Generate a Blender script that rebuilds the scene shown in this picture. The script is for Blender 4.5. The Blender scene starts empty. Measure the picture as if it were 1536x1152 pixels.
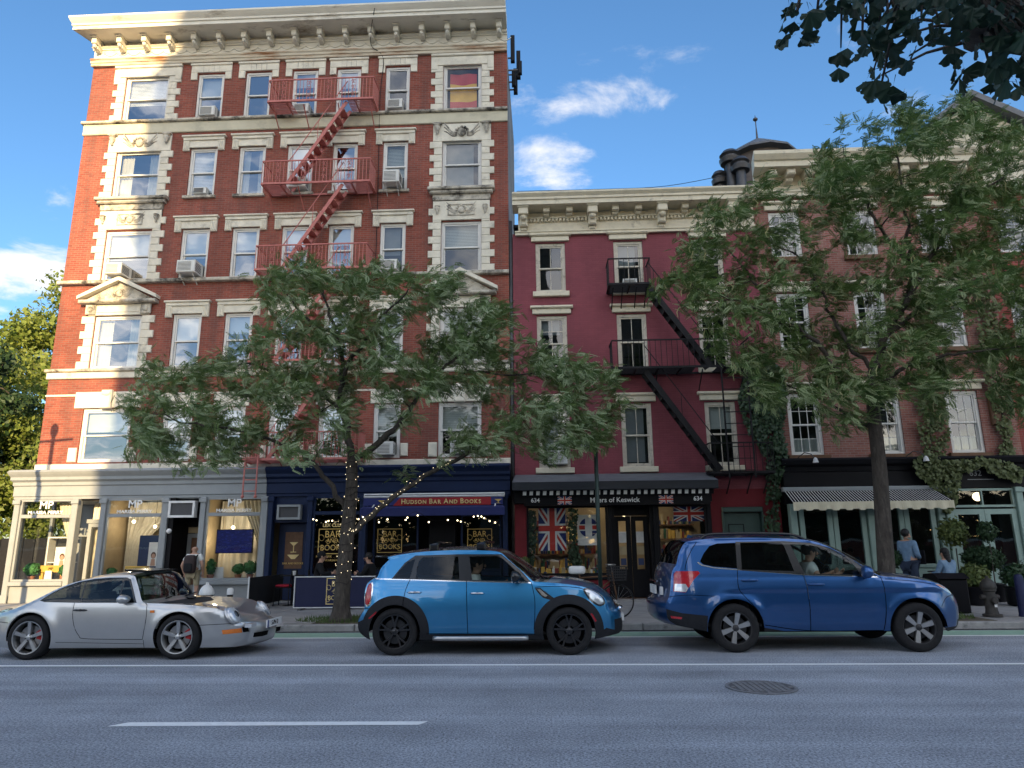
import bpy, bmesh, math, random
import numpy as np
from mathutils import Vector, Matrix
from mathutils.geometry import delaunay_2d_cdt
random.seed(7); rng = np.random.default_rng(11)
R = math.radians
scene = bpy.context.scene
C = scene.collection
# ------------------------------------------------------------------ camera
FPX, TILT, YAW, ROLL, HC = 1050.0, R(13.06), R(-2.46), R(-0.53), 1.55
def _axes():
    f = Vector((math.sin(YAW), math.cos(YAW), 0)); r = Vector((math.cos(YAW), -math.sin(YAW), 0)); u = Vector((0, 0, 1))
    f2 = f*math.cos(TILT) + u*math.sin(TILT); u2 = u*math.cos(TILT) - f*math.sin(TILT)
    return r*math.cos(ROLL) + u2*math.sin(ROLL), u2*math.cos(ROLL) - r*math.sin(ROLL), f2
AR, AU, AF = _axes()
cd = bpy.data.cameras.new('camera'); cam = bpy.data.objects.new('camera', cd); C.objects.link(cam)
cd.sensor_fit = 'HORIZONTAL'; cd.sensor_width = 36.0; cd.lens = 36.0*FPX/1536.0
cd.clip_start = 0.1; cd.clip_end = 3000
M = Matrix((AR, AU, -AF)).transposed().to_4x4(); M.translation = (0, 0, HC); cam.matrix_world = M
scene.camera = cam
def fx(px, py, Y=20.0):                 # photo pixel -> (X, Z) on the vertical plane y = Y
    d = AR*((px-768)/FPX) - AU*((py-576)/FPX) + AF; t = Y/d.y
    return d.x*t, HC + d.z*t
def fz(px, py, Z=0.0):                  # photo pixel -> (X, Y) on the level plane z = Z
    d = AR*((px-768)/FPX) - AU*((py-576)/FPX) + AF; t = (Z-HC)/d.z
    return d.x*t, d.y*t
# ------------------------------------------------------------------ light
SUN_EL = R(14.0); SUNV = Vector((0.215*math.cos(SUN_EL), -0.9766*math.cos(SUN_EL), math.sin(SUN_EL)))
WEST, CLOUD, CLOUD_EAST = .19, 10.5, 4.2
SKY_STRENGTH, SUN_STRENGTH, EXPOSURE = 0.11, 4.2, 1.4
w = bpy.data.worlds.new('World'); scene.world = w; w.use_nodes = True
nt = w.node_tree; N = nt.nodes; L = nt.links; N.clear()
def nd(t, **k):
    n = N.new(t)
    for a, b in k.items(): setattr(n, a, b)
    return n
sky = nd('ShaderNodeTexSky', sky_type='NISHITA', sun_disc=False, sun_elevation=SUN_EL, sun_rotation=R(180-12.4), air_density=1.0, dust_density=1.0, ozone_density=3.0, altitude=0)
tc = nd('ShaderNodeTexCoord'); sep = nd('ShaderNodeSeparateXYZ'); L.new(tc.outputs['Generated'], sep.inputs[0])
def mth(op, a, b=None, c=None, clamp=False):
    n = nd('ShaderNodeMath', operation=op, use_clamp=clamp)
    for i, v in enumerate((a, b, c)):
        if v is None: continue
        if isinstance(v, (int, float)): n.inputs[i].default_value = v
        else: L.new(v, n.inputs[i])
    return n.outputs[0]
zz = mth('ADD', sep.outputs['Z'], 0.12)
comb = nd('ShaderNodeCombineXYZ'); L.new(mth('DIVIDE', sep.outputs['X'], zz), comb.inputs[0]); L.new(mth('DIVIDE', sep.outputs['Y'], zz), comb.inputs[1])
def noise(scale, detail, rough, off):
    mp = nd('ShaderNodeMapping'); mp.inputs['Location'].default_value = off; L.new(comb.outputs[0], mp.inputs[0])
    n = nd('ShaderNodeTexNoise'); n.inputs['Scale'].default_value = scale; n.inputs['Detail'].default_value = detail; n.inputs['Roughness'].default_value = rough
    n.inputs['Distortion'].default_value = 0.25
    L.new(mp.outputs[0], n.inputs['Vector']); return n.outputs['Fac']
big = noise(0.9, 2, 0.5, (3.1, 1.7, 0)); fine = noise(4.2, 8, 0.62, (0.3, 5.2, 0))
def bank(px, py, rx, ry, gain):                     # a cloud bank about one direction of the sky
    d = (AR*((px-768)/FPX) - AU*((py-576)/FPX) + AF).normalized()
    u, v = d.x/(d.z+.12), d.y/(d.z+.12)
    a = mth('DIVIDE', mth('SUBTRACT', mth('DIVIDE', sep.outputs['X'], zz), u), rx); b = mth('DIVIDE', mth('SUBTRACT', mth('DIVIDE', sep.outputs['Y'], zz), v), ry)
    q = mth('ADD', mth('MULTIPLY', a, a), mth('MULTIPLY', b, b))
    return mth('MULTIPLY', mth('SUBTRACT', 1.0, q, clamp=True), mth('MULTIPLY', sep.outputs['Y'], gain, clamp=True))
bk = bank(885, 155, .17, .085, .8)
for args in ((820, 248, .20, .13, .85), (25, 420, .36, .20, .9), (800, 160, .10, .10, .5)):
    bk = mth('MAXIMUM', bk, bank(*args))
dens = mth('ADD', mth('MULTIPLY', fine, 0.75), mth('ADD', mth('MULTIPLY', big, 0.55), mth('MULTIPLY', bk, 0.26)))
west = nd('ShaderNodeMapRange', interpolation_type='SMOOTHSTEP'); L.new(sep.outputs['Y'], west.inputs[0]); west.inputs[1].default_value = .25; west.inputs[2].default_value = -.45      # clouds thickened behind the viewer to light the shaded fronts; windows mirror them
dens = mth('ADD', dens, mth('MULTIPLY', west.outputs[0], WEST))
cr = nd('ShaderNodeMapRange', interpolation_type='SMOOTHSTEP'); L.new(dens, cr.inputs[0]); cr.inputs[1].default_value = 0.765; cr.inputs[2].default_value = 0.95
up = mth('MULTIPLY', cr.outputs[0], mth('MULTIPLY', sep.outputs['Z'], 8.0, clamp=True))
hs = nd('ShaderNodeHueSaturation'); hs.inputs['Saturation'].default_value = 1.12; hs.inputs['Value'].default_value = 1.0; L.new(sky.outputs[0], hs.inputs['Color'])
mixc = nd('ShaderNodeMix', data_type='RGBA'); L.new(mth('MULTIPLY', up, 0.85), mixc.inputs[0]); L.new(hs.outputs[0], mixc.inputs[6])
cb_ = nd('ShaderNodeCombineColor'); bri = mth('ADD', CLOUD_EAST, mth('MULTIPLY', west.outputs[0], CLOUD-CLOUD_EAST))          # unseen clouds towards the sun brightened to lift the shaded fronts
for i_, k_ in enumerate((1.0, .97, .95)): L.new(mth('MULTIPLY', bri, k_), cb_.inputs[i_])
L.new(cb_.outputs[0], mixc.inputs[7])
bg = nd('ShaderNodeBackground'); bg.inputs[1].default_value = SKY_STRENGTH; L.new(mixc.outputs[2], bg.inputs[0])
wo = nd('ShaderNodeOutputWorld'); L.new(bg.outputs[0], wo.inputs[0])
sd = bpy.data.lights.new('sun', 'SUN'); sd.energy = SUN_STRENGTH; sd.angle = R(0.53); sd.color = (1.0, 0.72, 0.38)
so = bpy.data.objects.new('sun', sd); C.objects.link(so); so.rotation_euler = (-SUNV).to_track_quat('-Z', 'Y').to_euler(); so.location = (0, -30, 40)
vs = scene.view_settings; vs.view_transform = 'Standard'; vs.look = 'None'; vs.gamma = 1; vs.use_curve_mapping = False; vs.exposure = EXPOSURE
scene.cycles.max_bounces = 6; scene.cycles.diffuse_bounces = 3; scene.cycles.glossy_bounces = 4; scene.cycles.transparent_max_bounces = 16; scene.cycles.transmission_bounces = 4
scene.cycles.caustics_reflective = False; scene.cycles.caustics_refractive = False
# ------------------------------------------------------------------ materials
MATS = {}
def mat(name, col=(.5, .5, .5), rough=.6, metal=0.0, var=.12, vscale=3.0, bump=0.0, bscale=60.0, spec=.4, coat=0.0, emit=None, emit_s=1.0, dirt=None, dscale=1.2, dlo=.55, dhi=.75, stretch=(1, 1, 1)):
    """Principled surface whose colour wanders with noise; dirt = a second colour in patches."""
    if name in MATS: return MATS[name]
    m = bpy.data.materials.new(name); m.use_nodes = True; t = m.node_tree; n = t.nodes; l = t.links
    p = n['Principled BSDF']; p.inputs['Roughness'].default_value = rough; p.inputs['Metallic'].default_value = metal
    p.inputs['Specular IOR Level'].default_value = spec
    if coat: p.inputs['Coat Weight'].default_value = coat; p.inputs['Coat Roughness'].default_value = .04
    if emit: p.inputs['Emission Color'].default_value = (*emit, 1); p.inputs['Emission Strength'].default_value = emit_s
    tcn = n.new('ShaderNodeTexCoord'); mp = n.new('ShaderNodeMapping'); mp.inputs['Scale'].default_value = stretch; l.new(tcn.outputs['Object'], mp.inputs[0])
    last = None
    if var:
        nz = n.new('ShaderNodeTexNoise'); nz.inputs['Scale'].default_value = vscale; nz.inputs['Detail'].default_value = 6; nz.inputs['Roughness'].default_value = .65; l.new(mp.outputs[0], nz.inputs['Vector'])
        mr = n.new('ShaderNodeMapRange'); mr.inputs[1].default_value = .3; mr.inputs[2].default_value = .7; mr.inputs[3].default_value = 1-var; mr.inputs[4].default_value = 1+var; l.new(nz.outputs['Fac'], mr.inputs[0])
        mx = n.new('ShaderNodeMix'); mx.data_type = 'RGBA'; mx.blend_type = 'MULTIPLY'; mx.inputs[0].default_value = 1; mx.inputs[6].default_value = (*col, 1); l.new(mr.outputs[0], mx.inputs[7]); last = mx.outputs[2]
    if dirt:
        nz2 = n.new('ShaderNodeTexNoise'); nz2.inputs['Scale'].default_value = dscale; nz2.inputs['Detail'].default_value = 8; nz2.inputs['Roughness'].default_value = .7; l.new(mp.outputs[0], nz2.inputs['Vector'])
        r2 = n.new('ShaderNodeMapRange'); r2.inputs[1].default_value = dlo; r2.inputs[2].default_value = dhi; l.new(nz2.outputs['Fac'], r2.inputs[0])
        m2 = n.new('ShaderNodeMix'); m2.data_type = 'RGBA'; l.new(r2.outputs[0], m2.inputs[0]); m2.inputs[7].default_value = (*dirt, 1)
        if last: l.new(last, m2.inputs[6])
        else: m2.inputs[6].default_value = (*col, 1)
        last = m2.outputs[2]
    if last: l.new(last, p.inputs['Base Color'])
    else: p.inputs['Base Color'].default_value = (*col, 1)
    if bump:
        nb = n.new('ShaderNodeTexNoise'); nb.inputs['Scale'].default_value = bscale; nb.inputs['Detail'].default_value = 4; l.new(mp.outputs[0], nb.inputs['Vector'])
        bn = n.new('ShaderNodeBump'); bn.inputs['Strength'].default_value = bump; bn.inputs['Distance'].default_value = .02; l.new(nb.outputs['Fac'], bn.inputs['Height']); l.new(bn.outputs[0], p.inputs['Normal'])
    MATS[name] = m; return m
def brick_mat(name, c1, c2, mortar, bw=.205, bh=.0675, msize=.008, soot=(.05, .04, .04), soot_amt=.35, rough=.85, bump=.5, tint=None):
    m = bpy.data.materials.new(name); m.use_nodes = True; t = m.node_tree; n = t.nodes; l = t.links; p = n['Principled BSDF']; p.inputs['Roughness'].default_value = rough; p.inputs['Specular IOR Level'].default_value = .25
    tcn = n.new('ShaderNodeTexCoord'); s = n.new('ShaderNodeSeparateXYZ'); l.new(tcn.outputs['Object'], s.inputs[0]); c = n.new('ShaderNodeCombineXYZ')
    ad = n.new('ShaderNodeMath'); ad.operation = 'ADD'; l.new(s.outputs['X'], ad.inputs[0]); l.new(s.outputs['Y'], ad.inputs[1]); l.new(ad.outputs[0], c.inputs[0]); l.new(s.outputs['Z'], c.inputs[1])
    b = n.new('ShaderNodeTexBrick'); b.inputs['Scale'].default_value = 1; b.inputs['Brick Width'].default_value = bw; b.inputs['Row Height'].default_value = bh; b.inputs['Mortar Size'].default_value = msize; b.inputs['Mortar Smooth'].default_value = .3
    b.inputs['Color1'].default_value = (*c1, 1); b.inputs['Color2'].default_value = (*c2, 1); b.inputs['Mortar'].default_value = (*mortar, 1); b.inputs['Bias'].default_value = -.1; l.new(c.outputs[0], b.inputs['Vector'])
    nz = n.new('ShaderNodeTexNoise'); nz.inputs['Scale'].default_value = .9; nz.inputs['Detail'].default_value = 9; nz.inputs['Roughness'].default_value = .72; l.new(c.outputs[0], nz.inputs['Vector'])
    mp = n.new('ShaderNodeMapping'); mp.inputs['Scale'].default_value = (2.2, .22, 1); l.new(c.outputs[0], mp.inputs[0]); n3 = n.new('ShaderNodeTexNoise'); n3.inputs['Scale'].default_value = 1.3; n3.inputs['Detail'].default_value = 6; l.new(mp.outputs[0], n3.inputs['Vector'])
    ml = n.new('ShaderNodeMath'); ml.operation = 'MULTIPLY_ADD'; l.new(nz.outputs['Fac'], ml.inputs[0]); ml.inputs[1].default_value = .6; l.new(n3.outputs['Fac'], ml.inputs[2])
    mr = n.new('ShaderNodeMapRange'); mr.inputs[1].default_value = .72; mr.inputs[2].default_value = 1.05; mr.inputs[4].default_value = soot_amt; l.new(ml.outputs[0], mr.inputs[0])
    mx = n.new('ShaderNodeMix'); mx.data_type = 'RGBA'; l.new(mr.outputs[0], mx.inputs[0]); l.new(b.outputs['Color'], mx.inputs[6]); mx.inputs[7].default_value = (*soot, 1)
    n4 = n.new('ShaderNodeTexNoise'); n4.inputs['Scale'].default_value = .45; n4.inputs['Detail'].default_value = 5; l.new(c.outputs[0], n4.inputs['Vector']); r4 = n.new('ShaderNodeMapRange'); r4.inputs[1].default_value = .3; r4.inputs[2].default_value = .7; r4.inputs[3].default_value = .8; r4.inputs[4].default_value = 1.2; l.new(n4.outputs['Fac'], r4.inputs[0])
    m5 = n.new('ShaderNodeMix'); m5.data_type = 'RGBA'; m5.blend_type = 'MULTIPLY'; m5.inputs[0].default_value = 1; l.new(mx.outputs[2], m5.inputs[6]); l.new(r4.outputs[0], m5.inputs[7]); l.new(m5.outputs[2], p.inputs['Base Color'])
    nb = n.new('ShaderNodeTexNoise'); nb.inputs['Scale'].default_value = 45; l.new(tcn.outputs['Object'], nb.inputs['Vector'])
    hh = n.new('ShaderNodeMath'); hh.operation = 'MULTIPLY_ADD'; l.new(nb.outputs['Fac'], hh.inputs[0]); hh.inputs[1].default_value = .5
    inv = n.new('ShaderNodeMath'); inv.operation = 'SUBTRACT'; inv.inputs[0].default_value = 1; l.new(b.outputs['Fac'], inv.inputs[1]); l.new(inv.outputs[0], hh.inputs[2])
    bn = n.new('ShaderNodeBump'); bn.inputs['Strength'].default_value = bump; bn.inputs['Distance'].default_value = .012; l.new(hh.outputs[0], bn.inputs['Height']); l.new(bn.outputs[0], p.inputs['Normal'])
    MATS[name] = m; return m
def glass_mat(name, tint=(.8, .85, .85), refl=.3, rough=.015, wav=.0, base=.08):
    """Pane: tinted see-through plus a mirror reflection that grows at grazing angles."""
    m = bpy.data.materials.new(name); m.use_nodes = True; t = m.node_tree; n = t.nodes; l = t.links; n.clear()
    o = n.new('ShaderNodeOutputMaterial'); tr = n.new('ShaderNodeBsdfTransparent'); tr.inputs[0].default_value = (*tint, 1); g = n.new('ShaderNodeBsdfGlossy'); g.inputs['Roughness'].default_value = rough; g.inputs[0].default_value = (.95, .97, 1, 1)
    lw = n.new('ShaderNodeLayerWeight'); lw.inputs[0].default_value = .3; mr = n.new('ShaderNodeMapRange'); mr.inputs[3].default_value = base; mr.inputs[4].default_value = min(1, base+refl*2); l.new(lw.outputs['Facing'], mr.inputs[0])
    mx = n.new('ShaderNodeMixShader'); l.new(mr.outputs[0], mx.inputs[0]); l.new(tr.outputs[0], mx.inputs[1]); l.new(g.outputs[0], mx.inputs[2]); l.new(mx.outputs[0], o.inputs[0])
    if wav:
        tcn = n.new('ShaderNodeTexCoord'); nb = n.new('ShaderNodeTexNoise'); nb.inputs['Scale'].default_value = 1.7; nb.inputs['Detail'].default_value = 1; l.new(tcn.outputs['Object'], nb.inputs['Vector']); bn = n.new('ShaderNodeBump'); bn.inputs['Strength'].default_value = wav; bn.inputs['Distance'].default_value = .05; l.new(nb.outputs['Fac'], bn.inputs['Height']); l.new(bn.outputs[0], g.inputs['Normal'])
    MATS[name] = m; return m
# ------------------------------------------------------------------ mesh helpers
class MB:
    def __init__(s): s.v = []; s.f = []; s.m = []; s.cur = 0
    def add(s, vs, fs):
        o = len(s.v); s.v += [tuple(v) for v in vs]; s.f += [tuple(i+o for i in f) for f in fs]; s.m += [s.cur]*len(fs); return s
    def box(s, x0, x1, y0, y1, z0, z1):
        return s.add([(x, y, z) for z in (z0, z1) for y in (y0, y1) for x in (x0, x1)], [(0, 2, 3, 1), (4, 5, 7, 6), (0, 1, 5, 4), (2, 6, 7, 3), (0, 4, 6, 2), (1, 3, 7, 5)])
    def cbox(s, c, d): return s.box(c[0]-d[0]/2, c[0]+d[0]/2, c[1]-d[1]/2, c[1]+d[1]/2, c[2]-d[2]/2, c[2]+d[2]/2)
    def bbox(s, x0, x1, y0, y1, z0, z1, b=.01):      # box with a chamfered front (-y) face
        vs = [(x0, y1, z0), (x1, y1, z0), (x1, y1, z1), (x0, y1, z1), (x0, y0+b, z0), (x1, y0+b, z0), (x1, y0+b, z1), (x0, y0+b, z1), (x0+b, y0, z0+b), (x1-b, y0, z0+b), (x1-b, y0, z1-b), (x0+b, y0, z1-b)]
        return s.add(vs, [(0, 3, 2, 1), (8, 9, 10, 11), (0, 1, 5, 4), (1, 2, 6, 5), (2, 3, 7, 6), (3, 0, 4, 7), (4, 5, 9, 8), (5, 6, 10, 9), (6, 7, 11, 10), (7, 4, 8, 11)])
    def bar(s, a, b, w, d=None):                       # square bar from a to b
        a = Vector(a); b = Vector(b); t = (b-a).normalized(); q = Vector((0, 0, 1)) if abs(t.z) < .9 else Vector((0, 1, 0)); u = t.cross(q).normalized(); v = t.cross(u); d = d or w
        vs = [p + u*i*w/2 + v*j*d/2 for p in (a, b) for i, j in ((-1, -1), (1, -1), (1, 1), (-1, 1))]
        return s.add(vs, [(3, 2, 1, 0), (4, 5, 6, 7), (0, 1, 5, 4), (1, 2, 6, 5), (2, 3, 7, 6), (3, 0, 4, 7)])
    def tube(s, pts, r, n=6, cap=True):
        pts = [Vector(p) for p in pts]; rs = r if isinstance(r, (list, tuple)) else [r]*len(pts); o = []; pu = None
        for i, p in enumerate(pts):
            t = (pts[min(i+1, len(pts)-1)] - pts[max(i-1, 0)])
            t = t.normalized() if t.length > 1e-9 else Vector((0, 0, 1))
            if pu is None: pu = t.orthogonal().normalized()
            u = (pu - t*pu.dot(t)); u = u.normalized() if u.length > 1e-6 else t.orthogonal().normalized(); pu = u; v = t.cross(u)
            o += [p + (u*math.cos(2*math.pi*k/n) + v*math.sin(2*math.pi*k/n))*rs[i] for k in range(n)]
        fs = [(i*n+k, i*n+(k+1) % n, (i+1)*n+(k+1) % n, (i+1)*n+k) for i in range(len(pts)-1) for k in range(n)]
        if cap: fs += [tuple(range(n-1, -1, -1)), tuple((len(pts)-1)*n+k for k in range(n))]
        return s.add(o, fs)
    def lathe(s, prof, n=16, c=(0, 0, 0), axis='z', a0=0, a1=2*math.pi):
        full = abs(a1-a0-2*math.pi) < 1e-6; m = n if full else n+1; o = []
        for r, h in prof:
            for k in range(m):
                a = a0+(a1-a0)*k/n; x, y = r*math.cos(a), r*math.sin(a)
                o.append({'z': (c[0]+x, c[1]+y, c[2]+h), 'y': (c[0]+x, c[1]+h, c[2]+y), 'x': (c[0]+h, c[1]+x, c[2]+y)}[axis])
        fs = []
        for i in range(len(prof)-1):
            for k in range(n):
                k2 = (k+1) % m
                fs.append((i*m+k, i*m+k2, (i+1)*m+k2, (i+1)*m+k))
        if axis == 'y': fs = [f[::-1] for f in fs]
        return s.add(o, fs)
    def prism(s, poly, a, b, plane='xz'):               # polygon in a plane, extruded from a to b along the third axis
        k = len(poly); f = {'xz': lambda p, q: (p[0], q, p[1]), 'yz': lambda p, q: (q, p[0], p[1]), 'xy': lambda p, q: (p[0], p[1], q)}[plane]
        vs = [f(p, a) for p in poly] + [f(p, b) for p in poly]
        return s.add(vs, [tuple(range(k)), tuple(range(2*k-1, k-1, -1))] + [((i+1) % k, i, k+i, k+(i+1) % k) for i in range(k)])
    def sph(s, c, r, n=10, m=7, sq=(1, 1, 1)):
        return s.lathe([(r*math.sin(math.pi*i/m)+1e-5, -r*math.cos(math.pi*i/m)) for i in range(m+1)], n) if False else s._sph(c, r, n, m, sq)
    def _sph(s, c, r, n, m, sq):
        vs = [(c[0]+sq[0]*r*math.sin(math.pi*i/m)*math.cos(2*math.pi*k/n), c[1]+sq[1]*r*math.sin(math.pi*i/m)*math.sin(2*math.pi*k/n), c[2]-sq[2]*r*math.cos(math.pi*i/m)) for i in range(m+1) for k in range(n)]
        return s.add(vs, [(i*n+k, i*n+(k+1) % n, (i+1)*n+(k+1) % n, (i+1)*n+k) for i in range(m) for k in range(n)])
    def mesh(s, name, mats, smooth=False, fix=True):
        me = bpy.data.meshes.new(name); me.from_pydata(s.v, [], s.f)
        for m in (mats if isinstance(mats, (list, tuple)) else [mats]): me.materials.append(MATS[m] if isinstance(m, str) else m)
        if any(s.m): me.polygons.foreach_set('material_index', s.m)
        if fix:
            bm = bmesh.new(); bm.from_mesh(me); bmesh.ops.recalc_face_normals(bm, faces=bm.faces); bm.to_mesh(me); bm.free()
        if smooth is True: me.polygons.foreach_set('use_smooth', [True]*len(me.polygons))
        elif smooth:
            me.polygons.foreach_set('use_smooth', [True]*len(me.polygons)); me.set_sharp_from_angle(angle=R(smooth))
        me.update(); return me
INV = {}
def tag(o, label=None, cat=None, group=None, kind=None):
    for k, v in (('label', label), ('category', cat), ('group', group), ('kind', kind)):
        if v: o[k] = v
    return o
def root(name, loc, label, cat, group=None, rz=0.0, local=False, kind=None):
    o = bpy.data.objects.new(name, None); C.objects.link(o); o.location = loc; o.rotation_euler = (0, 0, rz); o.empty_display_size = .2
    if not local: INV[o.name] = Matrix.Translation(-Vector(loc))
    return tag(o, label, cat, group, kind)
def place(me, name, parent=None):
    o = bpy.data.objects.new(name, me); C.objects.link(o)
    if parent is not None:
        o.parent = parent
        if parent.name in INV: o.matrix_parent_inverse = INV[parent.name]
    return o
def put(mb, name, mats, parent=None, smooth=False, fix=True): return place(mb.mesh(name, mats, smooth, fix), name, parent)
def B(name, m, parent, *dims): return put(MB().box(*dims), name, m, parent)
def copy_tree(o, parent=None):
    c = o.copy(); C.objects.link(c)
    if parent is not None: c.parent = parent
    for ch in [x for x in KIDS.get(o.name, [])]: copy_tree(ch, c)
    return c
KIDS = {}
def holes(x0, x1, z0, z1, ops, y, depth, mb=None):
    """Wall sheet on y with rectangular openings and their reveals."""
    mb = mb or MB(); xs = sorted({x0, x1, *[a for o in ops for a in o[:2]]}); zs = sorted({z0, z1, *[a for o in ops for a in o[2:4]]})
    for i in range(len(xs)-1):
        for j in range(len(zs)-1):
            cx, cz = (xs[i]+xs[i+1])/2, (zs[j]+zs[j+1])/2
            if any(o[0] < cx < o[1] and o[2] < cz < o[3] for o in ops): continue
            mb.add([(xs[i], y, zs[j]), (xs[i+1], y, zs[j]), (xs[i+1], y, zs[j+1]), (xs[i], y, zs[j+1])], [(0, 1, 2, 3)])
    for a, b, c, d in ops:
        q = y+depth
        mb.add([(a, y, c), (a, q, c), (a, q, d), (a, y, d)], [(0, 1, 2, 3)]); mb.add([(b, y, c), (b, y, d), (b, q, d), (b, q, c)], [(0, 1, 2, 3)])
        mb.add([(a, y, d), (a, q, d), (b, q, d), (b, y, d)], [(0, 1, 2, 3)]); mb.add([(a, y, c), (b, y, c), (b, q, c), (a, q, c)], [(0, 1, 2, 3)])
    return mb
def ring(mb, x0, x1, z0, z1, t, y0, y1, tb=None):      # rectangular frame of four butted bars
    tb = tb or t
    mb.box(x0, x0+t, y0, y1, z0, z1); mb.box(x1-t, x1, y0, y1, z0, z1); mb.box(x0+t, x1-t, y0, y1, z1-t, z1); mb.box(x0+t, x1-t, y0, y1, z0, z0+tb); return mb
def text(s, name, m, parent, x, y, z, size, align='CENTER', extrude=.004, bold=0.0, sx=1.0, shear=0.0, rot=None):
    c = bpy.data.curves.new('letters', 'FONT'); c.body = s; c.size = size; c.align_x = align; c.align_y = 'CENTER'; c.extrude = extrude; c.offset = bold; c.shear = shear; c.resolution_u = 3
    o = bpy.data.objects.new('letters', c); C.objects.link(o); dg = bpy.context.evaluated_depsgraph_get(); dg.update(); me = bpy.data.meshes.new_from_object(o.evaluated_get(dg)); bpy.data.objects.remove(o); bpy.data.curves.remove(c)
    me.transform(Matrix.Translation((x, y, z)) @ (rot or Matrix.Identity(4)) @ Matrix.Rotation(R(90), 4, 'X') @ Matrix.Diagonal((sx, 1, 1, 1)))
    me.materials.clear(); me.materials.append(MATS[m]); return place(me, name, parent)
# ------------------------------------------------------------------ palette
mat('asphalt', (.31, .33, .365), .8, var=.2, vscale=.7, bump=.55, bscale=240, spec=.35)
mat('asphalt_tar', (.045, .047, .052), .6, var=.2)
def asphalt_detail():                                   # light and dark aggregate, worn wheel tracks
    m = MATS['asphalt']; n = m.node_tree.nodes; l = m.node_tree.links; p = n['Principled BSDF']; old = p.inputs['Base Color'].links[0].from_socket
    t = n.new('ShaderNodeTexCoord'); v = n.new('ShaderNodeTexNoise'); v.inputs['Scale'].default_value = 48; v.inputs['Detail'].default_value = 3; v.inputs['Roughness'].default_value = .8; l.new(t.outputs['Object'], v.inputs['Vector'])
    r = n.new('ShaderNodeMapRange'); r.inputs[1].default_value = .3; r.inputs[2].default_value = .72; r.inputs[3].default_value = .1; r.inputs[4].default_value = 2.2; l.new(v.outputs['Fac'], r.inputs[0])
    m1 = n.new('ShaderNodeMix'); m1.data_type = 'RGBA'; m1.blend_type = 'MULTIPLY'; m1.inputs[0].default_value = 1; l.new(old, m1.inputs[6]); l.new(r.outputs[0], m1.inputs[7])
    mp = n.new('ShaderNodeMapping'); mp.inputs['Scale'].default_value = (.06, 1.1, 1); l.new(t.outputs['Object'], mp.inputs[0]); v2 = n.new('ShaderNodeTexNoise'); v2.inputs['Scale'].default_value = 1.6; v2.inputs['Detail'].default_value = 5; l.new(mp.outputs[0], v2.inputs['Vector'])
    r2 = n.new('ShaderNodeMapRange'); r2.inputs[1].default_value = .35; r2.inputs[2].default_value = .68; r2.inputs[3].default_value = .78; r2.inputs[4].default_value = 1.14; l.new(v2.outputs['Fac'], r2.inputs[0])
    m2 = n.new('ShaderNodeMix'); m2.data_type = 'RGBA'; m2.blend_type = 'MULTIPLY'; m2.inputs[0].default_value = 1; l.new(m1.outputs[2], m2.inputs[6]); l.new(r2.outputs[0], m2.inputs[7]); l.new(m2.outputs[2], p.inputs['Base Color'])
asphalt_detail()
mat('road_paint', (.85, .86, .85), .6, var=.08, vscale=14, dirt=(.4, .4, .41), dscale=9, dlo=.62, dhi=.85)
mat('green_paint', (.27, .42, .32), .7, var=.15, vscale=6, dirt=(.2, .25, .22), dscale=5, dlo=.58, dhi=.8)
mat('slab', (.33, .32, .31), .85, var=.18, vscale=2.0, bump=.25, bscale=90, dirt=(.17, .165, .16), dscale=1.4, dlo=.52, dhi=.8)
mat('kerb_stone', (.30, .29, .28), .85, var=.2, vscale=5, bump=.4, bscale=60, dirt=(.12, .12, .12), dscale=4)
mat('earth', (.10, .085, .06), .95, var=.3, vscale=8, bump=.8, bscale=30)
mat('iron', (.15, .145, .145), .55, .6, var=.25, vscale=12, bump=.3, bscale=70)
mat('black_paint', (.010, .010, .012), .5, var=.2, vscale=9, spec=.2)
mat('black_iron', (.012, .012, .014), .6, 0, var=.3, vscale=9, bump=.2, spec=.25)
mat('salmon_iron', (.50, .165, .14), .55, var=.22, vscale=5, dirt=(.13, .05, .045), dscale=3, dlo=.6, dhi=.85)
brick_mat('brick_main', (.30, .082, .055), (.205, .052, .037), (.23, .15, .12), msize=.007, soot=(.085, .055, .05), soot_amt=.5)
brick_mat('brick_painted', (.225, .055, .07), (.20, .048, .062), (.185, .045, .058), msize=.006, soot=(.12, .03, .04), soot_amt=.4, rough=.6, bump=.45)
brick_mat('brick_right', (.30, .12, .095), (.22, .075, .06), (.27, .21, .18), msize=.008, soot=(.36, .27, .22), soot_amt=.32)
brick_mat('brick_side', (.33, .31, .29), (.27, .255, .245), (.28, .27, .26), msize=.007, soot=(.12, .115, .11), soot_amt=.6)
brick_mat('brick_red', (.30, .07, .055), (.24, .05, .045), (.22, .12, .1), msize=.007)
mat('limestone', (.70, .655, .54), .85, var=.16, vscale=2.5, bump=.3, bscale=50, dirt=(.2, .18, .15), dscale=1.7, dlo=.56, dhi=.82)
mat('limestone_grimy', (.52, .48, .4), .9, var=.25, vscale=4, bump=.4, bscale=40, dirt=(.055, .05, .045), dscale=2.4, dlo=.46, dhi=.64)
mat('band_paint', (.55, .51, .38), .75, var=.12, vscale=1.5, dirt=(.2, .19, .15), dscale=1.1, dlo=.55, dhi=.85)
mat('cornice_paint', (.72, .685, .58), .65, var=.1, vscale=2, dirt=(.22, .17, .11), dscale=1.5, dlo=.56, dhi=.74, stretch=(.5, 1, 2.2))
mat('cornice_rust', (.56, .50, .38), .7, var=.15, vscale=3, dirt=(.26, .12, .045), dscale=1.3, dlo=.47, dhi=.62, stretch=(.45, 1, 3))
mat('cream_trim', (.66, .60, .46), .6, var=.1, vscale=4, dirt=(.2, .17, .13), dscale=3, dlo=.58, dhi=.78)
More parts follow.
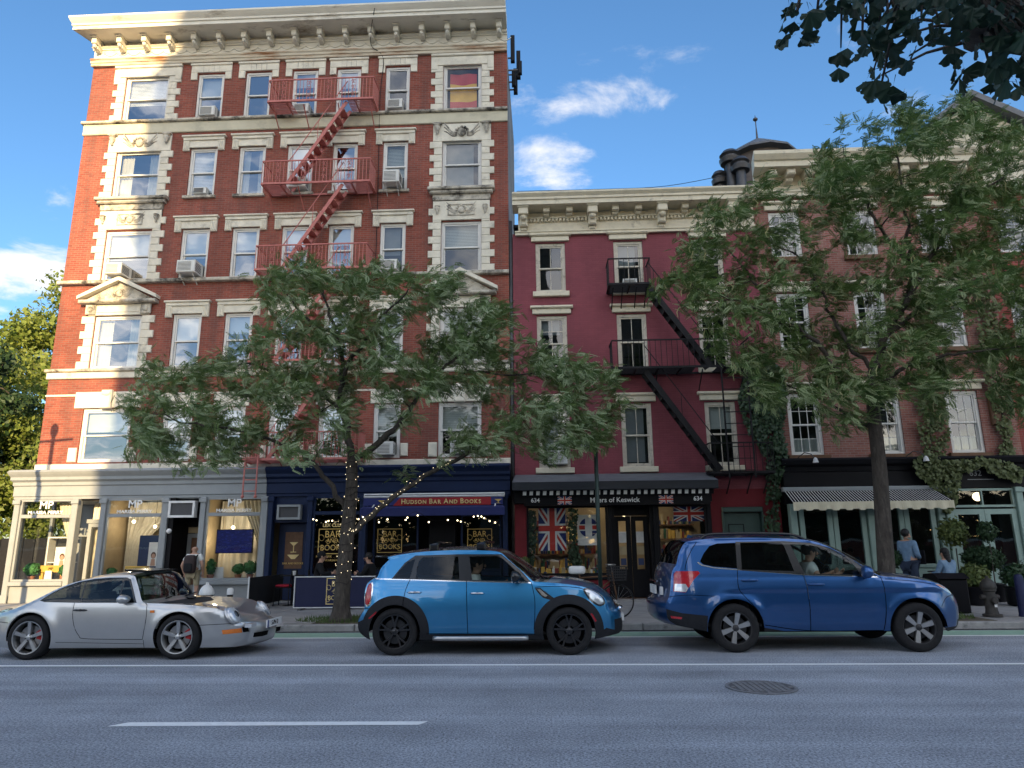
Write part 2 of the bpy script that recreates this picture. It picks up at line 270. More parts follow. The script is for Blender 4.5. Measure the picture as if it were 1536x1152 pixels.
mat('white_frame', (.70, .69, .65), .45, var=.06, vscale=5, dirt=(.4, .38, .34), dscale=4, dlo=.6, dhi=.85)
mat('old_frame', (.55, .51, .42), .55, var=.15, vscale=7, dirt=(.16, .14, .11), dscale=6, dlo=.55, dhi=.75)
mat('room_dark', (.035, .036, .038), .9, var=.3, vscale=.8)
mat('blind_white', (.72, .72, .68), .7, var=.05, vscale=2)
mat('curtain_cream', (.70, .65, .52), .85, var=.1, vscale=3)
mat('blind_grey', (.30, .31, .32), .7, var=.08)
mat('ac_white', (.66, .66, .62), .5, var=.06, vscale=6, dirt=(.35, .33, .28), dscale=5, dlo=.6, dhi=.9)
mat('ac_dark', (.06, .06, .065), .6)
mat('roof_tar', (.05, .05, .052), .9)
mat('flag_red', (.50, .045, .03), .8, var=.12); mat('flag_yellow', (.72, .40, .04), .8, var=.1)
mat('flag_blue', (.022, .035, .15), .8, var=.15); mat('flag_white', (.72, .70, .66), .8, var=.06)
glass_mat('pane_glass', (.72, .77, .79), .28, wav=.05, base=.20)
glass_mat('pane_dark', (.6, .65, .65), .18, wav=.05, base=.06)
glass_mat('shop_glass', (.88, .9, .9), .10, wav=.03, base=.045)
# ------------------------------------------------------------------ ground
def sheet(name, m, x0, x1, y0, y1, z, kind='structure'):
    o = put(MB().add([(x0, y0, z), (x1, y0, z), (x1, y1, z), (x0, y1, z)], [(0, 1, 2, 3)]), name, m); o['kind'] = kind; return o
sheet('ground', 'earth', -900, 900, -900, 900, -.16)
sheet('road', 'asphalt', -300, 300, -3.4, 13.72, 0)
lane = MB().add([(-120, 9.93, .004), (120, 9.93, .004), (120, 10.04, .004), (-120, 10.04, .004)], [(0, 1, 2, 3)])
o = put(lane, 'lane_line', 'road_paint'); tag(o, 'long solid white line painted on the asphalt beside the cars', 'road marking')
for i, x in enumerate((-13.1, -3.97, 5.2+3)):
    if i == 2: continue
    o = put(MB().add([(x, 6.67, .004), (x+2.82, 6.74, .004), (x+2.88, 6.87, .004), (x+.12, 6.82, .004)], [(0, 1, 2, 3)]), 'lane_dash', 'road_paint')
    tag(o, 'short white dash painted in the middle of the road', 'road marking', 'white lane dashes')
    if i == 0: bpy.data.objects.remove(o)
o = sheet('cycle_lane', 'green_paint', -120, 120, 12.94, 13.62, .004); 
o = sheet('cycle_lane_line', 'road_paint', -120, 120, 12.83, 12.94, .005, None); tag(o, 'thin white line along the green cycle lane', 'road marking')
# manhole cover
mat('cast_iron', (.19, .19, .2), .7, 0, var=.25, vscale=12, bump=.3, bscale=70)
def manhole(x, y, r):
    t = root('manhole_cover', (x, y, 0), 'round cast iron manhole cover set in the asphalt', 'manhole cover')
    a = MB().lathe([(r, .004), (r, .012), (r*.9, .012), (r*.9, .005)], 40, (x, y, 0)); put(a, 'frame', 'cast_iron', t)
    c = MB().lathe([(.001, .006), (r*.89, .006)], 40, (x, y, 0)); put(c, 'cover_plate', 'iron', t)
    g = MB(); s = .062
    for i in range(-6, 7):
        for j in range(-6, 7):
            if math.hypot(i, j)*s < r*.82: g.cbox((x+i*s, y+j*s, .009), (.046, .046, .010))
    put(g, 'tread_studs', 'cast_iron', t)['kind'] = 'stuff'
manhole(2.37, 8.43, .385)
# pavement: a base with separate flags laid on it, and kerb stones
base = put(MB().box(-60, 60, 13.99, 20.05, -.15, .128), 'pavement', 'kerb_stone'); base['kind'] = 'structure'
slab_me = [MB().bbox(0, 1.49, 0, 1, 0, 1).mesh('flag', 'slab') for _ in range(1)]
def flag_mesh(w, d): 
    b = .012; vs = [(b, b, .012), (w-b, b, .012), (w-b, d-b, .012), (b, d-b, .012), (0, 0, .0), (w, 0, .0), (w, d, .0), (0, d, .0)]
    return MB().add(vs, [(0, 1, 2, 3), (4, 5, 1, 0), (5, 6, 2, 1), (6, 7, 3, 2), (7, 4, 0, 3)]).mesh('paving_slab', 'slab')
SW, SD = 1.5, 1.5
pits = [(-4.06, 14.55), (7.35, 14.6)]
fm = flag_mesh(SW-.015, SD-.015)
def in_pit(x, y): return any(abs(x+SW/2-px) < 1.1 and y < 15.0 for px, py in pits)
for i in range(-14, 11):
    for j in range(4):
        x, y = i*SW, 14.0+j*SD
        if in_pit(x, y): continue
        o = place(fm, 'paving_slab', base); o.location = (x, y, .128 + random.uniform(-.002, .002))
km = MB().bbox(0, 1.79, -.0, .15, 0, .14, .02).mesh('kerb_stone', 'kerb_stone')
kb = put(MB().box(-60, 60, 13.9, 13.985, -.15, .12), 'kerb', 'kerb_stone'); kb['kind'] = 'structure'
for i in range(-12, 10):
    o = place(km, 'kerb_stone', kb); o.location = (i*1.8, 13.73+random.uniform(-.006, .006), 0)
for px, py in pits:
    o = put(MB().box(px-1.0, px+1.0, 13.995, 15.4, .1, .135), 'tree_pit', 'earth'); o['kind'] = 'structure'
# opposite pavement behind the camera
o = put(MB().box(-120, 120, -9, -3.4, -.15, .14), 'far_pavement', 'slab'); o['kind'] = 'structure'
# ------------------------------------------------------------------ windows
def sash(mb, x0, x1, z0, z1, y, t=.045, d=.04): return ring(mb, x0, x1, z0, z1, t, y, y+d)
def drape(x0, x1, z0, z1, y, folds=9, amp=.02):         # hanging cloth with vertical folds
    n = folds*4; vs = []
    for i in range(n+1):
        a = i/n; vs += [(x0+(x1-x0)*a, y+amp*math.sin(a*folds*6.283), z0), (x0+(x1-x0)*a, y+amp*math.sin(a*folds*6.283)*.8, z1)]
    return MB().add(vs, [(2*i, 2*i+2, 2*i+3, 2*i+1) for i in range(n)])
def window(parent, x0, x1, z0, z1, y, fm='white_frame', glass='pane_glass', cols=1, rows=1, shade=None, split=.5, lift=0.0, t=.07, shade_z=None):
    """Double-hung sash window in an opening; parts of the frame object."""
    f = put(ring(MB(), x0+.002, x1-.002, z0+.002, z1-.002, t, y+.05, y+.16, .06), 'window', fm, parent)
    a, b, c, d = x0+t+.003, x1-t-.003, z0+.065, z1-t-.003; m = c+(d-c)*split
    for k, (q0, q1, yy) in enumerate(((m-.02, d, y+.075), (c+lift, m+.02+lift, y+.118))):
        put(sash(MB(), a, b, q0, q1, yy), 'sash', fm, f)
        ia, ib, ic, id_ = a+.047, b-.047, q0+.047, q1-.047; pw, ph = (ib-ia)/cols, (id_-ic)/rows
        if cols > 1 or rows > 1:
            mu = MB()
            for i in range(1, cols): mu.box(ia+i*pw-.009, ia+i*pw+.009, yy+.008, yy+.03, ic, id_)
            for j in range(1, rows):
                for i in range(cols): mu.box(ia+i*pw+(.0095 if i else 0), ia+(i+1)*pw-(.0095 if i < cols-1 else 0), yy+.008, yy+.03, ic+j*ph-.009, ic+j*ph+.009)
            put(mu, 'glazing_bar', fm, f)
        for i in range(cols):
            for j in range(rows):
                xx0, xx1, zz0, zz1 = ia+i*pw+.002, ia+(i+1)*pw-.002, ic+j*ph+.002, ic+(j+1)*ph-.002; ti = random.uniform(-.002, .002); tj = random.uniform(-.0015, .0015)
                put(MB().add([(xx0, yy+.02, zz0), (xx1, yy+.02+ti, zz0), (xx1, yy+.02+ti+tj, zz1), (xx0, yy+.02+tj, zz1)], [(0, 1, 2, 3)]), 'pane', glass, f, fix=False)
    if shade:
        kind, amt = shade
        if kind == 'blind':
            g = MB(); zb = d-(d-c)*amt; n = max(2, int((d-zb)/.05))
            for i in range(n): g.add([(a, y+.20, zb+(d-zb)*i/n), (b, y+.20, zb+(d-zb)*i/n), (b, y+.215, zb+(d-zb)*(i+1)/n), (a, y+.215, zb+(d-zb)*(i+1)/n)], [(0, 1, 2, 3)])
            put(g, 'blind', 'blind_white', f, fix=False)
        elif kind == 'roller': put(MB().box(a, b, y+.20, y+.206, d-(d-c)*amt, d), 'blind', 'blind_white', f)
        elif kind == 'grey': put(MB().box(a, a+(b-a)*.82, y+.20, y+.206, d-(d-c)*amt, d), 'blind', 'blind_grey', f)
        elif kind == 'curtain': put(drape(a, b, d-(d-c)*amt, d, y+.24, 8), 'curtain', 'curtain_cream', f, smooth=True, fix=False)
        elif kind == 'sides':
            put(drape(a, a+(b-a)*.3, c, d, y+.24, 4), 'curtain', 'curtain_cream', f, smooth=True, fix=False); put(drape(b-(b-a)*.3, b, c, d, y+.24, 4), 'curtain', 'curtain_cream', f, smooth=True, fix=False)
        elif kind == 'cafe': put(drape(a, b, c, c+(d-c)*amt, y+.24, 7), 'curtain', 'blind_white', f, smooth=True, fix=False)
    return f
def air_conditioner(x, z, y, w, h, out, label, braced=False):
    t = root('air_conditioner', (x, y, z), label, 'air conditioner', 'window air conditioners')
    y0 = y-out; put(MB().bbox(x-w/2, x+w/2, y0, y+.12, z, z+h, .02), 'casing', 'ac_white', t)
    g = MB(); n = 7
    for i in range(n): g.box(x-w*.42, x+w*.30, y0-.008, y0-.002, z+h*(.14+.75*i/n), z+h*(.14+.75*i/n)+.012)
    put(g, 'grille', 'ac_dark', t)
    v = MB()
    for i in range(6): v.box(x+w/2+.001, x+w/2+.006, y0+.05, y-.03, z+h*(.15+.7*i/6), z+h*(.15+.7*i/6)+.02)
    put(v, 'side_vent', 'ac_dark', t)
    if braced:
        for s in (-1, 1): put(MB().bar((x+s*w*.35, y0+.04, z-.01), (x+s*w*.35, y+.03, z-.28), .025), 'support_bracket', 'ac_white', t)
# ------------------------------------------------------------------ corner tenement
YF = 20.0
BX0, BX1, BTOP = -14.92, -0.92, 17.45
b1 = root('corner_apartment_building', (-7.9, 23, .14), 'six storey red brick tenement with cream stone trim and heavy cornice on the corner', 'building')
COLS = [(-12.97, 1.50), (-10.81, .90), (-9.20, .87), (-7.62, .85), (-6.16, .80), (-4.53, .80), (-2.39, 1.26)]
ROWS = {2: (4.07, 5.68), 3: (6.9, 8.6), 4: (9.74, 11.43), 5: (12.56, 14.28), 6: (15.36, 17.05)}
ops = [(c-w_/2, c+w_/2, *ROWS[r]) for r in ROWS for c, w_ in COLS]
put(holes(BX0, BX1, 3.55, BTOP, ops, YF, .17), 'wall', 'brick_main', b1, fix=False)
side = MB().add([(BX1, YF, 0), (BX1, 25.3, 0), (BX1, 25.3, BTOP), (BX1, YF, BTOP)], [(0, 1, 2, 3)]); put(side, 'side_wall', 'brick_side', b1, fix=False)
put(MB().add([(BX0, YF, 3.0), (BX0, YF, BTOP), (BX0, 25.3, BTOP), (BX0, 25.3, 3.0)], [(0, 1, 2, 3)]), 'side_wall', 'brick_main', b1, fix=False); put(MB().add([(BX0, 22.2, 0), (BX0, 22.2, 3.0), (BX0, 25.3, 3.0), (BX0, 25.3, 0)], [(0, 1, 2, 3)]), 'side_wall', 'brick_main', b1, fix=False)
put(MB().box(BX0+.01, BX1-.01, 25.0, 25.3, 0, BTOP-.02), 'rear_wall', 'brick_side', b1)
put(MB().box(BX0+.02, BX1-.02, YF+.02, 25.0, BTOP-.08, BTOP-.03), 'roof', 'roof_tar', b1)
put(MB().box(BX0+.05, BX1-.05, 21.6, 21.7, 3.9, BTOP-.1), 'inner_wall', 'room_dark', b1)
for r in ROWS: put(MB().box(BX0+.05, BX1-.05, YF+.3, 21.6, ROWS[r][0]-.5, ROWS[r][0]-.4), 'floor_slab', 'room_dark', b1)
SH = {(6, 1): ('blind', .6), (6, 2): ('roller', .5), (6, 3): None, (6, 4): ('roller', .3), (6, 6): None, (6, 7): None, (5, 1): ('sides', 1), (5, 2): ('blind', .9), (5, 3): ('sides', 1), (5, 4): ('roller', .8), (5, 5): None, (5, 6): ('blind', .7), (5, 7): ('grey', 1),
      (4, 1): ('roller', .55), (4, 2): ('roller', .55), (4, 3): ('roller', .4), (4, 6): ('grey', .6), (4, 7): ('blind', .52), (3, 1): ('sides', 1), (3, 2): ('roller', .5), (3, 6): ('roller', .6), (3, 7): ('roller', .4), (2, 1): ('roller', .42), (2, 6): ('blind', .6), (2, 7): ('blind', .5), (2, 5): ('roller', .3)}
for r in ROWS:
    for k, (c, w_) in enumerate(COLS, 1):
        z0, z1 = ROWS[r]; f = window(b1, c-w_/2, c+w_/2, z0, z1, YF, glass='shop_glass' if (r, k) == (6, 7) else ('pane_dark' if k > 5 else 'pane_glass'), shade=SH.get((r, k), ('roller', .35)))
        if 1 < k < 7:
            if r == 6:                                   # flat stone head with dropped ears
                a, b = c-w_/2-.24, c+w_/2+.24
                h = put(MB().bbox(a, b, YF-.045, YF+.02, z1+.03, BTOP-.02, .01), 'lintel', 'limestone', b1)
                put(MB().bbox(a-.02, b+.02, YF-.085, YF-.046, BTOP-.12, BTOP-.04, .01), 'lintel_cap', 'limestone', h)
                for s, q in ((-1, a), (1, b-.215)): put(MB().bbox(q, q+.215, YF-.045, YF+.02, z1-.24, z1+.028, .01), 'lintel_ear', 'limestone', h)
                for q in (-.3, -.1, .1, .3): put(MB().bbox(c+q*w_-.006, c+q*w_+.006, YF-.05, YF-.04, z1+.04, BTOP-.13, .001), 'joint', 'limestone_grimy', h)
            elif r > 2:                                  # moulded head carried on fluted blocks
                a, b = c-w_/2-.20, c+w_/2+.20
                h = put(MB().bbox(a+.12, b-.12, YF-.05, YF+.02, z1+.0, z1+.24, .008), 'lintel', 'limestone', b1)
                put(MB().bbox(a-.07, b+.07, YF-.15, YF+.02, z1+.345, z1+.40, .01).bbox(a-.03, b+.03, YF-.10, YF+.02, z1+.24, z1+.344, .01), 'lintel_cap', 'limestone', h)
                for q in (a-.03, b-.17):
                    blk = MB().bbox(q, q+.2, YF-.075, YF+.02, z1-.12, z1+.238, .006)
                    for i in range(3): blk.bbox(q+.026+i*.055, q+.063+i*.055, YF-.097, YF-.074, z1-.09, z1+.20, .008)
                    put(blk, 'lintel_block', 'limestone', h)
                if r == 5: put(MB().bbox(c-w_/2-.08, c+w_/2+.08, YF-.10, YF+.06, z0-.09, z0-.002, .01), 'sill', 'limestone_grimy', b1)
            else:
                h = put(MB().bbox(c-w_/2-.1, c+w_/2+.1, YF-.04, YF+.02, z1+.0, z1+.38, .01), 'lintel', 'limestone', b1)
                for s in (-1, 1): put(MB().bbox(c+s*(w_/2+.13)-.11, c+s*(w_/2+.13)+.11, YF-.05, YF+.02, z0+.05, z0+.42, .02), 'jamb_block', 'limestone', b1)
# wide stone-trimmed bays
def ornament(mb, cx, cz, y, s=1.0):                      # round shield with leafy scrolls
    mb.sph((cx, y, cz), .14*s, 12, 8, (1, .55, 1.05)); 
    for a in np.linspace(0, math.pi, 7): mb.sph((cx+.2*s*math.cos(a), y+.01, cz+.19*s*math.sin(a)), .052*s, 7, 5)
    for sg in (-1, 1):
        for k in range(3):
            p = [(cx+sg*(.16+.13*t*3.2)*s, y+.02, cz+(-.10+.05*k+.16*t*t*(1+.6*k)-.03*math.sin(t*6))*s) for t in np.linspace(0, 1, 7)]
            mb.tube(p, [.034*s*(1-.75*abs(t-.35)) for t in np.linspace(0, 1, 7)], 6)
def urn(mb, cx, cz, y, s=1.0):
    mb.lathe([(.02*s, -.17*s), (.05*s, -.12*s), (.03*s, -.09*s), (.09*s, .02*s), (.10*s, .09*s), (.06*s, .12*s), (.11*s, .15*s), (.10*s, .18*s), (.001, .18*s)], 10, (cx, y, cz))
def quoins(parent, c, w_, z0, z1, wide=.40, nar=.26):
    n = max(2, int(round((z1-z0)/.245))); h = (z1-z0)/n
    for s in (-1, 1):
        e = c+s*w_/2
        for i in range(n):
            q = wide if i % 2 == 0 else nar; x0, x1 = sorted((e+s*.002, e+s*q))
            put(MB().bbox(x0, x1, YF-.05, YF+.05, z0+i*h+.004, z0+(i+1)*h-.004, .012), 'quoin_stone', 'limestone', parent)
for c, w_ in (COLS[0], COLS[6]):
    o = w_/2
    # row 6
    quoins(b1, c, w_, 15.34, 16.98)
    hd = put(MB().bbox(c-o-.32, c+o+.32, YF-.05, YF+.02, 17.0, BTOP-.13, .01), 'lintel', 'limestone', b1)
    put(MB().bbox(c-o-.40, c+o+.40, YF-.10, YF+.02, BTOP-.125, BTOP-.03, .015), 'lintel_cap', 'limestone', hd)
    for q in (c-o-.40, c+o+.19): put(MB().bbox(q, q+.21, YF-.065, YF+.02, 16.84, 17.30, .012), 'lintel_ear', 'limestone', hd)
    # row 5: carved panel over, heavy sill cornice under
    quoins(b1, c, w_, 12.56, 14.2)
    pn = put(MB().bbox(c-o-.3, c+o+.3, YF-.04, YF+.02, 14.21, 14.83, .01), 'carved_panel', 'limestone', b1)
    om = MB(); ornament(om, c, 14.5, YF-.06, 1.0); put(om, 'carving', 'limestone_grimy', pn, smooth=True)
    for s in (-1, 1):
        um = MB(); urn(um, c+s*(o+.16), 14.60, YF-.10, .95); put(um, 'urn_carving', 'limestone_grimy', pn, smooth=True)
        put(MB().bbox(c+s*(o+.16)-.15, c+s*(o+.16)+.15, YF-.14, YF-.042, 14.78, 14.84, .01), 'urn_cap', 'limestone_grimy', pn)
    sl = put(MB().bbox(c-o-.42, c+o+.42, YF-.24, YF+.02, 12.43, 12.53, .02).bbox(c-o-.36, c+o+.36, YF-.19, YF+.02, 12.32, 12.43, .04).bbox(c-o-.28, c+o+.28, YF-.08, YF+.02, 12.12, 12.319, .01), 'sill_cornice', 'limestone_grimy', b1)
    # row 4: carved panel over
    quoins(b1, c, w_, 9.74, 12.1)
    pn = put(MB().bbox(c-o-.26, c+o+.26, YF-.062, YF+.02, 11.46, 12.1, .01), 'carved_panel', 'limestone', b1)
    om = MB(); ornament(om, c, 11.77, YF-.08, .8)
    ring(om, c-.42, c+.42, 11.6, 11.98, .03, YF-.09, YF-.062)
    put(om, 'carving', 'limestone_grimy', pn, smooth=30)
    for s in (-1, 1): um = MB(); urn(um, c+s*(o+.12), 11.78, YF-.10, .8); put(um, 'urn_carving', 'limestone_grimy', pn, smooth=True)
    # row 3: pediment
    quoins(b1, c, w_, 6.9, 8.58)
    fr = put(MB().bbox(c-o-.2, c+o+.2, YF-.06, YF+.02, 8.6, 8.95, .01), 'frieze', 'limestone', b1)
    for s in (-1, 1):
        put(MB().bbox(c+s*(o+.12)-.16, c+s*(o+.12)+.16, YF-.12, YF-.061, 8.62, 8.94, .02).sph((c+s*(o+.12), YF-.12, 8.78), .1, 9, 6, (1, .6, 1)), 'console', 'limestone_grimy', fr)
    put(MB().bbox(c-o+.06, c+o-.06, YF-.08, YF-.062, 8.68, 8.88, .015), 'panel', 'limestone', fr)
    pd = put(MB().prism([(c-o-.36, 9.07), (c+o+.36, 9.07), (c, 9.66)], YF-.10, YF+.02), 'pediment', 'limestone_grimy', b1)
    put(MB().bbox(c-o-.46, c+o+.46, YF-.26, YF+.02, 8.955, 9.06, .03), 'pediment_base', 'limestone_grimy', pd)
    for s in (-1, 1):
        put(MB().prism([(c+s*(o+.50), 9.075), (c+s*(o+.50), 9.18), (c, 9.80), (c, 9.66)], YF-.27, YF-.02), 'raking_cornice', 'limestone', pd)
    om = MB(); ornament(om, c, 9.27, YF-.12, .75); put(om, 'carving', 'limestone_grimy', pd, smooth=True)
    # row 2: scrolled keystone head
    hd = put(MB().bbox(c-o-.26, c+o+.26, YF-.06, YF+.02, 5.69, 6.18, .015), 'lintel', 'limestone', b1)
    put(MB().bbox(c-.16, c+.16, YF-.17, YF-.061, 5.66, 6.22, .03).sph((c, YF-.15, 6.12), .13, 10, 6, (1.2, .6, .7)), 'keystone', 'limestone', hd, smooth=30)
    for s in (-1, 1): put(MB().bbox(c+s*(o+.15)-.13, c+s*(o+.15)+.13, YF-.06, YF+.02, 4.08, 4.5, .03), 'jamb_block', 'limestone', b1)
# belt courses
def belt(z0, z1, p, m, nm='belt_course', x0=BX0-.0, x1=BX1):
    return put(MB().bbox(x0-p*.6, x1, YF-p, YF+.012, z0, z1, min(.02, p*.4)), nm, m, b1)
belt(14.86, 15.24, .055, 'band_paint'); belt(15.245, 15.335, .14, 'limestone_grimy')
belt(9.62, 9.735, .16, 'limestone_grimy'); belt(6.60, 6.80, .08, 'limestone'); belt(6.805, 6.895, .15, 'limestone_grimy'); belt(6.06, 6.12, .03, 'limestone')
belt(3.82, 4.02, .05, 'limestone')
# main cornice
cor = put(MB().box(BX0, BX1, YF-.06, YF+.01, BTOP, 18.2), 'cornice', 'cornice_paint', b1)
def mould(name, prof, m, parent, xl, xr, ret=.4, y=YF):       # profile [(proj, z)] swept along x, stepped out at the left end
    vs = []; n = len(prof)
    for p, z in prof: vs.append((xl-ret*p, y-p, z))
    for p, z in prof: vs.append((xr, y-p, z))
    vs += [(xl, y+.005, prof[0][1]), (xl, y+.005, prof[-1][1]), (xr, y+.005, prof[0][1]), (xr, y+.005, prof[-1][1])]
    fs = [(i, n+i, n+i+1, i+1) for i in range(n-1)] + [(2*n, *range(n), 2*n+1), (2*n+3, *range(2*n-1, n-1, -1), 2*n+2), (2*n+1, n-1, 2*n-1, 2*n+3), (2*n, 2*n+2, n, 0)]
    return put(MB().add(vs, fs), name, m, parent)
mould('architrave', [(.065, BTOP-.02), (.10, BTOP-.02), (.10, BTOP+.07), (.13, BTOP+.09), (.13, BTOP+.17), (.16, BTOP+.20), (.16, BTOP+.24), (.065, BTOP+.25)], 'cornice_rust', cor, BX0, BX1)
mould('bed_mould', [(.065, 18.04), (.10, 18.05), (.10, 18.09), (.16, 18.13), (.16, 18.16), (.065, 18.17)], 'cornice_paint', cor, BX0, BX1)
mould('crown', [(.061, 18.30), (.80, 18.30), (.80, 18.42), (.84, 18.43), (.84, 18.50), (.90, 18.56), (.97, 18.64), (.97, 18.70), (.3, 18.74), (.061, 18.74)], 'cornice_paint', cor, BX0, BX1)
put(MB().box(BX0+.01, BX1, YF-.058, YF+.4, 18.2, 18.31), 'cornice_back', 'cornice_paint', cor)
bkm = MB().bbox(-.085, .085, -.46, -.065, 18.06, 18.26, .02).bbox(-.07, .07, -.33, -.065, 17.93, 18.06, .03).bbox(-.11, .11, -.52, -.065, 18.255, 18.297, .01).sph((0, -.36, 18.0), .075, 9, 6, (.9, 1, 1)).mesh('bracket', 'cornice_paint', 30)
for i in range(17):
    o = place(bkm, 'bracket', cor); o.location = (-14.72+i*.847, YF, 0)
sw = MB()
for i in range(34):
    x = -14.55+i*.405
    sw.tube([(x+.405*t, YF-.07, 17.93-.11*math.sin(math.pi*t)) for t in np.linspace(0, 1, 7)], .016, 5)
    sw.sph((x, YF-.07, 17.93), .028, 6, 4)
put(sw, 'swag_frieze', 'cornice_paint', cor, smooth=True)['kind'] = 'stuff'
# Spanish-coloured flag hung inside the top window
z0, z1 = ROWS[6]; cx, cw = COLS[6]
fg = MB(); n = 14
for k, (a, b, mm) in enumerate(((.0, .27, 0), (.27, .73, 1), (.73, 1, 0))):
    for i in range(n):
        u0, u1 = i/n, (i+1)/n; fg.cur = mm
        q = lambda u, t: (cx-cw*.34+cw*.70*u, YF+.21+.02*math.sin(u*9+t*5), z0+.08+1.38*t-.10*math.sin(math.pi*u)*(1-abs(2*t-1))*.8)
        fg.add([q(u0, a), q(u1, a), q(u1, b), q(u0, b)], [(0, 1, 2, 3)])
o = put(fg, 'flag', ['flag_red', 'flag_yellow'], None, smooth=True, fix=False); tag(o, 'red and yellow striped flag hung inside the top floor window', 'flag')
# air conditioners
FLW = {6: 'sixth', 5: 'fifth', 4: 'fourth', 3: 'third', 2: 'second'}
for r, k, w_, h, out, br, dx, txt in ((6, 2, .52, .34, .10, False, .0, 'in the top floor window left of the salmon fire escape'), (6, 4, .5, .30, .12, False, -.05, 'in the top floor window behind the salmon fire escape railing'), (6, 6, .50, .33, .14, False, -.05, 'in the narrow top floor window beside the flag window'),
        (5, 4, .55, .36, .30, False, .05, 'behind the fifth floor fire escape railing under the stair'), (5, 6, .52, .42, .42, True, -.03, 'on braces in the fifth floor window right of the fire escape'), (4, 1, .52, .36, .45, False, -.1, 'jutting out of the sunlit wide window above the pediment'), (4, 2, .58, .40, .42, True, 0, 'on braces in the fourth floor window above the belt course'), (4, 6, .46, .34, .2, False, -.02, 'in the fourth floor window right of the fire escape landing'),
        (2, 6, .50, .38, .22, False, .0, 'in the narrow second floor window above the bar awning'), (2, 7, .50, .38, .22, False, .0, 'in the wide second floor window above the bar awning'), (5, 2, .44, .22, .06, False, 0, 'low in the fifth floor window over its sill')):
    air_conditioner(COLS[k-1][0]+dx, ROWS[r][0]+.07, YF, w_, h, out, 'white air conditioner '+txt, br)
# ------------------------------------------------------------------ fire escapes
def platform(parent, m, x0, x1, y0, y1, z, rail, hole=None, gap=.11, slat=.035, back=False):
    p = put(MB().bar((x0, y0, z), (x1, y0, z), .05, .06).bar((x0, y1, z), (x1, y1, z), .04, .05).bar((x0, y0, z), (x0, y1, z), .04, .05).bar((x1, y0, z), (x1, y1, z), .04, .05), 'platform', m, parent)
    g = MB(); nn = int((y1-y0)/.075)
    for i in range(1, nn):
        yy = y0+(y1-y0)*i/nn
        if hole: g.box(x0, hole[0], yy-.018, yy+.018, z-.012, z+.004); g.box(hole[1], x1, yy-.018, yy+.018, z-.012, z+.004)
        else: g.box(x0, x1, yy-.018, yy+.018, z-.012, z+.004)
    put(g, 'floor_grating', m, p)['kind'] = 'stuff'
    c = MB(); nc = max(2, int((x1-x0)/.55))
    for i in range(nc+1):
        xx = x0+.03+(x1-x0-.06)*i/nc
        if hole and hole[0] < xx < hole[1]: continue
        c.box(xx-.02, xx+.02, y0, y1, z-.05, z-.014)
    put(c, 'cross_bars', m, p)
    t = MB()
    t.bar((x0, y0, z+rail), (x1, y0, z+rail), .035); t.bar((x0, y0, z+rail), (x0, y1, z+rail+.03), .03); t.bar((x1, y0, z+rail), (x1, y1, z+rail+.03), .03)
    put(t, 'handrail', m, p)
    b = MB(); nb = int((x1-x0)/gap)
    for i in range(nb+1): xx = x0+(x1-x0)*i/nb; b.bar((xx, y0, z+.03), (xx, y0, z+rail-.017), .014)
    ns = int((y1-y0)/gap)
    for i in range(1, ns):
        for xx in (x0, x1): yy = y0+(y1-y0)*i/ns; b.bar((xx, yy, z+.03), (xx, yy, z+rail), .014)
    put(b, 'balusters', m, p)['kind'] = 'stuff'
    for xx in (x0+.12, x0+(x1-x0)*.33, x0+(x1-x0)*.66, x1-.12):
        put(MB().bar((xx, y0+.12, z-.05), (xx, y1, z-.52), .028), 'support_bracket', m, p)
    return p
def stair(parent, m, a, b, y0, y1, n, sw=.10):
    s = put(MB().bar((a[0], y0, a[1]), (b[0], y0, b[1]), .03, sw).bar((a[0], y1, a[1]), (b[0], y1, b[1]), .03, sw), 'stair', m, parent)
    dx, dz = (b[0]-a[0])/n, (b[1]-a[1])/n; tm = MB().box(-.10, .10, y0+.02, y1-.02, -.012, .012).box(-.10, -.085, y0+.02, y1-.02, -.05, -.013).mesh('tread', m)
    for i in range(1, n):
        o = place(tm, 'tread', s); o.location = (a[0]+dx*i, 0, a[1]+dz*i)
    h = MB()
    for yy in (y0,): 
        h.bar((a[0], yy, a[1]+.75), (b[0], yy, b[1]+.75), .022)
        for t in (.08, .5, .92): h.bar((a[0]+(b[0]-a[0])*t, yy, a[1]+(b[1]-a[1])*t), (a[0]+(b[0]-a[0])*t, yy, a[1]+(b[1]-a[1])*t+.75), .016)
    put(h, 'stair_rail', m, s); return s
fe = root('fire_escape', (-6.85, 19.2, 3.9), 'salmon red iron fire escape zigzagging down the brick tenement', 'fire escape')
FZ = [15.33, 12.47, 9.66, 6.84, 3.98]
for i, z in enumerate(FZ):
    platform(fe, 'salmon_iron', -8.48, -5.12, 19.2, 19.96, z, .76, hole=(-7.75, -5.95) if i < 4 else None)
    for xx in (-7.98, -7.18, -6.55, -5.75):               # curled ornament bars in the railing
        q = MB()
        for s in (-1, 1):
            for zc in (.18, .42, .62): q.tube([(xx+s*.03+s*.045*math.cos(t), 19.185, z+zc+.06*math.sin(t)) for t in np.linspace(0, 5.2, 9)], .008, 4)
        put(q, 'rail_scroll', 'salmon_iron', fe, smooth=True)['kind'] = 'stuff'
    if i < 4: stair(fe, 'salmon_iron', (-5.98, z-.04), (-7.72, FZ[i+1]+.03), 19.30, 19.78, 11)
ld = put(MB().bar((-8.28, 19.12, 4.9), (-8.28, 19.12, 2.95), .035).bar((-7.92, 19.12, 4.9), (-7.92, 19.12, 2.95), .035), 'drop_ladder', 'salmon_iron', fe)
rg = MB().bar((-8.262, 19.12, 0), (-7.938, 19.12, 0), .026).mesh('rung', 'salmon_iron')
for i in range(6): o = place(rg, 'rung', ld); o.location = (0, 0, 3.1+i*.31)
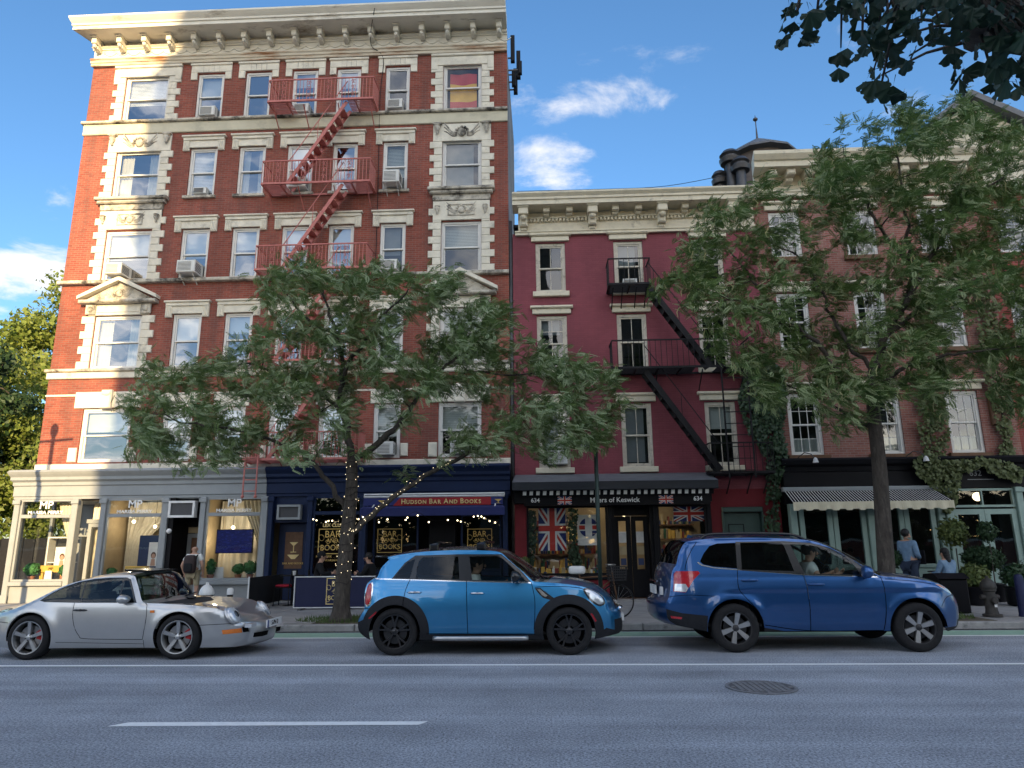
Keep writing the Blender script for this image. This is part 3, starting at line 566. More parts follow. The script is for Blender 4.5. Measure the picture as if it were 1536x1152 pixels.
for x in (-8.28, -7.92): put(MB().sph((x, 19.12, 2.95), .05, 8, 6), 'ladder_foot', 'salmon_iron', ld, smooth=True)
# side antennas on the tenement
an = root('antenna_cluster', (-.75, 20.9, 17.3), 'dark cluster of antenna panels bolted high on the tenement side wall', 'antenna')
for i, (dx, dy, z0, z1) in enumerate(((.16, .3, 17.55, 18.6), (.34, .7, 17.2, 18.3), (.22, 1.1, 16.9, 17.9), (.40, .2, 17.0, 17.5), (.18, .55, 16.8, 17.4))):
    put(MB().bbox(-.92+dx-.07, -.92+dx+.07, 20.3+dy, 20.42+dy, z0, z1, .03), 'antenna_panel', 'black_paint', an); put(MB().bar((-.93, 20.4+dy, z0+.2), (-.92+dx, 20.4+dy, z0+.2), .04), 'mount_arm', 'iron', an)
# ------------------------------------------------------------------ more palette
mat('shop_grey', (.27, .29, .30), .5, var=.07, vscale=3, dirt=(.16, .165, .165), dscale=2.5, dlo=.6, dhi=.85)
mat('shop_navy', (.008, .019, .06), .5, var=.15, vscale=3, spec=.22)
mat('shop_black', (.006, .006, .008), .5, var=.2, spec=.15)
mat('mint', (.26, .36, .32), .5, var=.08, vscale=4, dirt=(.12, .16, .14), dscale=3, dlo=.6, dhi=.85)
mat('door_green', (.04, .075, .065), .45, var=.15)
mat('wall_red', (.15, .015, .021), .55, spec=.2, var=.15, vscale=2.5, bump=.2, bscale=20)
mat('interior_warm', (.42, .33, .20), .85, var=.2, vscale=1.2)
mat('interior_dark', (.016, .015, .015), .9, var=.3, spec=.1)
mat('awning_navy', (.022, .03, .13), .8, var=.1)
mat('awning_red', (.30, .018, .022), .8, var=.12)
mat('awning_cream', (.68, .62, .46), .8, var=.1)
mat('awning_black', (.010, .010, .013), .9, spec=.1)
mat('white_metal', (.72, .72, .71), .4)
mat('gold', (.62, .42, .13), .4, .3, var=.1); mat('gold_leaf', (.75, .58, .26), .45, .1)
mat('letter_white', (.85, .85, .83), .6, var=0); mat('letter_grey', (.26, .27, .28), .5, var=0)
mat('bulb', (1, .85, .6), .4, var=0, emit=(1, .80, .48), emit_s=2.6)
mat('globe_lamp', (1, .9, .7), .4, var=0, emit=(1, .80, .5), emit_s=1.6)
mat('screen', (.008, .011, .06), .2, var=.5, vscale=9, emit=(.004, .006, .05), emit_s=.3, dirt=(.02, .03, .16), dscale=7, dlo=.5, dhi=.6, stretch=(1, 1, 3))
mat('poster_navy', (.012, .03, .085), .5); mat('paper', (.75, .74, .70), .8); mat('skin', (.50, .29, .20), .55, var=.06)
mat('hair_brown', (.10, .05, .03), .7); mat('box_gold', (.60, .38, .08), .6); mat('topiary', (.05, .16, .05), .9, var=.4, vscale=25, bump=1, bscale=25)
mat('terracotta', (.35, .15, .08), .8); mat('wood_brown', (.14, .07, .035), .6, var=.3, vscale=6)
mat('product_red', (.22, .04, .03), .5); mat('product_green', (.03, .10, .05), .5); mat('product_blue', (.03, .05, .13), .5); mat('product_cream', (.42, .34, .2), .5); mat('slate', (.13, .14, .155), .6, var=.2, vscale=3); mat('lead', (.08, .08, .085), .45, .4, var=.3)
def rp(px0, py0, px1, py1, Y):
    x0 = fx(px0, (py0+py1)/2, Y)[0]; x1 = fx(px1, (py0+py1)/2, Y)[0]; z1 = fx((px0+px1)/2, py0, Y)[1]; z0 = fx((px0+px1)/2, py1, Y)[1]
    return x0, x1, z0, z1
# ------------------------------------------------------------------ burgundy row house
RX0, RX1 = -0.80, 6.56
b2 = root('burgundy_row_house', (2.9, 23, .14), 'four storey burgundy painted brick row house with black fire escape', 'building')
RC = [(.35, .90), (2.72, .88), (5.12, .88)]; RR = {2: (3.72, 5.56), 3: (6.58, 8.28), 4: (9.03, 10.62)}
ops = [(c-w_/2, c+w_/2, *RR[r]) for r in RR for c, w_ in RC]
put(holes(RX0, RX1, 3.05, 10.95, ops, YF+.02, .17), 'wall', 'brick_painted', b2, fix=False)
put(MB().add([(RX0, YF+.02, 0), (RX0, YF+.02, 10.95), (RX0, 25, 10.95), (RX0, 25, 0)], [(0, 1, 2, 3)]), 'side_wall', 'brick_painted', b2, fix=False)
put(MB().box(RX0, RX1, 24.9, 25, 0, 11), 'rear_wall', 'brick_side', b2); put(MB().box(RX0+.02, RX1-.02, YF+.3, 24.9, 11.3, 11.4), 'roof', 'roof_tar', b2)
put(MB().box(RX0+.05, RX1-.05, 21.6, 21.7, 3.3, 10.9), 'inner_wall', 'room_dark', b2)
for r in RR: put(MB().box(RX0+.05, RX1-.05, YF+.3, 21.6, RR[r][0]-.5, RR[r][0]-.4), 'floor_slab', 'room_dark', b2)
put(MB().box(BX1+.005, RX0-.005, YF+.35, YF+.4, 0, 11), 'gap_infill', 'interior_dark', b2)
put(MB().tube([(-.86, YF+.05, .2), (-.86, YF+.05, 11.4)], .05, 8), 'downpipe', 'lead', b2, smooth=True)
for r in RR:
    for k, (c, w_) in enumerate(RC):
        z0, z1 = RR[r]; dark = (r, k) in ((2, 2), (4, 0))
        f = window(b2, c-w_/2, c+w_/2, z0, z1, YF+.02, 'old_frame', 'pane_dark', cols=2, rows=1 if r != 3 or k == 1 else 2, t=.085, lift=0, shade={(3, 0): ('grey', .3), (2, 1): ('grey', .95), (2, 2): ('roller', .4), (4, 1): ('grey', .5), (2, 0): ('roller', .7)}.get((r, k)))
        h = put(MB().bbox(c-w_/2-.13, c+w_/2+.13, YF-.06, YF+.05, z1+.04, z1+.20, .015), 'lintel', 'cream_trim', b2)
        put(MB().bbox(c-w_/2-.19, c+w_/2+.19, YF-.13, YF+.05, z1+.201, z1+.29, .03), 'lintel_cap', 'cream_trim', h)
        put(MB().bbox(c-w_/2-.10, c+w_/2+.10, YF-.09, YF+.1, z0-.16, z0-.003, .015), 'sill', 'cream_trim', b2)
air_conditioner(2.72, 9.09, YF, .42, .26, .12, 'white air conditioner behind the black fire escape railing on the burgundy house'); air_conditioner(.42, 3.80, YF, .56, .40, .22, 'white air conditioner in the burgundy house window above the flag shop')
c2 = put(MB().box(RX0+.18, RX1, YF-.05, YF+.03, 10.88, 11.6), 'cornice', 'cream_trim', b2)
mould('architrave', [(.051, 10.86), (.09, 10.86), (.09, 10.93), (.12, 10.95), (.12, 10.99), (.051, 11.0)], 'cream_trim', c2, RX0+.12, RX1)
mould('crown', [(.051, 11.62), (.60, 11.62), (.60, 11.76), (.64, 11.77), (.64, 11.84), (.72, 11.93), (.72, 11.98), (.3, 12.02), (.051, 12.02)], 'cream_trim', c2, RX0+.02, RX1, 0)
dm = MB().bbox(-.035, .035, -.14, -.05, 11.28, 11.37, .008).mesh('dentil', 'cream_trim')
for i in range(62): o = place(dm, 'dentil', c2); o.location = (RX0+.35+i*.113, YF, 0)
put(MB().bbox(RX0+.18, RX1, YF-.15, YF-.052, 11.372, 11.42, .01), 'dentil_course', 'cream_trim', c2)
bgm = MB().bbox(-.15, .15, -.52, -.051, 11.36, 11.60, .03).bbox(-.12, .12, -.30, -.051, 11.08, 11.36, .05).bbox(-.10, .10, -.17, -.051, 10.98, 11.08, .03).bbox(-.18, .18, -.56, -.051, 11.575, 11.618, .01).sph((0, -.36, 11.33), .11, 10, 7, (1.05, 1, 1)).mesh('bracket', 'cream_trim', 30)
smm = MB().bbox(-.10, .10, -.42, -.051, 11.47, 11.60, .02).bbox(-.08, .08, -.30, -.051, 11.40, 11.469, .03).bbox(-.13, .13, -.46, -.051, 11.59, 11.618, .01).mesh('modillion', 'cream_trim')
for i in range(4):
    o = place(bgm, 'bracket', c2); o.location = (-.45+2.1*i, YF, 0)
    if i < 3:
        for q in (.7, 1.4): o = place(smm, 'modillion', c2); o.location = (-.45+2.1*i+q, YF, 0)
fe2 = root('black_fire_escape', (4, 19.2, 3.4), 'black iron fire escape with steep stairs on the burgundy house', 'fire escape')
platform(fe2, 'black_iron', 2.02, 3.22, 19.22, 19.98, 8.93, .78, gap=.15); platform(fe2, 'black_iron', 2.02, 5.85, 19.22, 19.98, 6.42, .80, hole=(4.35, 4.95), gap=.15); platform(fe2, 'black_iron', 4.55, 6.25, 19.22, 19.98, 3.45, .80, gap=.15)
stair(fe2, 'black_iron', (3.2, 8.85), (4.78, 6.48), 19.35, 19.75, 10, .16); stair(fe2, 'black_iron', (2.95, 6.35), (4.85, 3.52), 19.35, 19.75, 11, .16)
for x in (5.02, 5.72): put(MB().bar((x, 19.18, 3.3), (x, 19.18, 6.5), .04), 'ladder_rail', 'black_iron', fe2)
rg = MB().bar((5.04, 19.18, 0), (5.70, 19.18, 0), .022).mesh('rung', 'black_iron')
for i in range(9): o = place(rg, 'rung', fe2); o.location = (0, 0, 3.5+i*.32)
# ------------------------------------------------------------------ right-hand brick house
GX0, GX1 = 6.56, 13.35
b3 = root('brick_row_house', (10, 23, .14), 'weathered red brick row house with white sash windows and ivy', 'building')
GC = [(7.49, .92), (9.73, .92), (11.92, .92)]; GR = {2: (3.98, 5.76), 3: (7.05, 8.82), 4: (9.95, 11.45)}
ops = [(c-w_/2, c+w_/2, *GR[r]) for r in GR for c, w_ in GC]
put(holes(GX0, GX1, 3.05, 12.2, ops, YF+.04, .17), 'wall', 'brick_right', b3, fix=False)
put(MB().add([(GX0, YF+.04, 8), (GX0, 25, 8), (GX0, 25, 12.3), (GX0, YF+.04, 12.3)], [(0, 3, 2, 1)]), 'side_wall', 'brick_red', b3, fix=False)
put(MB().box(GX0, GX1, 24.9, 25, 0, 12.3), 'rear_wall', 'brick_side', b3); put(MB().box(GX0+.01, GX1-.01, YF+.3, 24.9, 12.3, 12.4), 'roof', 'roof_tar', b3)
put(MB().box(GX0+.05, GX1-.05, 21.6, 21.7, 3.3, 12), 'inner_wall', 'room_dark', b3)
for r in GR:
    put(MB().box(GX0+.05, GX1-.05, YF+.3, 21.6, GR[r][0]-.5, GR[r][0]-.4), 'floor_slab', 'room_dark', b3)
    for k, (c, w_) in enumerate(GC):
        z0, z1 = GR[r]; window(b3, c-w_/2, c+w_/2, z0, z1, YF+.04, 'white_frame', 'pane_dark', cols=3, rows=2, t=.085, shade=('cafe', .27) if r == 2 else None)
        h = put(MB().bbox(c-w_/2-.12, c+w_/2+.12, YF-.04, YF+.06, z1+.03, z1+.22, .015), 'lintel', 'cream_trim', b3); put(MB().bbox(c-w_/2-.20, c+w_/2+.20, YF-.12, YF+.06, z1+.221, z1+.31, .03), 'lintel_cap', 'cream_trim', h)
        put(MB().bbox(c-w_/2-.12, c+w_/2+.12, YF-.08, YF+.1, z0-.14, z0-.003, .01), 'sill', 'wood_brown', b3)
c3 = put(MB().box(GX0+.12, GX1, YF-.03, YF+.06, 11.9, 12.75), 'cornice', 'cream_trim', b3)
mould('architrave', [(.031, 11.9), (.10, 11.9), (.10, 12.0), (.14, 12.04), (.14, 12.10), (.031, 12.12)], 'cream_trim', c3, GX0+.10, GX1)
mould('crown', [(.031, 12.62), (.62, 12.62), (.62, 12.80), (.68, 12.82), (.78, 12.96), (.78, 13.07), (.3, 13.10), (.031, 13.10)], 'cream_trim', c3, GX0+.10, GX1, .2)
mdm = MB().bbox(-.13, .13, -.52, -.031, 12.42, 12.615, .04).bbox(-.10, .10, -.34, -.031, 12.30, 12.419, .06).mesh('modillion', 'cream_trim')
for i in range(12): o = place(mdm, 'modillion', c3); o.location = (GX0+.55+i*.56, YF, 0)
b4 = root('end_brick_house', (16, 23, .14), 'bright red brick house at the end of the row past the ivy', 'building')
ops = [(13.75, 14.7, 3.98, 5.76), (13.75, 14.7, 7.05, 8.82), (13.75, 14.7, 9.95, 11.4)]
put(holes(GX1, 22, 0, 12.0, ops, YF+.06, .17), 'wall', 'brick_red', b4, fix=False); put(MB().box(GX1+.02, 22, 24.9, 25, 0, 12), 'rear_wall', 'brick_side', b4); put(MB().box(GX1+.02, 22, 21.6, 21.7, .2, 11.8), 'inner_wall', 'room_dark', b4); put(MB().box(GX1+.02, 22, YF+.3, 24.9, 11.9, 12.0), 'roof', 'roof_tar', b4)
for q in ops: window(b4, *q, YF+.06, 'white_frame', 'pane_dark', cols=3, rows=2, t=.085)
put(MB().box(GX1+.01, 22, YF-.3, YF+.05, 11.9, 12.5), 'cornice', 'cream_trim', b4)
# gabled house standing behind and the turret on the roof
gb = root('gabled_house', (18, 29, .14), 'pale gabled house with grey roof rising behind the brick row', 'building')
GA, GB, GC_ = fx(1450, 152, 26), fx(1392, 196, 26), fx(1552, 196, 26)
put(MB().prism([(GB[0]+.2, 12.5), (GC_[0]-.3, 12.5), (GC_[0]-.3, GC_[1]-.05), (GA[0], GA[1]-.12), (GB[0]+.2, GB[1]-.05)], 26.0, 34), 'wall', 'band_paint', gb)
for s, (xa, za), (xb, zb) in ((0, GB, GA), (1, GA, GC_)):
    put(MB().prism([(xa, za), (xb, zb), (xb, zb+.28), (xa, za+.28)] , 25.6, 34.3), 'roof', 'slate', gb)
put(MB().box(GB[0]+.3, GC_[0]-.4, 26.2, 33, .1, 12.5), 'lower_wall', 'brick_side', gb)
mat('turret_wall', (.13, .105, .09), .8, var=.3, vscale=4)
tu = root('roof_turret', (8.3, 24, 13.0), 'round turret with conical slate roof and finial behind the cream cornice', 'turret')
put(MB().lathe([(1.05, 13.0), (1.05, 15.5), (1.0, 15.6)], 20, (8.3, 24, 0)), 'drum', 'turret_wall', tu, smooth=40)
put(MB().lathe([(1.05, 15.42), (1.32, 15.48), (1.32, 15.56), (.62, 16.05), (.06, 16.42), (.001, 16.45)], 12, (8.3, 24, 0)), 'conical_roof', 'slate', tu)
put(MB().lathe([(.045, 16.38), (.02, 16.9), (.02, 17.15), (.09, 17.22), (.09, 17.27), (.02, 17.32), (.001, 17.45)], 10, (8.3, 24, 0)), 'finial', 'lead', tu, smooth=40)
vn = root('roof_ventilator', (6.3, 22.5, 11.4), 'black spinning roof ventilators beside the turret', 'ventilator')
for (x, y, z, s) in ((6.62, 22.0, 14.35, 1.1), (6.85, 21.7, 13.9, 1.0), (6.30, 22.3, 13.75, .85)):
    put(MB().lathe([(.16*s, -2.2), (.16*s, -.12), (.30*s, -.10), (.34*s, .05), (.24*s, .10), (.24*s, .16), (.32*s, .22), (.22*s, .36), (.001, .42)], 14, (x, y, z)), 'cowl', 'lead', vn, smooth=40)
put(MB().box(5.7, 7.0, 21.6, 23.0, 11.4, 12.15), 'ventilator_curb', 'lead', vn)
# ------------------------------------------------------------------ jewellery shop (grey) ---------------------------------
YS = 19.55
sa = root('jewellery_shopfront', (-11.4, 19.6, .14), 'grey painted jewellery shopfront with cream draped windows on the corner', 'shopfront')
SX = [-14.95, -13.25, -12.42, -10.62, -9.55, -7.78]
mould('cornice', [(.31, 2.98), (.40, 2.98), (.40, 3.05), (.43, 3.07), (.43, 3.34), (.47, 3.37), (.47, 3.46), (.55, 3.52), (.55, 3.60), (.62, 3.68), (.66, 3.74), (.60, 3.80), (.40, 3.83), (.0, 3.84)], 'shop_grey', sa, BX0-.05, -7.80, .45)
put(MB().box(BX0-.02, -7.8, 19.70, 20.02, 2.95, 3.58), 'fascia_back', 'shop_grey', sa)
def pil(x, parent, m, w=.16, z0=.14, z1=2.975, y=YS):
    p = put(MB().bbox(x-w/2, x+w/2, y-.06, y+.16, z0, z1, .015), 'pilaster', m, parent)
    put(MB().bbox(x-w/2-.03, x+w/2+.03, y-.10, y-.061, z1-.14, z1-.02, .012), 'pilaster_cap', m, p); put(MB().bbox(x-w/2-.03, x+w/2+.03, y-.09, y-.061, z0+.0, z0+.22, .012), 'pilaster_base', m, p)
for x in SX: pil(x, sa, 'shop_grey')
def glazed(parent, m, x0, x1, z0, z1, y, bars=(), t=.055, gl='shop_glass'):
    f = put(ring(MB(), x0, x1, z0, z1, t, y, y+.08), 'window_frame', m, parent); zs = [z0+t, *bars, z1-t]
    for b_ in bars: put(MB().bbox(x0+t, x1-t, y-.015, y+.08, b_-.05, b_+.05, .01), 'transom_bar', m, f)
    for i in range(len(zs)-1):
        a, c = zs[i]+(.05 if i else 0), zs[i+1]-(.05 if i < len(zs)-2 else 0)
        put(MB().add([(x0+t, y+.04, a), (x1-t, y+.04, a), (x1-t, y+.04, c), (x0+t, y+.04, c)], [(0, 1, 2, 3)]), 'pane', gl, f, fix=False)
    return f
for x0, x1 in ((SX[0], SX[1]), (SX[2], SX[3]), (SX[4], SX[5])):
    glazed(sa, 'shop_grey', x0+.082, x1-.082, .72, 2.97, YS, (2.50,))
    put(MB().bbox(x0+.08, x1-.08, YS-.09, YS+.12, .60, .715, .015), 'window_sill', 'shop_grey', sa); put(MB().bbox(x0+.08, x1-.08, YS+.02, YS+.12, .14, .60, .01), 'stall_riser', 'shop_grey', sa)
    c = (x0+x1)/2; text('MP', 'lettering', 'letter_white', sa, c, YS-.03, 2.80, .30, bold=.004, sx=1.05); text('MARISA PERRY', 'lettering', 'letter_white', sa, c, YS-.03, 2.60, .125, bold=.003, sx=1.25)
# interior shell of the shop
put(MB().box(-12.42, -7.85, 21.4, 21.5, .1, 3.2), 'shop_back_wall', 'interior_warm', sa); put(MB().box(BX0+.05, -7.85, YS+.13, 22.2, .1, .13), 'shop_floor', 'wood_brown', sa); put(MB().box(BX0+.05, -7.85, YS+.15, 22.2, 2.985, 2.998), 'shop_ceiling', 'blind_white', sa)
for x in (-12.42, -10.58, -9.59, -7.85): put(MB().box(x-.02, x+.02, YS+.17, 21.4, .13, 2.98), 'partition', 'interior_warm', sa)
def swag_curtain(parent, x0, x1, zt, zb, y, lean):      # curtain gathered to one side
    n, mz = 44, 14; vs = []
    for j in range(mz+1):
        t = j/mz; g = 1-.72*math.sin(math.pi*min(t, .78)/.78*.5)**1.5 if lean else 1
        for i in range(n+1):
            u = i/n; ww = (x1-x0)*g; xx = (x0+u*ww) if lean >= 0 else (x1-u*ww)
            vs.append((xx, y+.035*math.sin(u*n*.95), zt+(zb-zt)*t))
    return put(MB().add(vs, [(j*(n+1)+i, j*(n+1)+i+1, (j+1)*(n+1)+i+1, (j+1)*(n+1)+i) for j in range(mz) for i in range(n)]), 'curtain', 'curtain_cream', parent, smooth=True, fix=False)
swag_curtain(sa, -14.0, -13.35, 2.92, .75, 19.95, -1); swag_curtain(sa, -12.3, -10.75, 2.92, .8, 20.6, 1); swag_curtain(sa, -12.3, -10.75, 2.92, .8, 20.9, 0); swag_curtain(sa, -9.45, -7.9, 2.92, .75, 20.5, 0); swag_curtain(sa, -8.7, -7.9, 2.92, .75, 20.2, -1); swag_curtain(sa, -13.2, -12.5, 2.9, .6, 20.3, 1)
# set-back corner door
dr = put(ring(MB(), -13.10, -12.52, .16, 2.3, .10, 19.98, 20.05, .5), 'door', 'shop_grey', sa); put(MB().add([(-13.0, 20.01, .66), (-12.62, 20.01, .66), (-12.62, 20.01, 2.2), (-13.0, 20.01, 2.2)], [(0, 1, 2, 3)]), 'pane', 'shop_glass', dr, fix=False)
put(MB().box(-13.16, -12.5, 19.97, 20.05, 2.31, 2.42), 'door_head', 'shop_grey', sa); put(MB().box(-13.17, -12.5, YS+.1, 19.97, 2.94, 2.978), 'porch_ceiling', 'shop_black', sa)
# dark side entrance with door and air conditioner
put(MB().box(-10.54, -10.4, YS+.02, 20.9, .14, 2.97), 'entrance_wall', 'shop_black', sa); put(MB().box(-9.66, -9.63, YS+.02, 20.9, .14, 2.97), 'entrance_wall', 'shop_black', sa); put(MB().box(-10.4, -9.66, 20.4, 20.9, 2.2, 2.97), 'entrance_head', 'shop_black', sa)
dr = put(ring(MB(), -10.39, -9.67, .16, 2.0, .12, 20.45, 20.52, .4), 'door', 'shop_grey', sa); put(MB().box(-10.27, -9.79, 20.47, 20.49, .56, 1.88), 'door_pane', 'wood_brown', dr); put(MB().box(-10.39, -9.67, 20.46, 20.5, 2.02, 2.18), 'fanlight', 'interior_warm', sa)
ac = root('air_conditioner', (-10.1, 19.5, 2.5), 'white framed air conditioner over the black shop entrance', 'air conditioner', 'window air conditioners')
put(ring(MB(), -10.5, -9.75, 2.42, 2.88, .06, 19.42, 19.62), 'casing', 'white_metal', ac); put(MB().box(-10.44, -9.81, 19.46, 19.6, 2.48, 2.82), 'front_panel', 'ac_dark', ac)
lp = root('wall_lamp', (-10.46, 19.5, 2.05), 'small white wall lamp beside the black shop entrance', 'lamp'); put(MB().sph((-10.40, 19.40, 2.05), .07, 10, 8), 'lamp_head', 'white_metal', lp, smooth=True); put(MB().bar((-10.54, 19.52, 2.05), (-10.42, 19.42, 2.05), .03), 'lamp_arm', 'white_metal', lp)
for q in (19.75, 21.0, 22.15): put(MB().box(BX0-.03, BX0+.05, q-.05, q+.05, .14, 2.99), 'side_post', 'shop_grey', sa)
for q0, q1 in ((19.8, 20.95), (21.05, 22.1)):
    put(MB().add([(BX0, q0, .7), (BX0, q1, .7), (BX0, q1, 2.98), (BX0, q0, 2.98)], [(0, 1, 2, 3)]), 'side_pane', 'shop_glass', sa, fix=False); put(MB().box(BX0-.03, BX0+.05, q0, q1, .14, .69), 'side_riser', 'shop_grey', sa)
put(MB().box(BX0+.05, -12.42, 22.2, 22.3, .1, 3.0), 'shop_back_wall', 'shop_grey', sa)
# window goods
def thing(name, label, cat, mb, m, smooth=False, group=None):
    o = put(mb, name, m, None, smooth); return tag(o, label, cat, group)
def poster(x0, x1, z0, z1, y, ground, label, figure=True):
    t = root('poster', ((x0+x1)/2, y, z0), label, 'poster'); put(MB().box(x0, x1, y, y+.02, z0, z1), 'panel', ground, t); w_, h = x1-x0, z1-z0
    if figure:
        a, b, c, d = x0+w_*.42, x1-w_*.14, z0+h*.12, z0+h*.80; put(MB().box(a, b, y-.004, y-.001, c, d), 'photo_print', 'paper', t); mx = (a+b)/2
        put(MB().prism([(mx-.07, c+.01), (mx+.07, c+.01), (mx+.05, c+.2), (mx-.05, c+.2)], y-.006, y-.0045).sph((mx, y-.006, c+.28), .055, 10, 6, (1, .03, 1.2)), 'printed_figure', 'skin', t); put(MB().sph((mx, y-.005, c+.30), .075, 10, 6, (1, .02, 1.25)), 'printed_hair', 'hair_brown', t)
    return t
poster(-11.55, -10.85, .98, 1.95, 20.0, 'poster_navy', 'tall navy poster with a portrait standing in the jewellery window')
poster(-13.92, -13.58, 1.0, 1.65, 19.9, 'paper', 'white portrait photograph standing in the corner shop window')
def pedestal(x, z, y, w_, h, label):
    t = root('display_stand', (x, y, z), label, 'display stand'); put(MB().bbox(x-w_/2, x+w_/2, y, y+.3, z+h*.55, z+h, .01), 'shelf_box', 'box_gold', t)
    for s in (-1, 1): put(MB().bbox(x+s*w_*.4-.05, x+s*w_*.4+.05, y+.05, y+.25, z, z+h*.55, .01), 'leg', 'box_gold', t)
    text('MP', 'lettering', 'shop_black', t, x, y-.004, z+h*.78, h*.26)
pedestal(-13.95, .72, 19.85, .75, .42, 'gold display stand with legs in the corner window'); pedestal(-11.5, .74, 19.85, .62, .36, 'gold display stand below the navy poster')
thing('display_shelf', 'white jewellery shelf behind the corner window', 'shelf', MB().box(-14.4, -13.4, 20.2, 20.5, 1.9, 1.94).box(-14.4, -14.36, 20.2, 20.5, .13, 1.9).box(-13.44, -13.4, 20.2, 20.5, .13, 1.9).box(-14.36, -13.44, 20.25, 20.5, 1.2, 1.23), 'blind_white')
thing('easel_card', 'white easel card among the topiary in the window', 'card', MB().prism([(-9.28, .74), (-8.98, .74), (-9.0, 1.06), (-9.26, 1.06)], 19.9, 19.92), 'paper'); thing('easel_card', 'white card under the gold stand in the corner window', 'card', MB().prism([(-14.05, .73), (-13.83, .73), (-13.85, 1.0), (-14.03, 1.0)], 19.75, 19.77), 'paper')
def topiary(x, y, z, r, h, label, n=260):
    t = root('topiary', (x, y, z), label, 'plant'); put(MB().lathe([(.07, 0), (.1, .14), (.001, .14)], 10, (x, y, z)), 'pot', 'terracotta', t, smooth=40)
    m = MB()
    for _ in range(n):
        d = Vector(rng.normal(size=3)).normalized(); p = Vector((x, y, z+.14+h/2)) + Vector((d.x*r, d.y*r, d.z*h/2))*random.uniform(.8, 1.03); a = Vector(rng.normal(size=3)).normalized()*.035; b = a.cross(d).normalized()*.03
        m.add([p-a, p+b, p+a, p-b], [(0, 1, 2, 3)])
    m.sph((x, y, z+.14+h/2), r*.9, 10, 8, (1, 1, h/2/r)); put(m, 'foliage', 'topiary', t, fix=False)
topiary(-9.32, 19.82, .72, .13, .42, 'oval green topiary beside the easel card'); topiary(-8.55, 19.85, .72, .17, .30, 'round green topiary under the wall screen'); topiary(-8.25, 19.95, .72, .2, .36, 'large round green topiary at the window corner'); topiary(-14.4, 19.72, .72, .2, .36, 'green topiary ball in the corner window'); topiary(-12.15, 19.8, .72, .13, .2, 'small green topiary left of the gold stand'); topiary(-13.48, 19.75, .72, .14, .3, 'green topiary beside the gathered curtain')
tv = root('wall_screen', (-8.7, 19.85, 1.5), 'wide dark blue screen hung in the jewellery window', 'screen'); x0, x1, z0, z1 = rp(324, 794, 379, 830, 19.85); put(MB().bbox(x0, x1, 19.85, 19.9, z0, z1, .01), 'casing', 'shop_black', tv); put(MB().box(x0+.02, x1-.02, 19.845, 19.849, z0+.02, z1-.02), 'display', 'screen', tv); put(MB().box((x0+x1)/2-.03, (x0+x1)/2+.03, 19.905, 20.4, z0+.1, z0+.2), 'mount', 'shop_black', tv)
def pendant(x, y, z, zt, label, r=.05, power=8):
    t = root('pendant_bulb', (x, y, z), label, 'lamp', 'hanging bulbs in the shop windows'); put(MB().sph((x, y, z), r, 10, 8), 'bulb', 'bulb', t, smooth=True); put(MB().tube([(x, y, z+r), (x, y, zt)], .006, 5), 'cord', 'shop_black', t)
    if power:
        ld_ = bpy.data.lights.new('bulb_light', 'POINT'); ld_.energy = power; ld_.color = (1, .82, .58); ld_.shadow_soft_size = .06; lo = bpy.data.objects.new('bulb_light', ld_); C.objects.link(lo); lo.location = (x, y-.12, z)
for i, (x, y, z) in enumerate(((-11.9, 20.2, 2.35), (-11.2, 20.1, 2.2), (-9.2, 20.1, 1.75), (-8.9, 20.1, 2.15))): pendant(x, y, z, 2.98, 'bare warm bulb hanging in the grey jewellery shop windows', .05, 4)
# ------------------------------------------------------------------ bar (navy)
sb_ = root('bar_shopfront', (-4.4, 19.6, .14), 'navy blue bar front with awning and gold lettered windows', 'shopfront')
mould('cornice', [(.31, 2.98), (.40, 2.98), (.40, 3.05), (.43, 3.07), (.43, 3.34), (.47, 3.37), (.47, 3.46), (.55, 3.52), (.55, 3.60), (.62, 3.68), (.66, 3.74), (.60, 3.80), (.40, 3.83), (.0, 3.84)], 'shop_navy', sb_, -7.79, BX1, 0)
put(MB().box(-7.79, BX1, 19.70, 20.02, 2.95, 3.58), 'fascia_back', 'shop_navy', sb_)
BS = [-7.62, -6.50, -4.98, -1.06]
for x in BS: pil(x, sb_, 'shop_navy', .14)
glazed(sb_, 'shop_navy', -6.42, -5.06, .80, 2.97, YS, (2.50,), gl='shop_glass'); put(MB().bbox(-6.42, -5.06, YS-.05, YS+.1, .14, .79, .02), 'stall_riser', 'shop_navy', sb_)
put(MB().box(-7.78, BX1-.02, 21.6, 21.7, .1, 3.1), 'back_wall', 'interior_dark', sb_); put(MB().box(-7.78, BX1-.02, YS+.15, 21.6, .1, .13), 'bar_floor', 'wood_brown', sb_); put(MB().box(-7.78, BX1-.02, YS+.15, 21.6, 2.985, 3.0), 'ceiling', 'interior_dark', sb_)
dr = put(MB().bbox(-7.5, -6.6, 19.95, 20.0, .16, 2.25, .01), 'door', 'shop_navy', sb_); put(MB().box(-7.3, -6.8, 19.935, 19.949, 1.0, 2.0), 'door_pane', 'wood_brown', dr)
mg = MB().prism([(-7.17, 1.72), (-6.93, 1.72), (-7.04, 1.62), (-7.06, 1.62)], 19.925, 19.934).box(-7.06, -7.04, 19.925, 19.934, 1.46, 1.62).box(-7.13, -6.97, 19.925, 19.934, 1.44, 1.46).prism([(-7.22, 1.38), (-6.88, 1.38), (-7.0, 1.26), (-7.1, 1.26)], 19.925, 19.934); put(mg, 'gold_emblem', 'gold_leaf', dr); text('BAR AND BOOKS', 'lettering', 'gold', dr, -7.05, 19.93, 1.14, .075)
put(MB().box(-7.55, -6.55, YS+.1, 20.2, 2.26, 2.97), 'door_head', 'shop_navy', sb_)
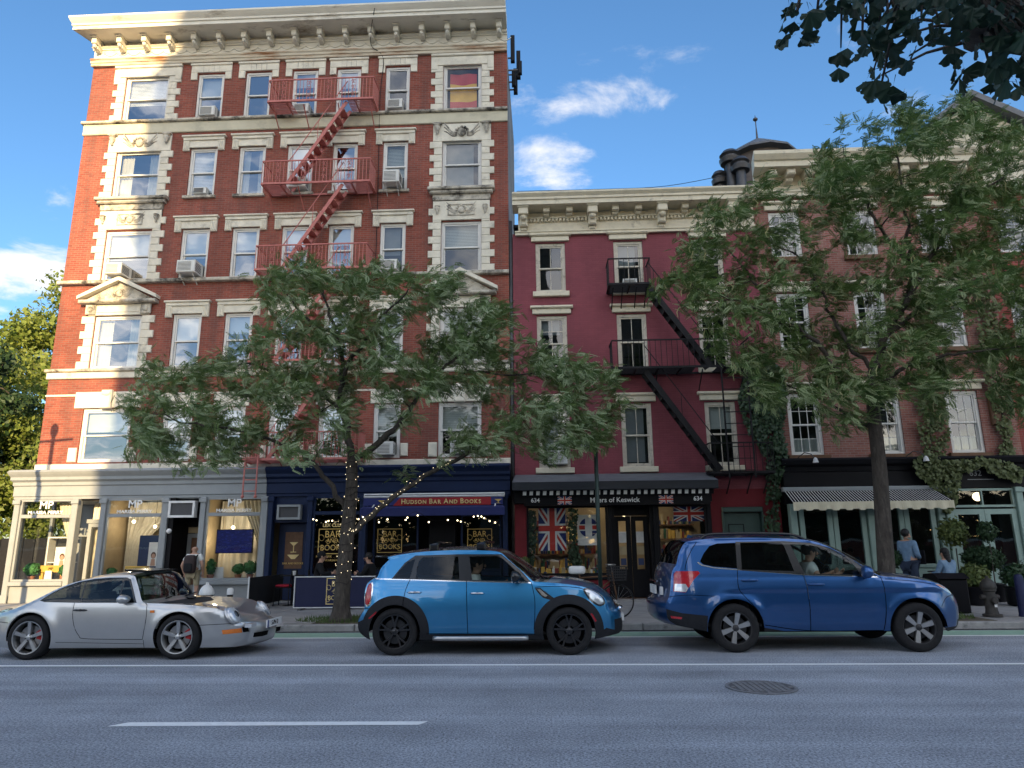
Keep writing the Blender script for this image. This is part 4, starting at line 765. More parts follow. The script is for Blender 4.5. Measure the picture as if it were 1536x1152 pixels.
ac = root('air_conditioner', (-7.1, 19.5, 2.4), 'navy framed air conditioner over the bar door', 'air conditioner', 'window air conditioners'); put(ring(MB(), -7.42, -6.76, 2.33, 2.74, .06, 19.46, 19.66), 'casing', 'shop_grey', ac); put(MB().box(-7.36, -6.82, 19.5, 19.64, 2.39, 2.68), 'front_panel', 'ac_dark', ac)
def bar_sign(parent, x0, x1, z0, z1, y, m='gold', fr=True):
    if fr: put(ring(MB(), x0, x1, z0, z1, .018, y-.006, y), 'gold_border', m, parent)
    c, w_, h = (x0+x1)/2, x1-x0, z1-z0; k = w_*.30
    for t_, dz, s in (('BAR', .27, 1.0), ('AND', .02, .62), ('BOOKS', -.26, .98)): text(t_, 'lettering', m, parent, c, y-.003, (z0+z1)/2+h*dz, k*1.12*s if t_ != 'BOOKS' else k*.93, extrude=.002, sx=.92)
    q = MB()
    for cx, cz, r, a0, d in ((-.40, .12, .13, 2.2, -1), (.40, .16, .14, 0, -1), (-.40, -.32, .13, 1.2, 1), (.42, -.34, .10, 3, 1), (.14, -.06, .10, 0, 1), (-.16, -.04, .09, 3, -1)):
        q.tube([(c+cx*w_+r*w_*(1-t*.55)*math.cos(a0+d*t*5.6), y-.004, (z0+z1)/2+cz*h+r*w_*(1-t*.55)*math.sin(a0+d*t*5.6)) for t in np.linspace(0, 1, 14)], .006, 4)
    put(q, 'flourish', m, parent)['kind'] = 'stuff'
x0, x1, z0, z1 = rp(477, 793, 519, 831, YS); bar_sign(sb_, x0, x1, z0, z1, YS+.035); xc = (x0+x1)/2
text('LEX CLUB', 'lettering', 'gold_leaf', sb_, xc, YS+.03, z1+.09, .13, bold=.003); text('NEW YORK  .  PRAGUE', 'lettering', 'gold', sb_, xc, YS+.03, z0-.07, .085); text('WARSAW', 'lettering', 'gold', sb_, xc, YS+.03, z0-.17, .085)
# recessed lounge behind the awning
for x0, x1 in ((-4.85, -3.55), (-2.35, -1.2)): glazed(sb_, 'shop_navy', x0, x1, .9, 2.45, 20.1, (), gl='pane_dark'); put(MB().bbox(x0, x1, 20.05, 20.2, .14, .89, .02), 'stall_riser', 'shop_navy', sb_)
bar_sign(sb_, *rp(566, 793, 603, 829, 20.08), 20.08); bar_sign(sb_, *rp(701, 793, 738, 829, 20.08), 20.08, 'gold')
put(MB().box(-4.9, -1.1, 20.02, 20.25, 2.46, 2.97), 'lounge_head', 'shop_black', sb_); dr = put(MB().bbox(-3.3, -2.5, 20.3, 20.36, .16, 2.44, .02), 'door', 'shop_black', sb_)
aw = root('navy_awning', (-3.0, 18.9, 2.4), 'navy awning with red lettered band over the bar', 'awning')
ax0, ax1 = fx(540, 765, 18.6)[0], fx(757, 765, 18.6)[0]
put(MB().bbox(-4.95, -1.06, 19.30, 19.50, 2.93, 3.0, .02), 'cassette', 'white_metal', aw); put(MB().tube([(-4.9, 19.14, 2.90), (-1.05, 19.14, 2.90)], .03, 8), 'front_tube', 'white_metal', aw, smooth=True)
put(MB().add([(-4.92, 19.30, 2.96), (-1.08, 19.30, 2.96), (-1.08, 19.16, 2.90), (-4.92, 19.16, 2.90)], [(0, 1, 2, 3)]), 'cover', 'awning_black', aw)
put(MB().add([(-4.9, 19.12, 2.87), (-1.1, 19.12, 2.87), (-1.1, 19.08, 2.66), (-4.9, 19.08, 2.66)], [(0, 1, 2, 3)]), 'sign_valance', 'awning_navy', aw)
rx0, rx1 = -4.02, -1.42; put(MB().add([(rx0+.12, 19.112, 2.866), (rx1, 19.112, 2.866), (rx1, 19.07, 2.652), (rx0-.06, 19.07, 2.652)], [(0, 1, 2, 3)]), 'red_band', 'awning_red', aw)
ROT = Matrix.Rotation(R(-10), 4, 'X')
def smallcaps(s, x, y, z, size, m, parent, step):
    cur = x
    for wd in s.split(' '):
        for i, ch in enumerate(wd):
            sz = size if i == 0 else size*.78; o = text(ch, 'lettering', m, parent, cur, y, z-(size-sz)*.36, sz, 'LEFT', bold=.0045, sx=.98, extrude=.002); wdt = max(v.co.x for v in o.data.vertices)-cur; cur += wdt+size*.09
        cur += size*.30
    return cur
smallcaps('HUDSON BAR AND BOOKS', -3.86, 19.055, 2.755, .185, 'gold_leaf', aw, .1)
for x in (-4.4, -1.22): put(MB().prism([(x-.10, 2.80), (x+.10, 2.80), (x+.01, 2.74), (x-.01, 2.74)], 19.06, 19.065).box(x-.012, x+.012, 19.06, 19.065, 2.70, 2.74).box(x-.06, x+.06, 19.06, 19.065, 2.69, 2.70), 'gold_emblem', 'gold', aw)
put(MB().add([(-4.9, 19.1, 2.64), (-1.1, 19.1, 2.64), (ax1, 18.62, 2.56), (ax0, 18.62, 2.56)], [(0, 1, 2, 3)]), 'canopy', 'awning_navy', aw); put(MB().add([(ax0, 18.6, 2.56), (ax1, 18.6, 2.56), (ax1, 18.6, 2.36), (ax0, 18.6, 2.36)], [(0, 1, 2, 3)]), 'valance', 'awning_navy', aw)
for x in (-4.6, -1.3): put(MB().bar((x, 19.4, 2.8), (x, 18.65, 2.5), .03), 'arm', 'white_metal', aw)
# string lights over the bar lounge
sl = root('string_lights', (-3, 18.8, 2.3), 'string of warm bulbs draped under the navy awning', 'string lights')
pts = [(-6.3+5.1*t, 18.9+.5*math.sin(t*9), 2.42-.16*abs(math.sin(t*11))-.05*math.sin(t*40)) for t in np.linspace(0, 1, 60)]; put(MB().tube(pts, .006, 4), 'wire', 'shop_black', sl)
bb = MB().sph((0, 0, 0), .020, 8, 6).mesh('light_bulb', 'bulb', True)
for p in [q for q in pts if random.random() < .38]: o = place(bb, 'light_bulb', sl); o.location = (p[0]+random.uniform(-.03, .03), p[1], p[2]-random.uniform(.02, .09))
# ------------------------------------------------------------------ British grocer (634)
sc_ = root('grocer_shopfront', (1.9, 19.6, .14), 'black grocer shopfront numbered 634 with flags in the window', 'shopfront')
F1 = 18.98; zt = fx(920, 721.5, F1)[1]; zb = fx(920, 734, F1)[1]
put(MB().add([(-.78, YF+.0, zt+.30), (4.62, YF+.0, zt+.30), (4.66, F1, zt), (-.84, F1, zt)], [(0, 1, 2, 3)]), 'roof_slope', 'slate', sc_, fix=False)
mat('fascia_worn', (.016, .02, .027), .5, var=.3, dirt=(.35, .36, .36), dscale=5, dlo=.68, dhi=.72, stretch=(.4, 1, 3))
put(MB().bbox(-.84, 4.66, F1, F1+.12, zb, zt, .01).box(-.80, 4.62, F1+.13, YF, zb+.05, zb+.08), 'fascia_board', 'fascia_worn', sc_)
for x in (-.84, 4.62): put(MB().prism([(F1+.13, zb+.02), (YF, zb+.02), (YF, zt+.29), (F1+.13, zt-.01)], x, x+.04, 'yz'), 'end_board', 'fascia_worn', sc_)
V1 = 19.15; v0, v1 = fx(920, 735.2, V1)[1], fx(920, 741.5, V1)[1]; vx0, vx1 = fx(784, 738, V1)[0], fx(1068, 738, V1)[0]
aw = root('check_valance', (1.9, V1, v1), 'black and white checked awning edge above the grocer sign', 'awning')
put(MB().box(vx0-.05, vx1+.05, V1+.004, V1+.02, v1-.012, v0+.02), 'valance_cloth', 'awning_black', aw); n = 28; st = (vx1-vx0)/n
cm = MB().add([(0, 0, 0), (st*.52, 0, 0), (st*.52+.01, .003, v0-v1), (.01, .003, v0-v1)], [(0, 1, 2, 3)]).mesh('white_check', 'letter_white')
for i in range(n): o = place(cm, 'white_check', aw); o.location = (vx0+i*st, V1, v1)
S1 = 19.25; z0, z1 = fx(920, 757.5, S1)[1], fx(920, 742.5, S1)[1]; sx0, sx1 = fx(786, 750, S1)[0], fx(1066, 750, S1)[0]
put(MB().box(sx0, sx1, S1, S1+.06, z0, z1), 'sign_board', 'shop_black', sc_); zc = (z0+z1)/2
for px in (803, 1047): text('634', 'lettering', 'letter_white', sc_, fx(px, 750, S1)[0], S1-.005, zc+.01, .16, bold=.003)
text('Myers of Keswick', 'lettering', 'letter_white', sc_, fx(922, 751, S1)[0], S1-.005, zc, .185, bold=.002, sx=1.0)
def union_flag(parent, x0, x1, z0, z1, y, vert=False, wav=.0):
    """Layered crosses; each colour a separate strip a hair in front of the one below."""
    w_, h = x1-x0, z1-z0; cx, cz = (x0+x1)/2, (z0+z1)/2; s = min(w_, h); d = .0025
    put(MB().box(x0, x1, y-.001, y, z0, z1), 'blue_field', 'flag_blue', parent)
    def clip_band(ax, az, bx, bz, t):                    # diagonal band clipped to the rectangle
        dx, dz = bx-ax, bz-az; L_ = math.hypot(dx, dz); nx, nz = -dz/L_*t/2, dx/L_*t/2
        poly = [(ax-dx*.1+nx, az-dz*.1+nz), (bx+dx*.1+nx, bz+dz*.1+nz), (bx+dx*.1-nx, bz+dz*.1-nz), (ax-dx*.1-nx, az-dz*.1-nz)]
        for axis, lim, sg in ((0, x0, 1), (0, x1, -1), (1, z0, 1), (1, z1, -1)):
            out = []
            for i in range(len(poly)):
                p, q = poly[i], poly[(i+1) % len(poly)]; a, b = (p[axis]-lim)*sg, (q[axis]-lim)*sg
                if a >= 0: out.append(p)
                if a*b < 0: t_ = a/(a-b); out.append((p[0]+(q[0]-p[0])*t_, p[1]+(q[1]-p[1])*t_))
            poly = out
        return poly
    wm, rm = MB(), MB()
    for a, b in (((x0, z0), (x1, z1)), ((x0, z1), (x1, z0))):
        wm.prism(clip_band(*a, *b, s*.22), y-d-.0008*len(wm.v)/8, y-.0015); rm.prism(clip_band(*a, *b, s*.08), y-2*d-.0008*len(rm.v)/8, y-2*d+.0003)
    put(wm, 'white_saltire', 'flag_white', parent); put(rm, 'red_saltire', 'flag_red', parent)
    put(MB().box(x0, x1, y-4*d, y-3*d, cz-s*.17, cz+s*.17).box(cx-s*.17, cx+s*.17, y-4.2*d, y-3*d, z0, z1), 'white_cross', 'flag_white', parent); put(MB().box(x0, x1, y-6*d, y-5*d, cz-s*.10, cz+s*.10).box(cx-s*.10, cx+s*.10, y-6.2*d, y-5*d, z0, z1), 'red_cross', 'flag_red', parent)
for px in (847, 999):
    x = fx(px, 750, S1)[0]; union_flag(sc_, x-.19, x+.19, z0+.025, z1-.025, S1-.004)
G1 = 19.55
gx0, gx1 = fx(790, 800, G1)[0], fx(912, 800, G1)[0]; hx0, hx1 = fx(987, 800, G1)[0], fx(1062, 800, G1)[0]; gz0, gz1 = .78, 2.62
for a, b in ((gx0, gx1), (hx0, hx1)):
    glazed(sc_, 'shop_black', a, b, gz0, gz1, G1); put(MB().bbox(a, b, G1-.06, G1+.12, gz0-.12, gz0-.002, .02), 'window_sill', 'shop_black', sc_); put(MB().bbox(a, b, G1+.03, G1+.12, .14, gz0-.122, .01), 'stall_riser', 'wall_red', sc_)
for a, b in ((-.80, gx0), (gx1, gx1+.12), (hx0-.12, hx0), (hx1, hx1+.12)): put(MB().bbox(a+.002, b-.002, G1-.03, G1+.2, .14, 2.68, .01), 'post', 'wall_red' if a < -.7 else 'shop_black', sc_)
put(MB().box(-.80, hx1+.12, S1+.065, 20.05, 2.69, 3.2), 'sign_back', 'shop_black', sc_); put(MB().box(-.78, 4.6, 21.3, 21.4, .1, 3.1), 'back_wall', 'interior_warm', sc_); put(MB().box(-.78, 4.6, 19.7, 21.3, .1, .13), 'floor', 'wood_brown', sc_); put(MB().box(-.78, 4.6, 19.7, 21.3, 2.7, 2.72), 'ceiling', 'interior_dark', sc_)
dx0, dx1 = gx1+.12, hx0-.12
put(MB().box(dx0, dx1, 19.95, 20.1, 2.35, 2.69), 'door_head', 'shop_black', sc_); dm_ = (dx0+dx1)/2
for a, b in ((dx0+.08, dm_-.005), (dm_+.005, dx1-.08)):
    d_ = put(ring(MB(), a, b, .16, 2.34, .13, 19.97, 20.03, .75), 'door', 'shop_black', sc_); put(MB().add([(a+.13, 20.0, .91), (b-.13, 20.0, .91), (b-.13, 20.0, 2.21), (a+.13, 20.0, 2.21)], [(0, 1, 2, 3)]), 'pane', 'shop_glass', d_, fix=False)
    c = (a+b)/2
    for q, (zz_, hh, m_) in enumerate(((1.62, .3, 'paper'), (1.3, .22, 'product_cream'), (1.02, .18, 'product_blue'))): put(MB().box(c-.13+.03*q, c+.12-.02*q, 19.985, 19.992, zz_, zz_+hh), 'notice', m_, d_)
for a in (dx0, dx1-.078): put(MB().box(a, a+.078, 19.6, 20.05, .14, 2.69), 'door_jamb', 'shop_black', sc_)
def hang_flag(name, label, x0, x1, z0, z1, y):
    t = root(name, ((x0+x1)/2, y, z0), label, 'flag'); union_flag(t, x0, x1, z0, z1, y); return t
a = fx(808, 800, 19.8)[0]; b = fx(849, 800, 19.8)[0]; hang_flag('flag', 'tall Union Jack hanging in the grocer window beside the sign pole', a, b, fx(830, 826, 19.8)[1], 2.62, 19.8)
a, b = fx(1010, 770, 19.8)[0], fx(1057, 770, 19.8)[0]; hang_flag('flag', 'Union Jack hanging in the grocer window right of the door', a, b, fx(1030, 782, 19.8)[1], 2.6, 19.8)
x0, x1, z0, z1 = rp(866, 772, 900, 818, 19.85); tt = root('tea_towel', ((x0+x1)/2, 19.85, z0), 'white tea towel printed with a round flag roundel in the window', 'tea towel'); put(MB().box(x0, x1, 19.85, 19.856, z0, z1), 'cloth', 'flag_white', tt)
cx, cz = (x0+x1)/2, z1-.36*(z1-z0)-.05; r_ = (x1-x0)*.42; put(MB().lathe([(.001, 0), (r_, 0)], 24, (cx, 19.847, cz), 'y'), 'roundel', 'flag_blue', tt); put(MB().box(cx-r_, cx+r_, 19.840, 19.845, cz-.09, cz+.09).box(cx-.09, cx+.09, 19.8395, 19.845, cz-r_, cz+r_), 'white_cross', 'flag_white', tt); put(MB().box(cx-r_, cx-.1, 19.836, 19.838, cz-.055, cz+.055).box(cx+.1, cx+r_, 19.836, 19.838, cz-.055, cz+.055), 'red_bar', 'flag_red', tt)
# groceries on the window ledge
gm = ['product_red', 'product_green', 'product_blue', 'product_cream', 'paper', 'box_gold']; shp = [MB().lathe([(.03, 0), (.04, .02), (.04, .14), (.018, .18), (.018, .22), (.001, .22)], 8).v and None]
thing('window_ledge', 'white cloth covered ledge inside the grocer window', 'shelf', MB().box(gx0+.06, gx1-.06, 19.72, 20.15, .70, .80), 'blind_white')
for i in range(30):
    x = gx0+.15+(gx1-gx0-.35)*(i/29)+random.uniform(-.02, .02); y = random.uniform(19.76, 20.05); m_ = random.choice(gm); k = i % 3; h = random.uniform(.1, .26)
    mb = MB().lathe([(.03, 0), (.04, .01), (.04, h*.6), (.016, h*.78), (.016, h), (.001, h)], 8, (x, y, .80)) if k == 0 else (MB().bbox(x-.05, x+.05, y, y+.06, .80, .80+h*.8, .008) if k == 1 else MB().lathe([(.001, 0), (.045, 0), (.045, h*.45), (.03, h*.5), (.001, h*.5)], 10, (x, y, .80)))
    col = {'product_red': 'red', 'product_green': 'green', 'product_blue': 'blue', 'product_cream': 'cream', 'paper': 'white', 'box_gold': 'yellow'}[m_]; nm = ('bottle', 'packet', 'tin')[k]
    thing(nm, 'small %s %s on the grocer window ledge' % (col, nm), nm, mb, m_, 40 if k != 1 else False, 'groceries on the window ledge')
for side_, (a, b) in enumerate(((gx0+.1, gx1-.1), (hx0+.1, hx1-.1))):   # stocked shelves deep in the shop
    t = root('stocked_shelf', ((a+b)/2, 20.9, .2), ('crowded grocery shelf behind the tall flag', 'crowded grocery shelf right of the shop door')[side_], 'shelf')
    for z in (.9, 1.3, 1.7, 2.1): put(MB().box(a, b, 20.8, 21.2, z, z+.03), 'shelf_board', 'wood_brown', t)
    g = [MB() for _ in gm]
    for z in (.93, 1.33, 1.73, 2.13):
        x = a
        while x < b-.1: w_ = random.uniform(.035, .09); g[random.choice((0, 1, 2, 3, 3, 5))].box(x, x+w_-.008, 20.82+random.uniform(0, .1), 21.0, z, z+random.uniform(.08, .3)); x += w_
    for q, mm in zip(g, gm): put(q, 'stock', mm, t)['kind'] = 'stuff'
pendant(.5, 20.0, 2.45, 2.7, 'warm bulb lighting the flag shop window display', .05, 7); pendant(4.0, 20.1, 2.45, 2.7, 'warm bulb lighting the window right of the grocer door', .05, 4); pendant(2.3, 20.6, 2.4, 2.7, 'warm bulb inside the grocer behind its double door', .05, 5)
# green street door of the burgundy house and the wall about it
put(holes(hx1+.12, GX0, .1, 3.06, [(4.98, 6.02, .14, 2.42)], YF+.0, .25), 'ground_wall', 'wall_red', b2, fix=False)
dr = put(MB().bbox(4.99, 6.01, 20.12, 20.2, .15, 2.40, .01), 'street_door', 'door_green', b2); put(MB().bbox(4.94, 6.06, 19.93, 20.02, 2.42, 2.56, .02).bbox(4.93, 4.985, 19.95, 20.15, .14, 2.42, .01).bbox(6.015, 6.07, 19.95, 20.15, .14, 2.42, .01), 'door_frame', 'door_green', dr)
put(ring(MB(), 5.12, 5.55, 1.55, 2.1, .02, 20.10, 20.119), 'door_panel', 'shop_black', dr); text('634', 'lettering', 'letter_grey', dr, 5.35, 20.1, 1.84, .12); put(MB().bbox(5.1, 5.9, 20.105, 20.119, .4, 1.25, .02), 'door_panel', 'door_green', dr)
# ------------------------------------------------------------------ cafe with mint doors (632)
sd_ = root('cafe_shopfront', (9.9, 19.6, .14), 'black and mint green cafe front numbered 632 under ivy', 'shopfront')
mould('cornice', [(.05, 3.50), (.20, 3.50), (.22, 3.62), (.32, 3.68), (.36, 3.80), (.30, 3.86), (.05, 3.88)], 'shop_black', sd_, GX0+.05, GX1-.1, 0)
put(MB().bbox(GX0+.08, 10.84, 19.80, 20.04, 2.62, 3.495, .02), 'sign_board', 'shop_black', sd_); put(MB().bbox(10.842, GX1-.1, 19.80, 20.04, 2.98, 3.495, .02), 'sign_board', 'shop_black', sd_); text('632', 'lettering', 'letter_grey', sd_, fx(1463, 710, 19.79)[0], 19.79, fx(1463, 710, 19.79)[1], .22); put(MB().box(11.6, 12.3, 19.785, 19.795, 3.21, 3.23), 'sign_rule', 'letter_grey', sd_)
put(MB().box(GX0+.1, GX1-.1, 21.4, 21.5, .1, 3.2), 'back_wall', 'interior_dark', sd_); put(MB().box(GX0+.1, GX1-.1, 19.8, 21.4, .1, .13), 'floor', 'wood_brown', sd_)
for (a, b) in ((6.95, 7.85), (7.85, 8.75), (8.95, 9.75), (9.75, 10.6)):
    f = glazed(sd_, 'mint', a+.01, b-.01, .16, 2.60, 19.75, (.95,), t=.13, gl='pane_dark'); put(MB().bbox(a+.15, b-.15, 19.76, 19.82, .3, .9, .03), 'door_panel', 'mint', f)
for x in (6.80, 8.85, 10.72): put(MB().bbox(x-.09, x+.09, 19.68, 19.9, .14, 2.61, .015), 'post', 'mint', sd_)
x0, x1 = 11.02, 12.72
for a, b in ((x0, (x0+x1)/2), ((x0+x1)/2, x1)):
    f = glazed(sd_, 'mint', a+.005, b-.005, .16, 2.42, 19.72, (.75,), t=.14, gl='pane_dark'); put(MB().bbox(a+.16, b-.16, 19.74, 19.8, .28, .70, .03), 'door_panel', 'mint', f)
f = glazed(sd_, 'mint', x0, x1, 2.47, 2.97, 19.72, (), t=.06, gl='shop_glass'); put(MB().box((x0+x1)/2-.02, (x0+x1)/2+.02, 19.72, 19.8, 2.53, 2.91), 'mullion', 'mint', f)
for x in (x0-.1, x1+.1): pil(x, sd_, 'mint', .18, .14, 3.0, 19.7)
gl = root('globe_lamp', (11.55, 20.2, 2.7), 'round glowing globe lamp behind the cafe fanlight', 'lamp'); gx, gz = fx(1466, 745, 20.2); put(MB().sph((gx, 20.2, gz), .12, 14, 10), 'globe', 'globe_lamp', gl, smooth=True); put(MB().tube([(gx, 20.2, gz+.1), (gx, 20.2, 3.2)], .012, 6), 'stem', 'shop_black', gl)
# striped awning
aw = root('striped_awning', (8.4, 19.3, 2.4), 'black awning with thin white stripes and cream scalloped edge', 'awning')
AX0, AX1 = 6.60, 10.62; za, zb_ = 2.93, 2.62; FY = 18.95
put(MB().bbox(AX0-.05, AX1+.1, 19.62, 19.79, 2.94, 3.06, .02), 'roller_box', 'shop_grey', aw); put(MB().add([(AX0, 19.65, za+.02), (AX1, 19.65, za+.02), (AX1+.05, FY, zb_), (AX0-.05, FY, zb_)], [(0, 1, 2, 3)]), 'canopy', 'awning_black', aw, fix=False)
n = 52; sm = MB()
for i in range(n):
    u = i/n; a = AX0+u*(AX1-AX0); b = AX0-.05+u*(AX1-AX0+.1); sm.add([(a, 19.648, za+.024), (a+.016, 19.648, za+.024), (b+.016, FY-.003, zb_+.003), (b, FY-.003, zb_+.003)], [(0, 1, 2, 3)])
put(sm, 'thin_stripes', 'letter_white', aw, fix=False)['kind'] = 'stuff'
vs_, fs = [], []; n = 96
for i in range(n+1):
    u = i/n; x = AX0-.05+u*(AX1-AX0+.1); zz_ = zb_-.19-(.035 if (i//4) % 2 == 0 else 0); vs_ += [(x, FY-.004+.012*math.sin(i*.9), zb_+.002), (x, FY-.01+.02*math.sin(i*.9), zz_)]
put(MB().add(vs_, [(2*i, 2*i+1, 2*i+3, 2*i+2) for i in range(n)]), 'valance', 'awning_cream', aw, smooth=False, fix=False)
for x in (6.9, 10.2): put(MB().bar((x, 19.75, 2.8), (x, FY+.05, zb_-.03), .03), 'arm', 'lead', aw)
for px in (1212, 1375):
    x, z = fx(px, 697, 19.6); l_ = root('gooseneck_lamp', (x, 19.6, z), ('white gooseneck lamp over the striped awning near the ivy wall', 'white gooseneck lamp over the cafe sign beside the tree')[px > 1300], 'lamp'); put(MB().tube([(x-.25, 19.6, 3.86), (x-.12, 19.45, 3.98), (x, 19.3, 3.92), (x+.06, 19.25, 3.8)], .014, 6), 'arm', 'lead', l_, smooth=True); put(MB().lathe([(.02, .1), (.05, .06), (.08, -.04), (.001, -.04)], 10, (x+.08, 19.24, 3.72)), 'shade', 'white_metal', l_, smooth=40)
put(MB().bbox(12.62, 12.95, 19.93, 20.04, 4.75, 5.7, .02), 'star_plate', 'wood_brown', b3)
# ------------------------------------------------------------------ vegetation
def leaf_mat(name, c1, c2, under, trans=.3, rough=.55, scale=1.5):
    m = bpy.data.materials.new(name); m.use_nodes = True; t = m.node_tree; n = t.nodes; l = t.links; n.clear(); o = n.new('ShaderNodeOutputMaterial')
    tc_ = n.new('ShaderNodeTexCoord'); nz = n.new('ShaderNodeTexNoise'); nz.inputs['Scale'].default_value = scale; nz.inputs['Detail'].default_value = 4; l.new(tc_.outputs['Object'], nz.inputs['Vector'])
    n2 = n.new('ShaderNodeTexNoise'); n2.inputs['Scale'].default_value = scale*9; n2.inputs['Detail'].default_value = 2; l.new(tc_.outputs['Object'], n2.inputs['Vector']); av = n.new('ShaderNodeMath'); av.operation = 'ADD'; l.new(nz.outputs['Fac'], av.inputs[0]); l.new(n2.outputs['Fac'], av.inputs[1])
    mr = n.new('ShaderNodeMapRange'); mr.inputs[1].default_value = .75; mr.inputs[2].default_value = 1.25; l.new(av.outputs[0], mr.inputs[0]); mx = n.new('ShaderNodeMix'); mx.data_type = 'RGBA'; mx.inputs[6].default_value = (*c1, 1); mx.inputs[7].default_value = (*c2, 1); l.new(mr.outputs[0], mx.inputs[0])
    ge = n.new('ShaderNodeNewGeometry'); m2 = n.new('ShaderNodeMix'); m2.data_type = 'RGBA'; l.new(ge.outputs['Backfacing'], m2.inputs[0]); l.new(mx.outputs[2], m2.inputs[6]); m2.inputs[7].default_value = (*under, 1)
    p = n.new('ShaderNodeBsdfPrincipled'); p.inputs['Roughness'].default_value = rough; p.inputs['Specular IOR Level'].default_value = .35; l.new(m2.outputs[2], p.inputs['Base Color']); tr = n.new('ShaderNodeBsdfTranslucent'); l.new(mx.outputs[2], tr.inputs[0])
    ms = n.new('ShaderNodeMixShader'); ms.inputs[0].default_value = trans; l.new(p.outputs[0], ms.inputs[1]); l.new(tr.outputs[0], ms.inputs[2]); l.new(ms.outputs[0], o.inputs[0]); MATS[name] = m
leaf_mat('locust_leaf', (.085, .155, .045), (.20, .285, .10), (.28, .35, .19)); leaf_mat('locust_leaf_pod', (.065, .135, .036), (.17, .25, .075), (.25, .31, .15))
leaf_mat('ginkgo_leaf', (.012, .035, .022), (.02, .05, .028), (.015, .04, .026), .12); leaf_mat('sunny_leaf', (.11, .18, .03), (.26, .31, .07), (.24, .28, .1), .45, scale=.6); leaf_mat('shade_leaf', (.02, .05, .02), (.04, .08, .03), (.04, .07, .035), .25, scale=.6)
leaf_mat('ivy_leaf', (.018, .045, .02), (.04, .085, .03), (.05, .09, .045), .15, .35, 3); leaf_mat('creeper_leaf', (.06, .10, .025), (.17, .20, .06), (.14, .17, .07), .25, .5, 3); leaf_mat('grass_leaf', (.06, .12, .03), (.12, .17, .05), (.1, .14, .05), .3)
mat('bark', (.060, .050, .042), .95, var=.45, vscale=14, bump=1.0, bscale=38, dirt=(.13, .115, .095), dscale=9, dlo=.55, dhi=.75, stretch=(1, 1, .3))
mat('pod', (.30, .30, .14), .7, var=.2)
def mesh_np(name, V, Fq, m):
    me = bpy.data.meshes.new(name); me.vertices.add(len(V)); me.vertices.foreach_set('co', V.astype(np.float32).ravel()); k = Fq.shape[1]; nf = len(Fq)
    me.loops.add(nf*k); me.loops.foreach_set('vertex_index', Fq.astype(np.int32).ravel()); me.polygons.add(nf); me.polygons.foreach_set('loop_start', np.arange(0, nf*k, k, dtype=np.int32)); me.polygons.foreach_set('loop_total', np.full(nf, k, dtype=np.int32)); me.materials.append(MATS[m]); me.update(calc_edges=True); return me
def frond_template(pairs=7, L_=1.0):
    V, Fs = [], []
    def leaflet(bx, ang, ln, wd, zz_):
        c, s = math.cos(ang), math.sin(ang); o_ = len(V)
        V.extend([(bx, 0, zz_), (bx+c*ln*.5-s*wd, s*ln*.5+c*wd, zz_-.02), (bx+c*ln, s*ln, zz_-.07), (bx+c*ln*.5+s*wd, s*ln*.5-c*wd, zz_-.02)]); Fs.append((o_, o_+1, o_+2, o_+3))
    for i in range(pairs):
        x = .12+.82*i/pairs; ln = .27*(1-.35*abs(2*i/(pairs-1)-.8))
        for s in (-1, 1): leaflet(x, s*1.0, ln, .055, -.12*x*x)
    leaflet(.94, 0, .2, .05, -.11)
    return np.array(V), np.array(Fs)
FV, FF = frond_template()
def rot_frames(d, up):
    d = d/np.linalg.norm(d, axis=1, keepdims=True); s = np.cross(up, d); s /= (np.linalg.norm(s, axis=1, keepdims=True)+1e-9); u = np.cross(d, s); return d, s, u
def fronds(P, D, S, U=None):
    n = len(P); U = np.tile([0, 0, 1.0], (n, 1)) if U is None else U; d, s, u = rot_frames(D, U)
    V = P[:, None, :] + S[:, None, None]*(FV[None, :, 0:1]*d[:, None, :] + FV[None, :, 1:2]*s[:, None, :] + FV[None, :, 2:3]*u[:, None, :])
    F_ = (FF[None] + (np.arange(n)*len(FV))[:, None, None]).reshape(-1, 4); return V.reshape(-1, 3), F_
def in_poly(x, y, poly):
    c = False; j = len(poly)-1
    for i in range(len(poly)):
        if (poly[i][1] > y) != (poly[j][1] > y) and x < (poly[j][0]-poly[i][0])*(y-poly[i][1])/(poly[j][1]-poly[i][1])+poly[i][0]: c = not c
        j = i
    return c
def P3(px, py, Y): x, z = fx(px, py, Y); return Vector((x, Y, z))
def smooth_path(pts, k=5):
    out = []
    for i in range(len(pts)-1):
        p0, p1, p2, p3 = pts[max(i-1, 0)], pts[i], pts[i+1], pts[min(i+2, len(pts)-1)]
        for t in np.linspace(0, 1, k, endpoint=False): out.append(.5*((2*p1)+(p2-p0)*t+(2*p0-5*p1+4*p2-p3)*t*t+(3*p1-p0-3*p2+p3)*t**3))
    return out+[pts[-1]]
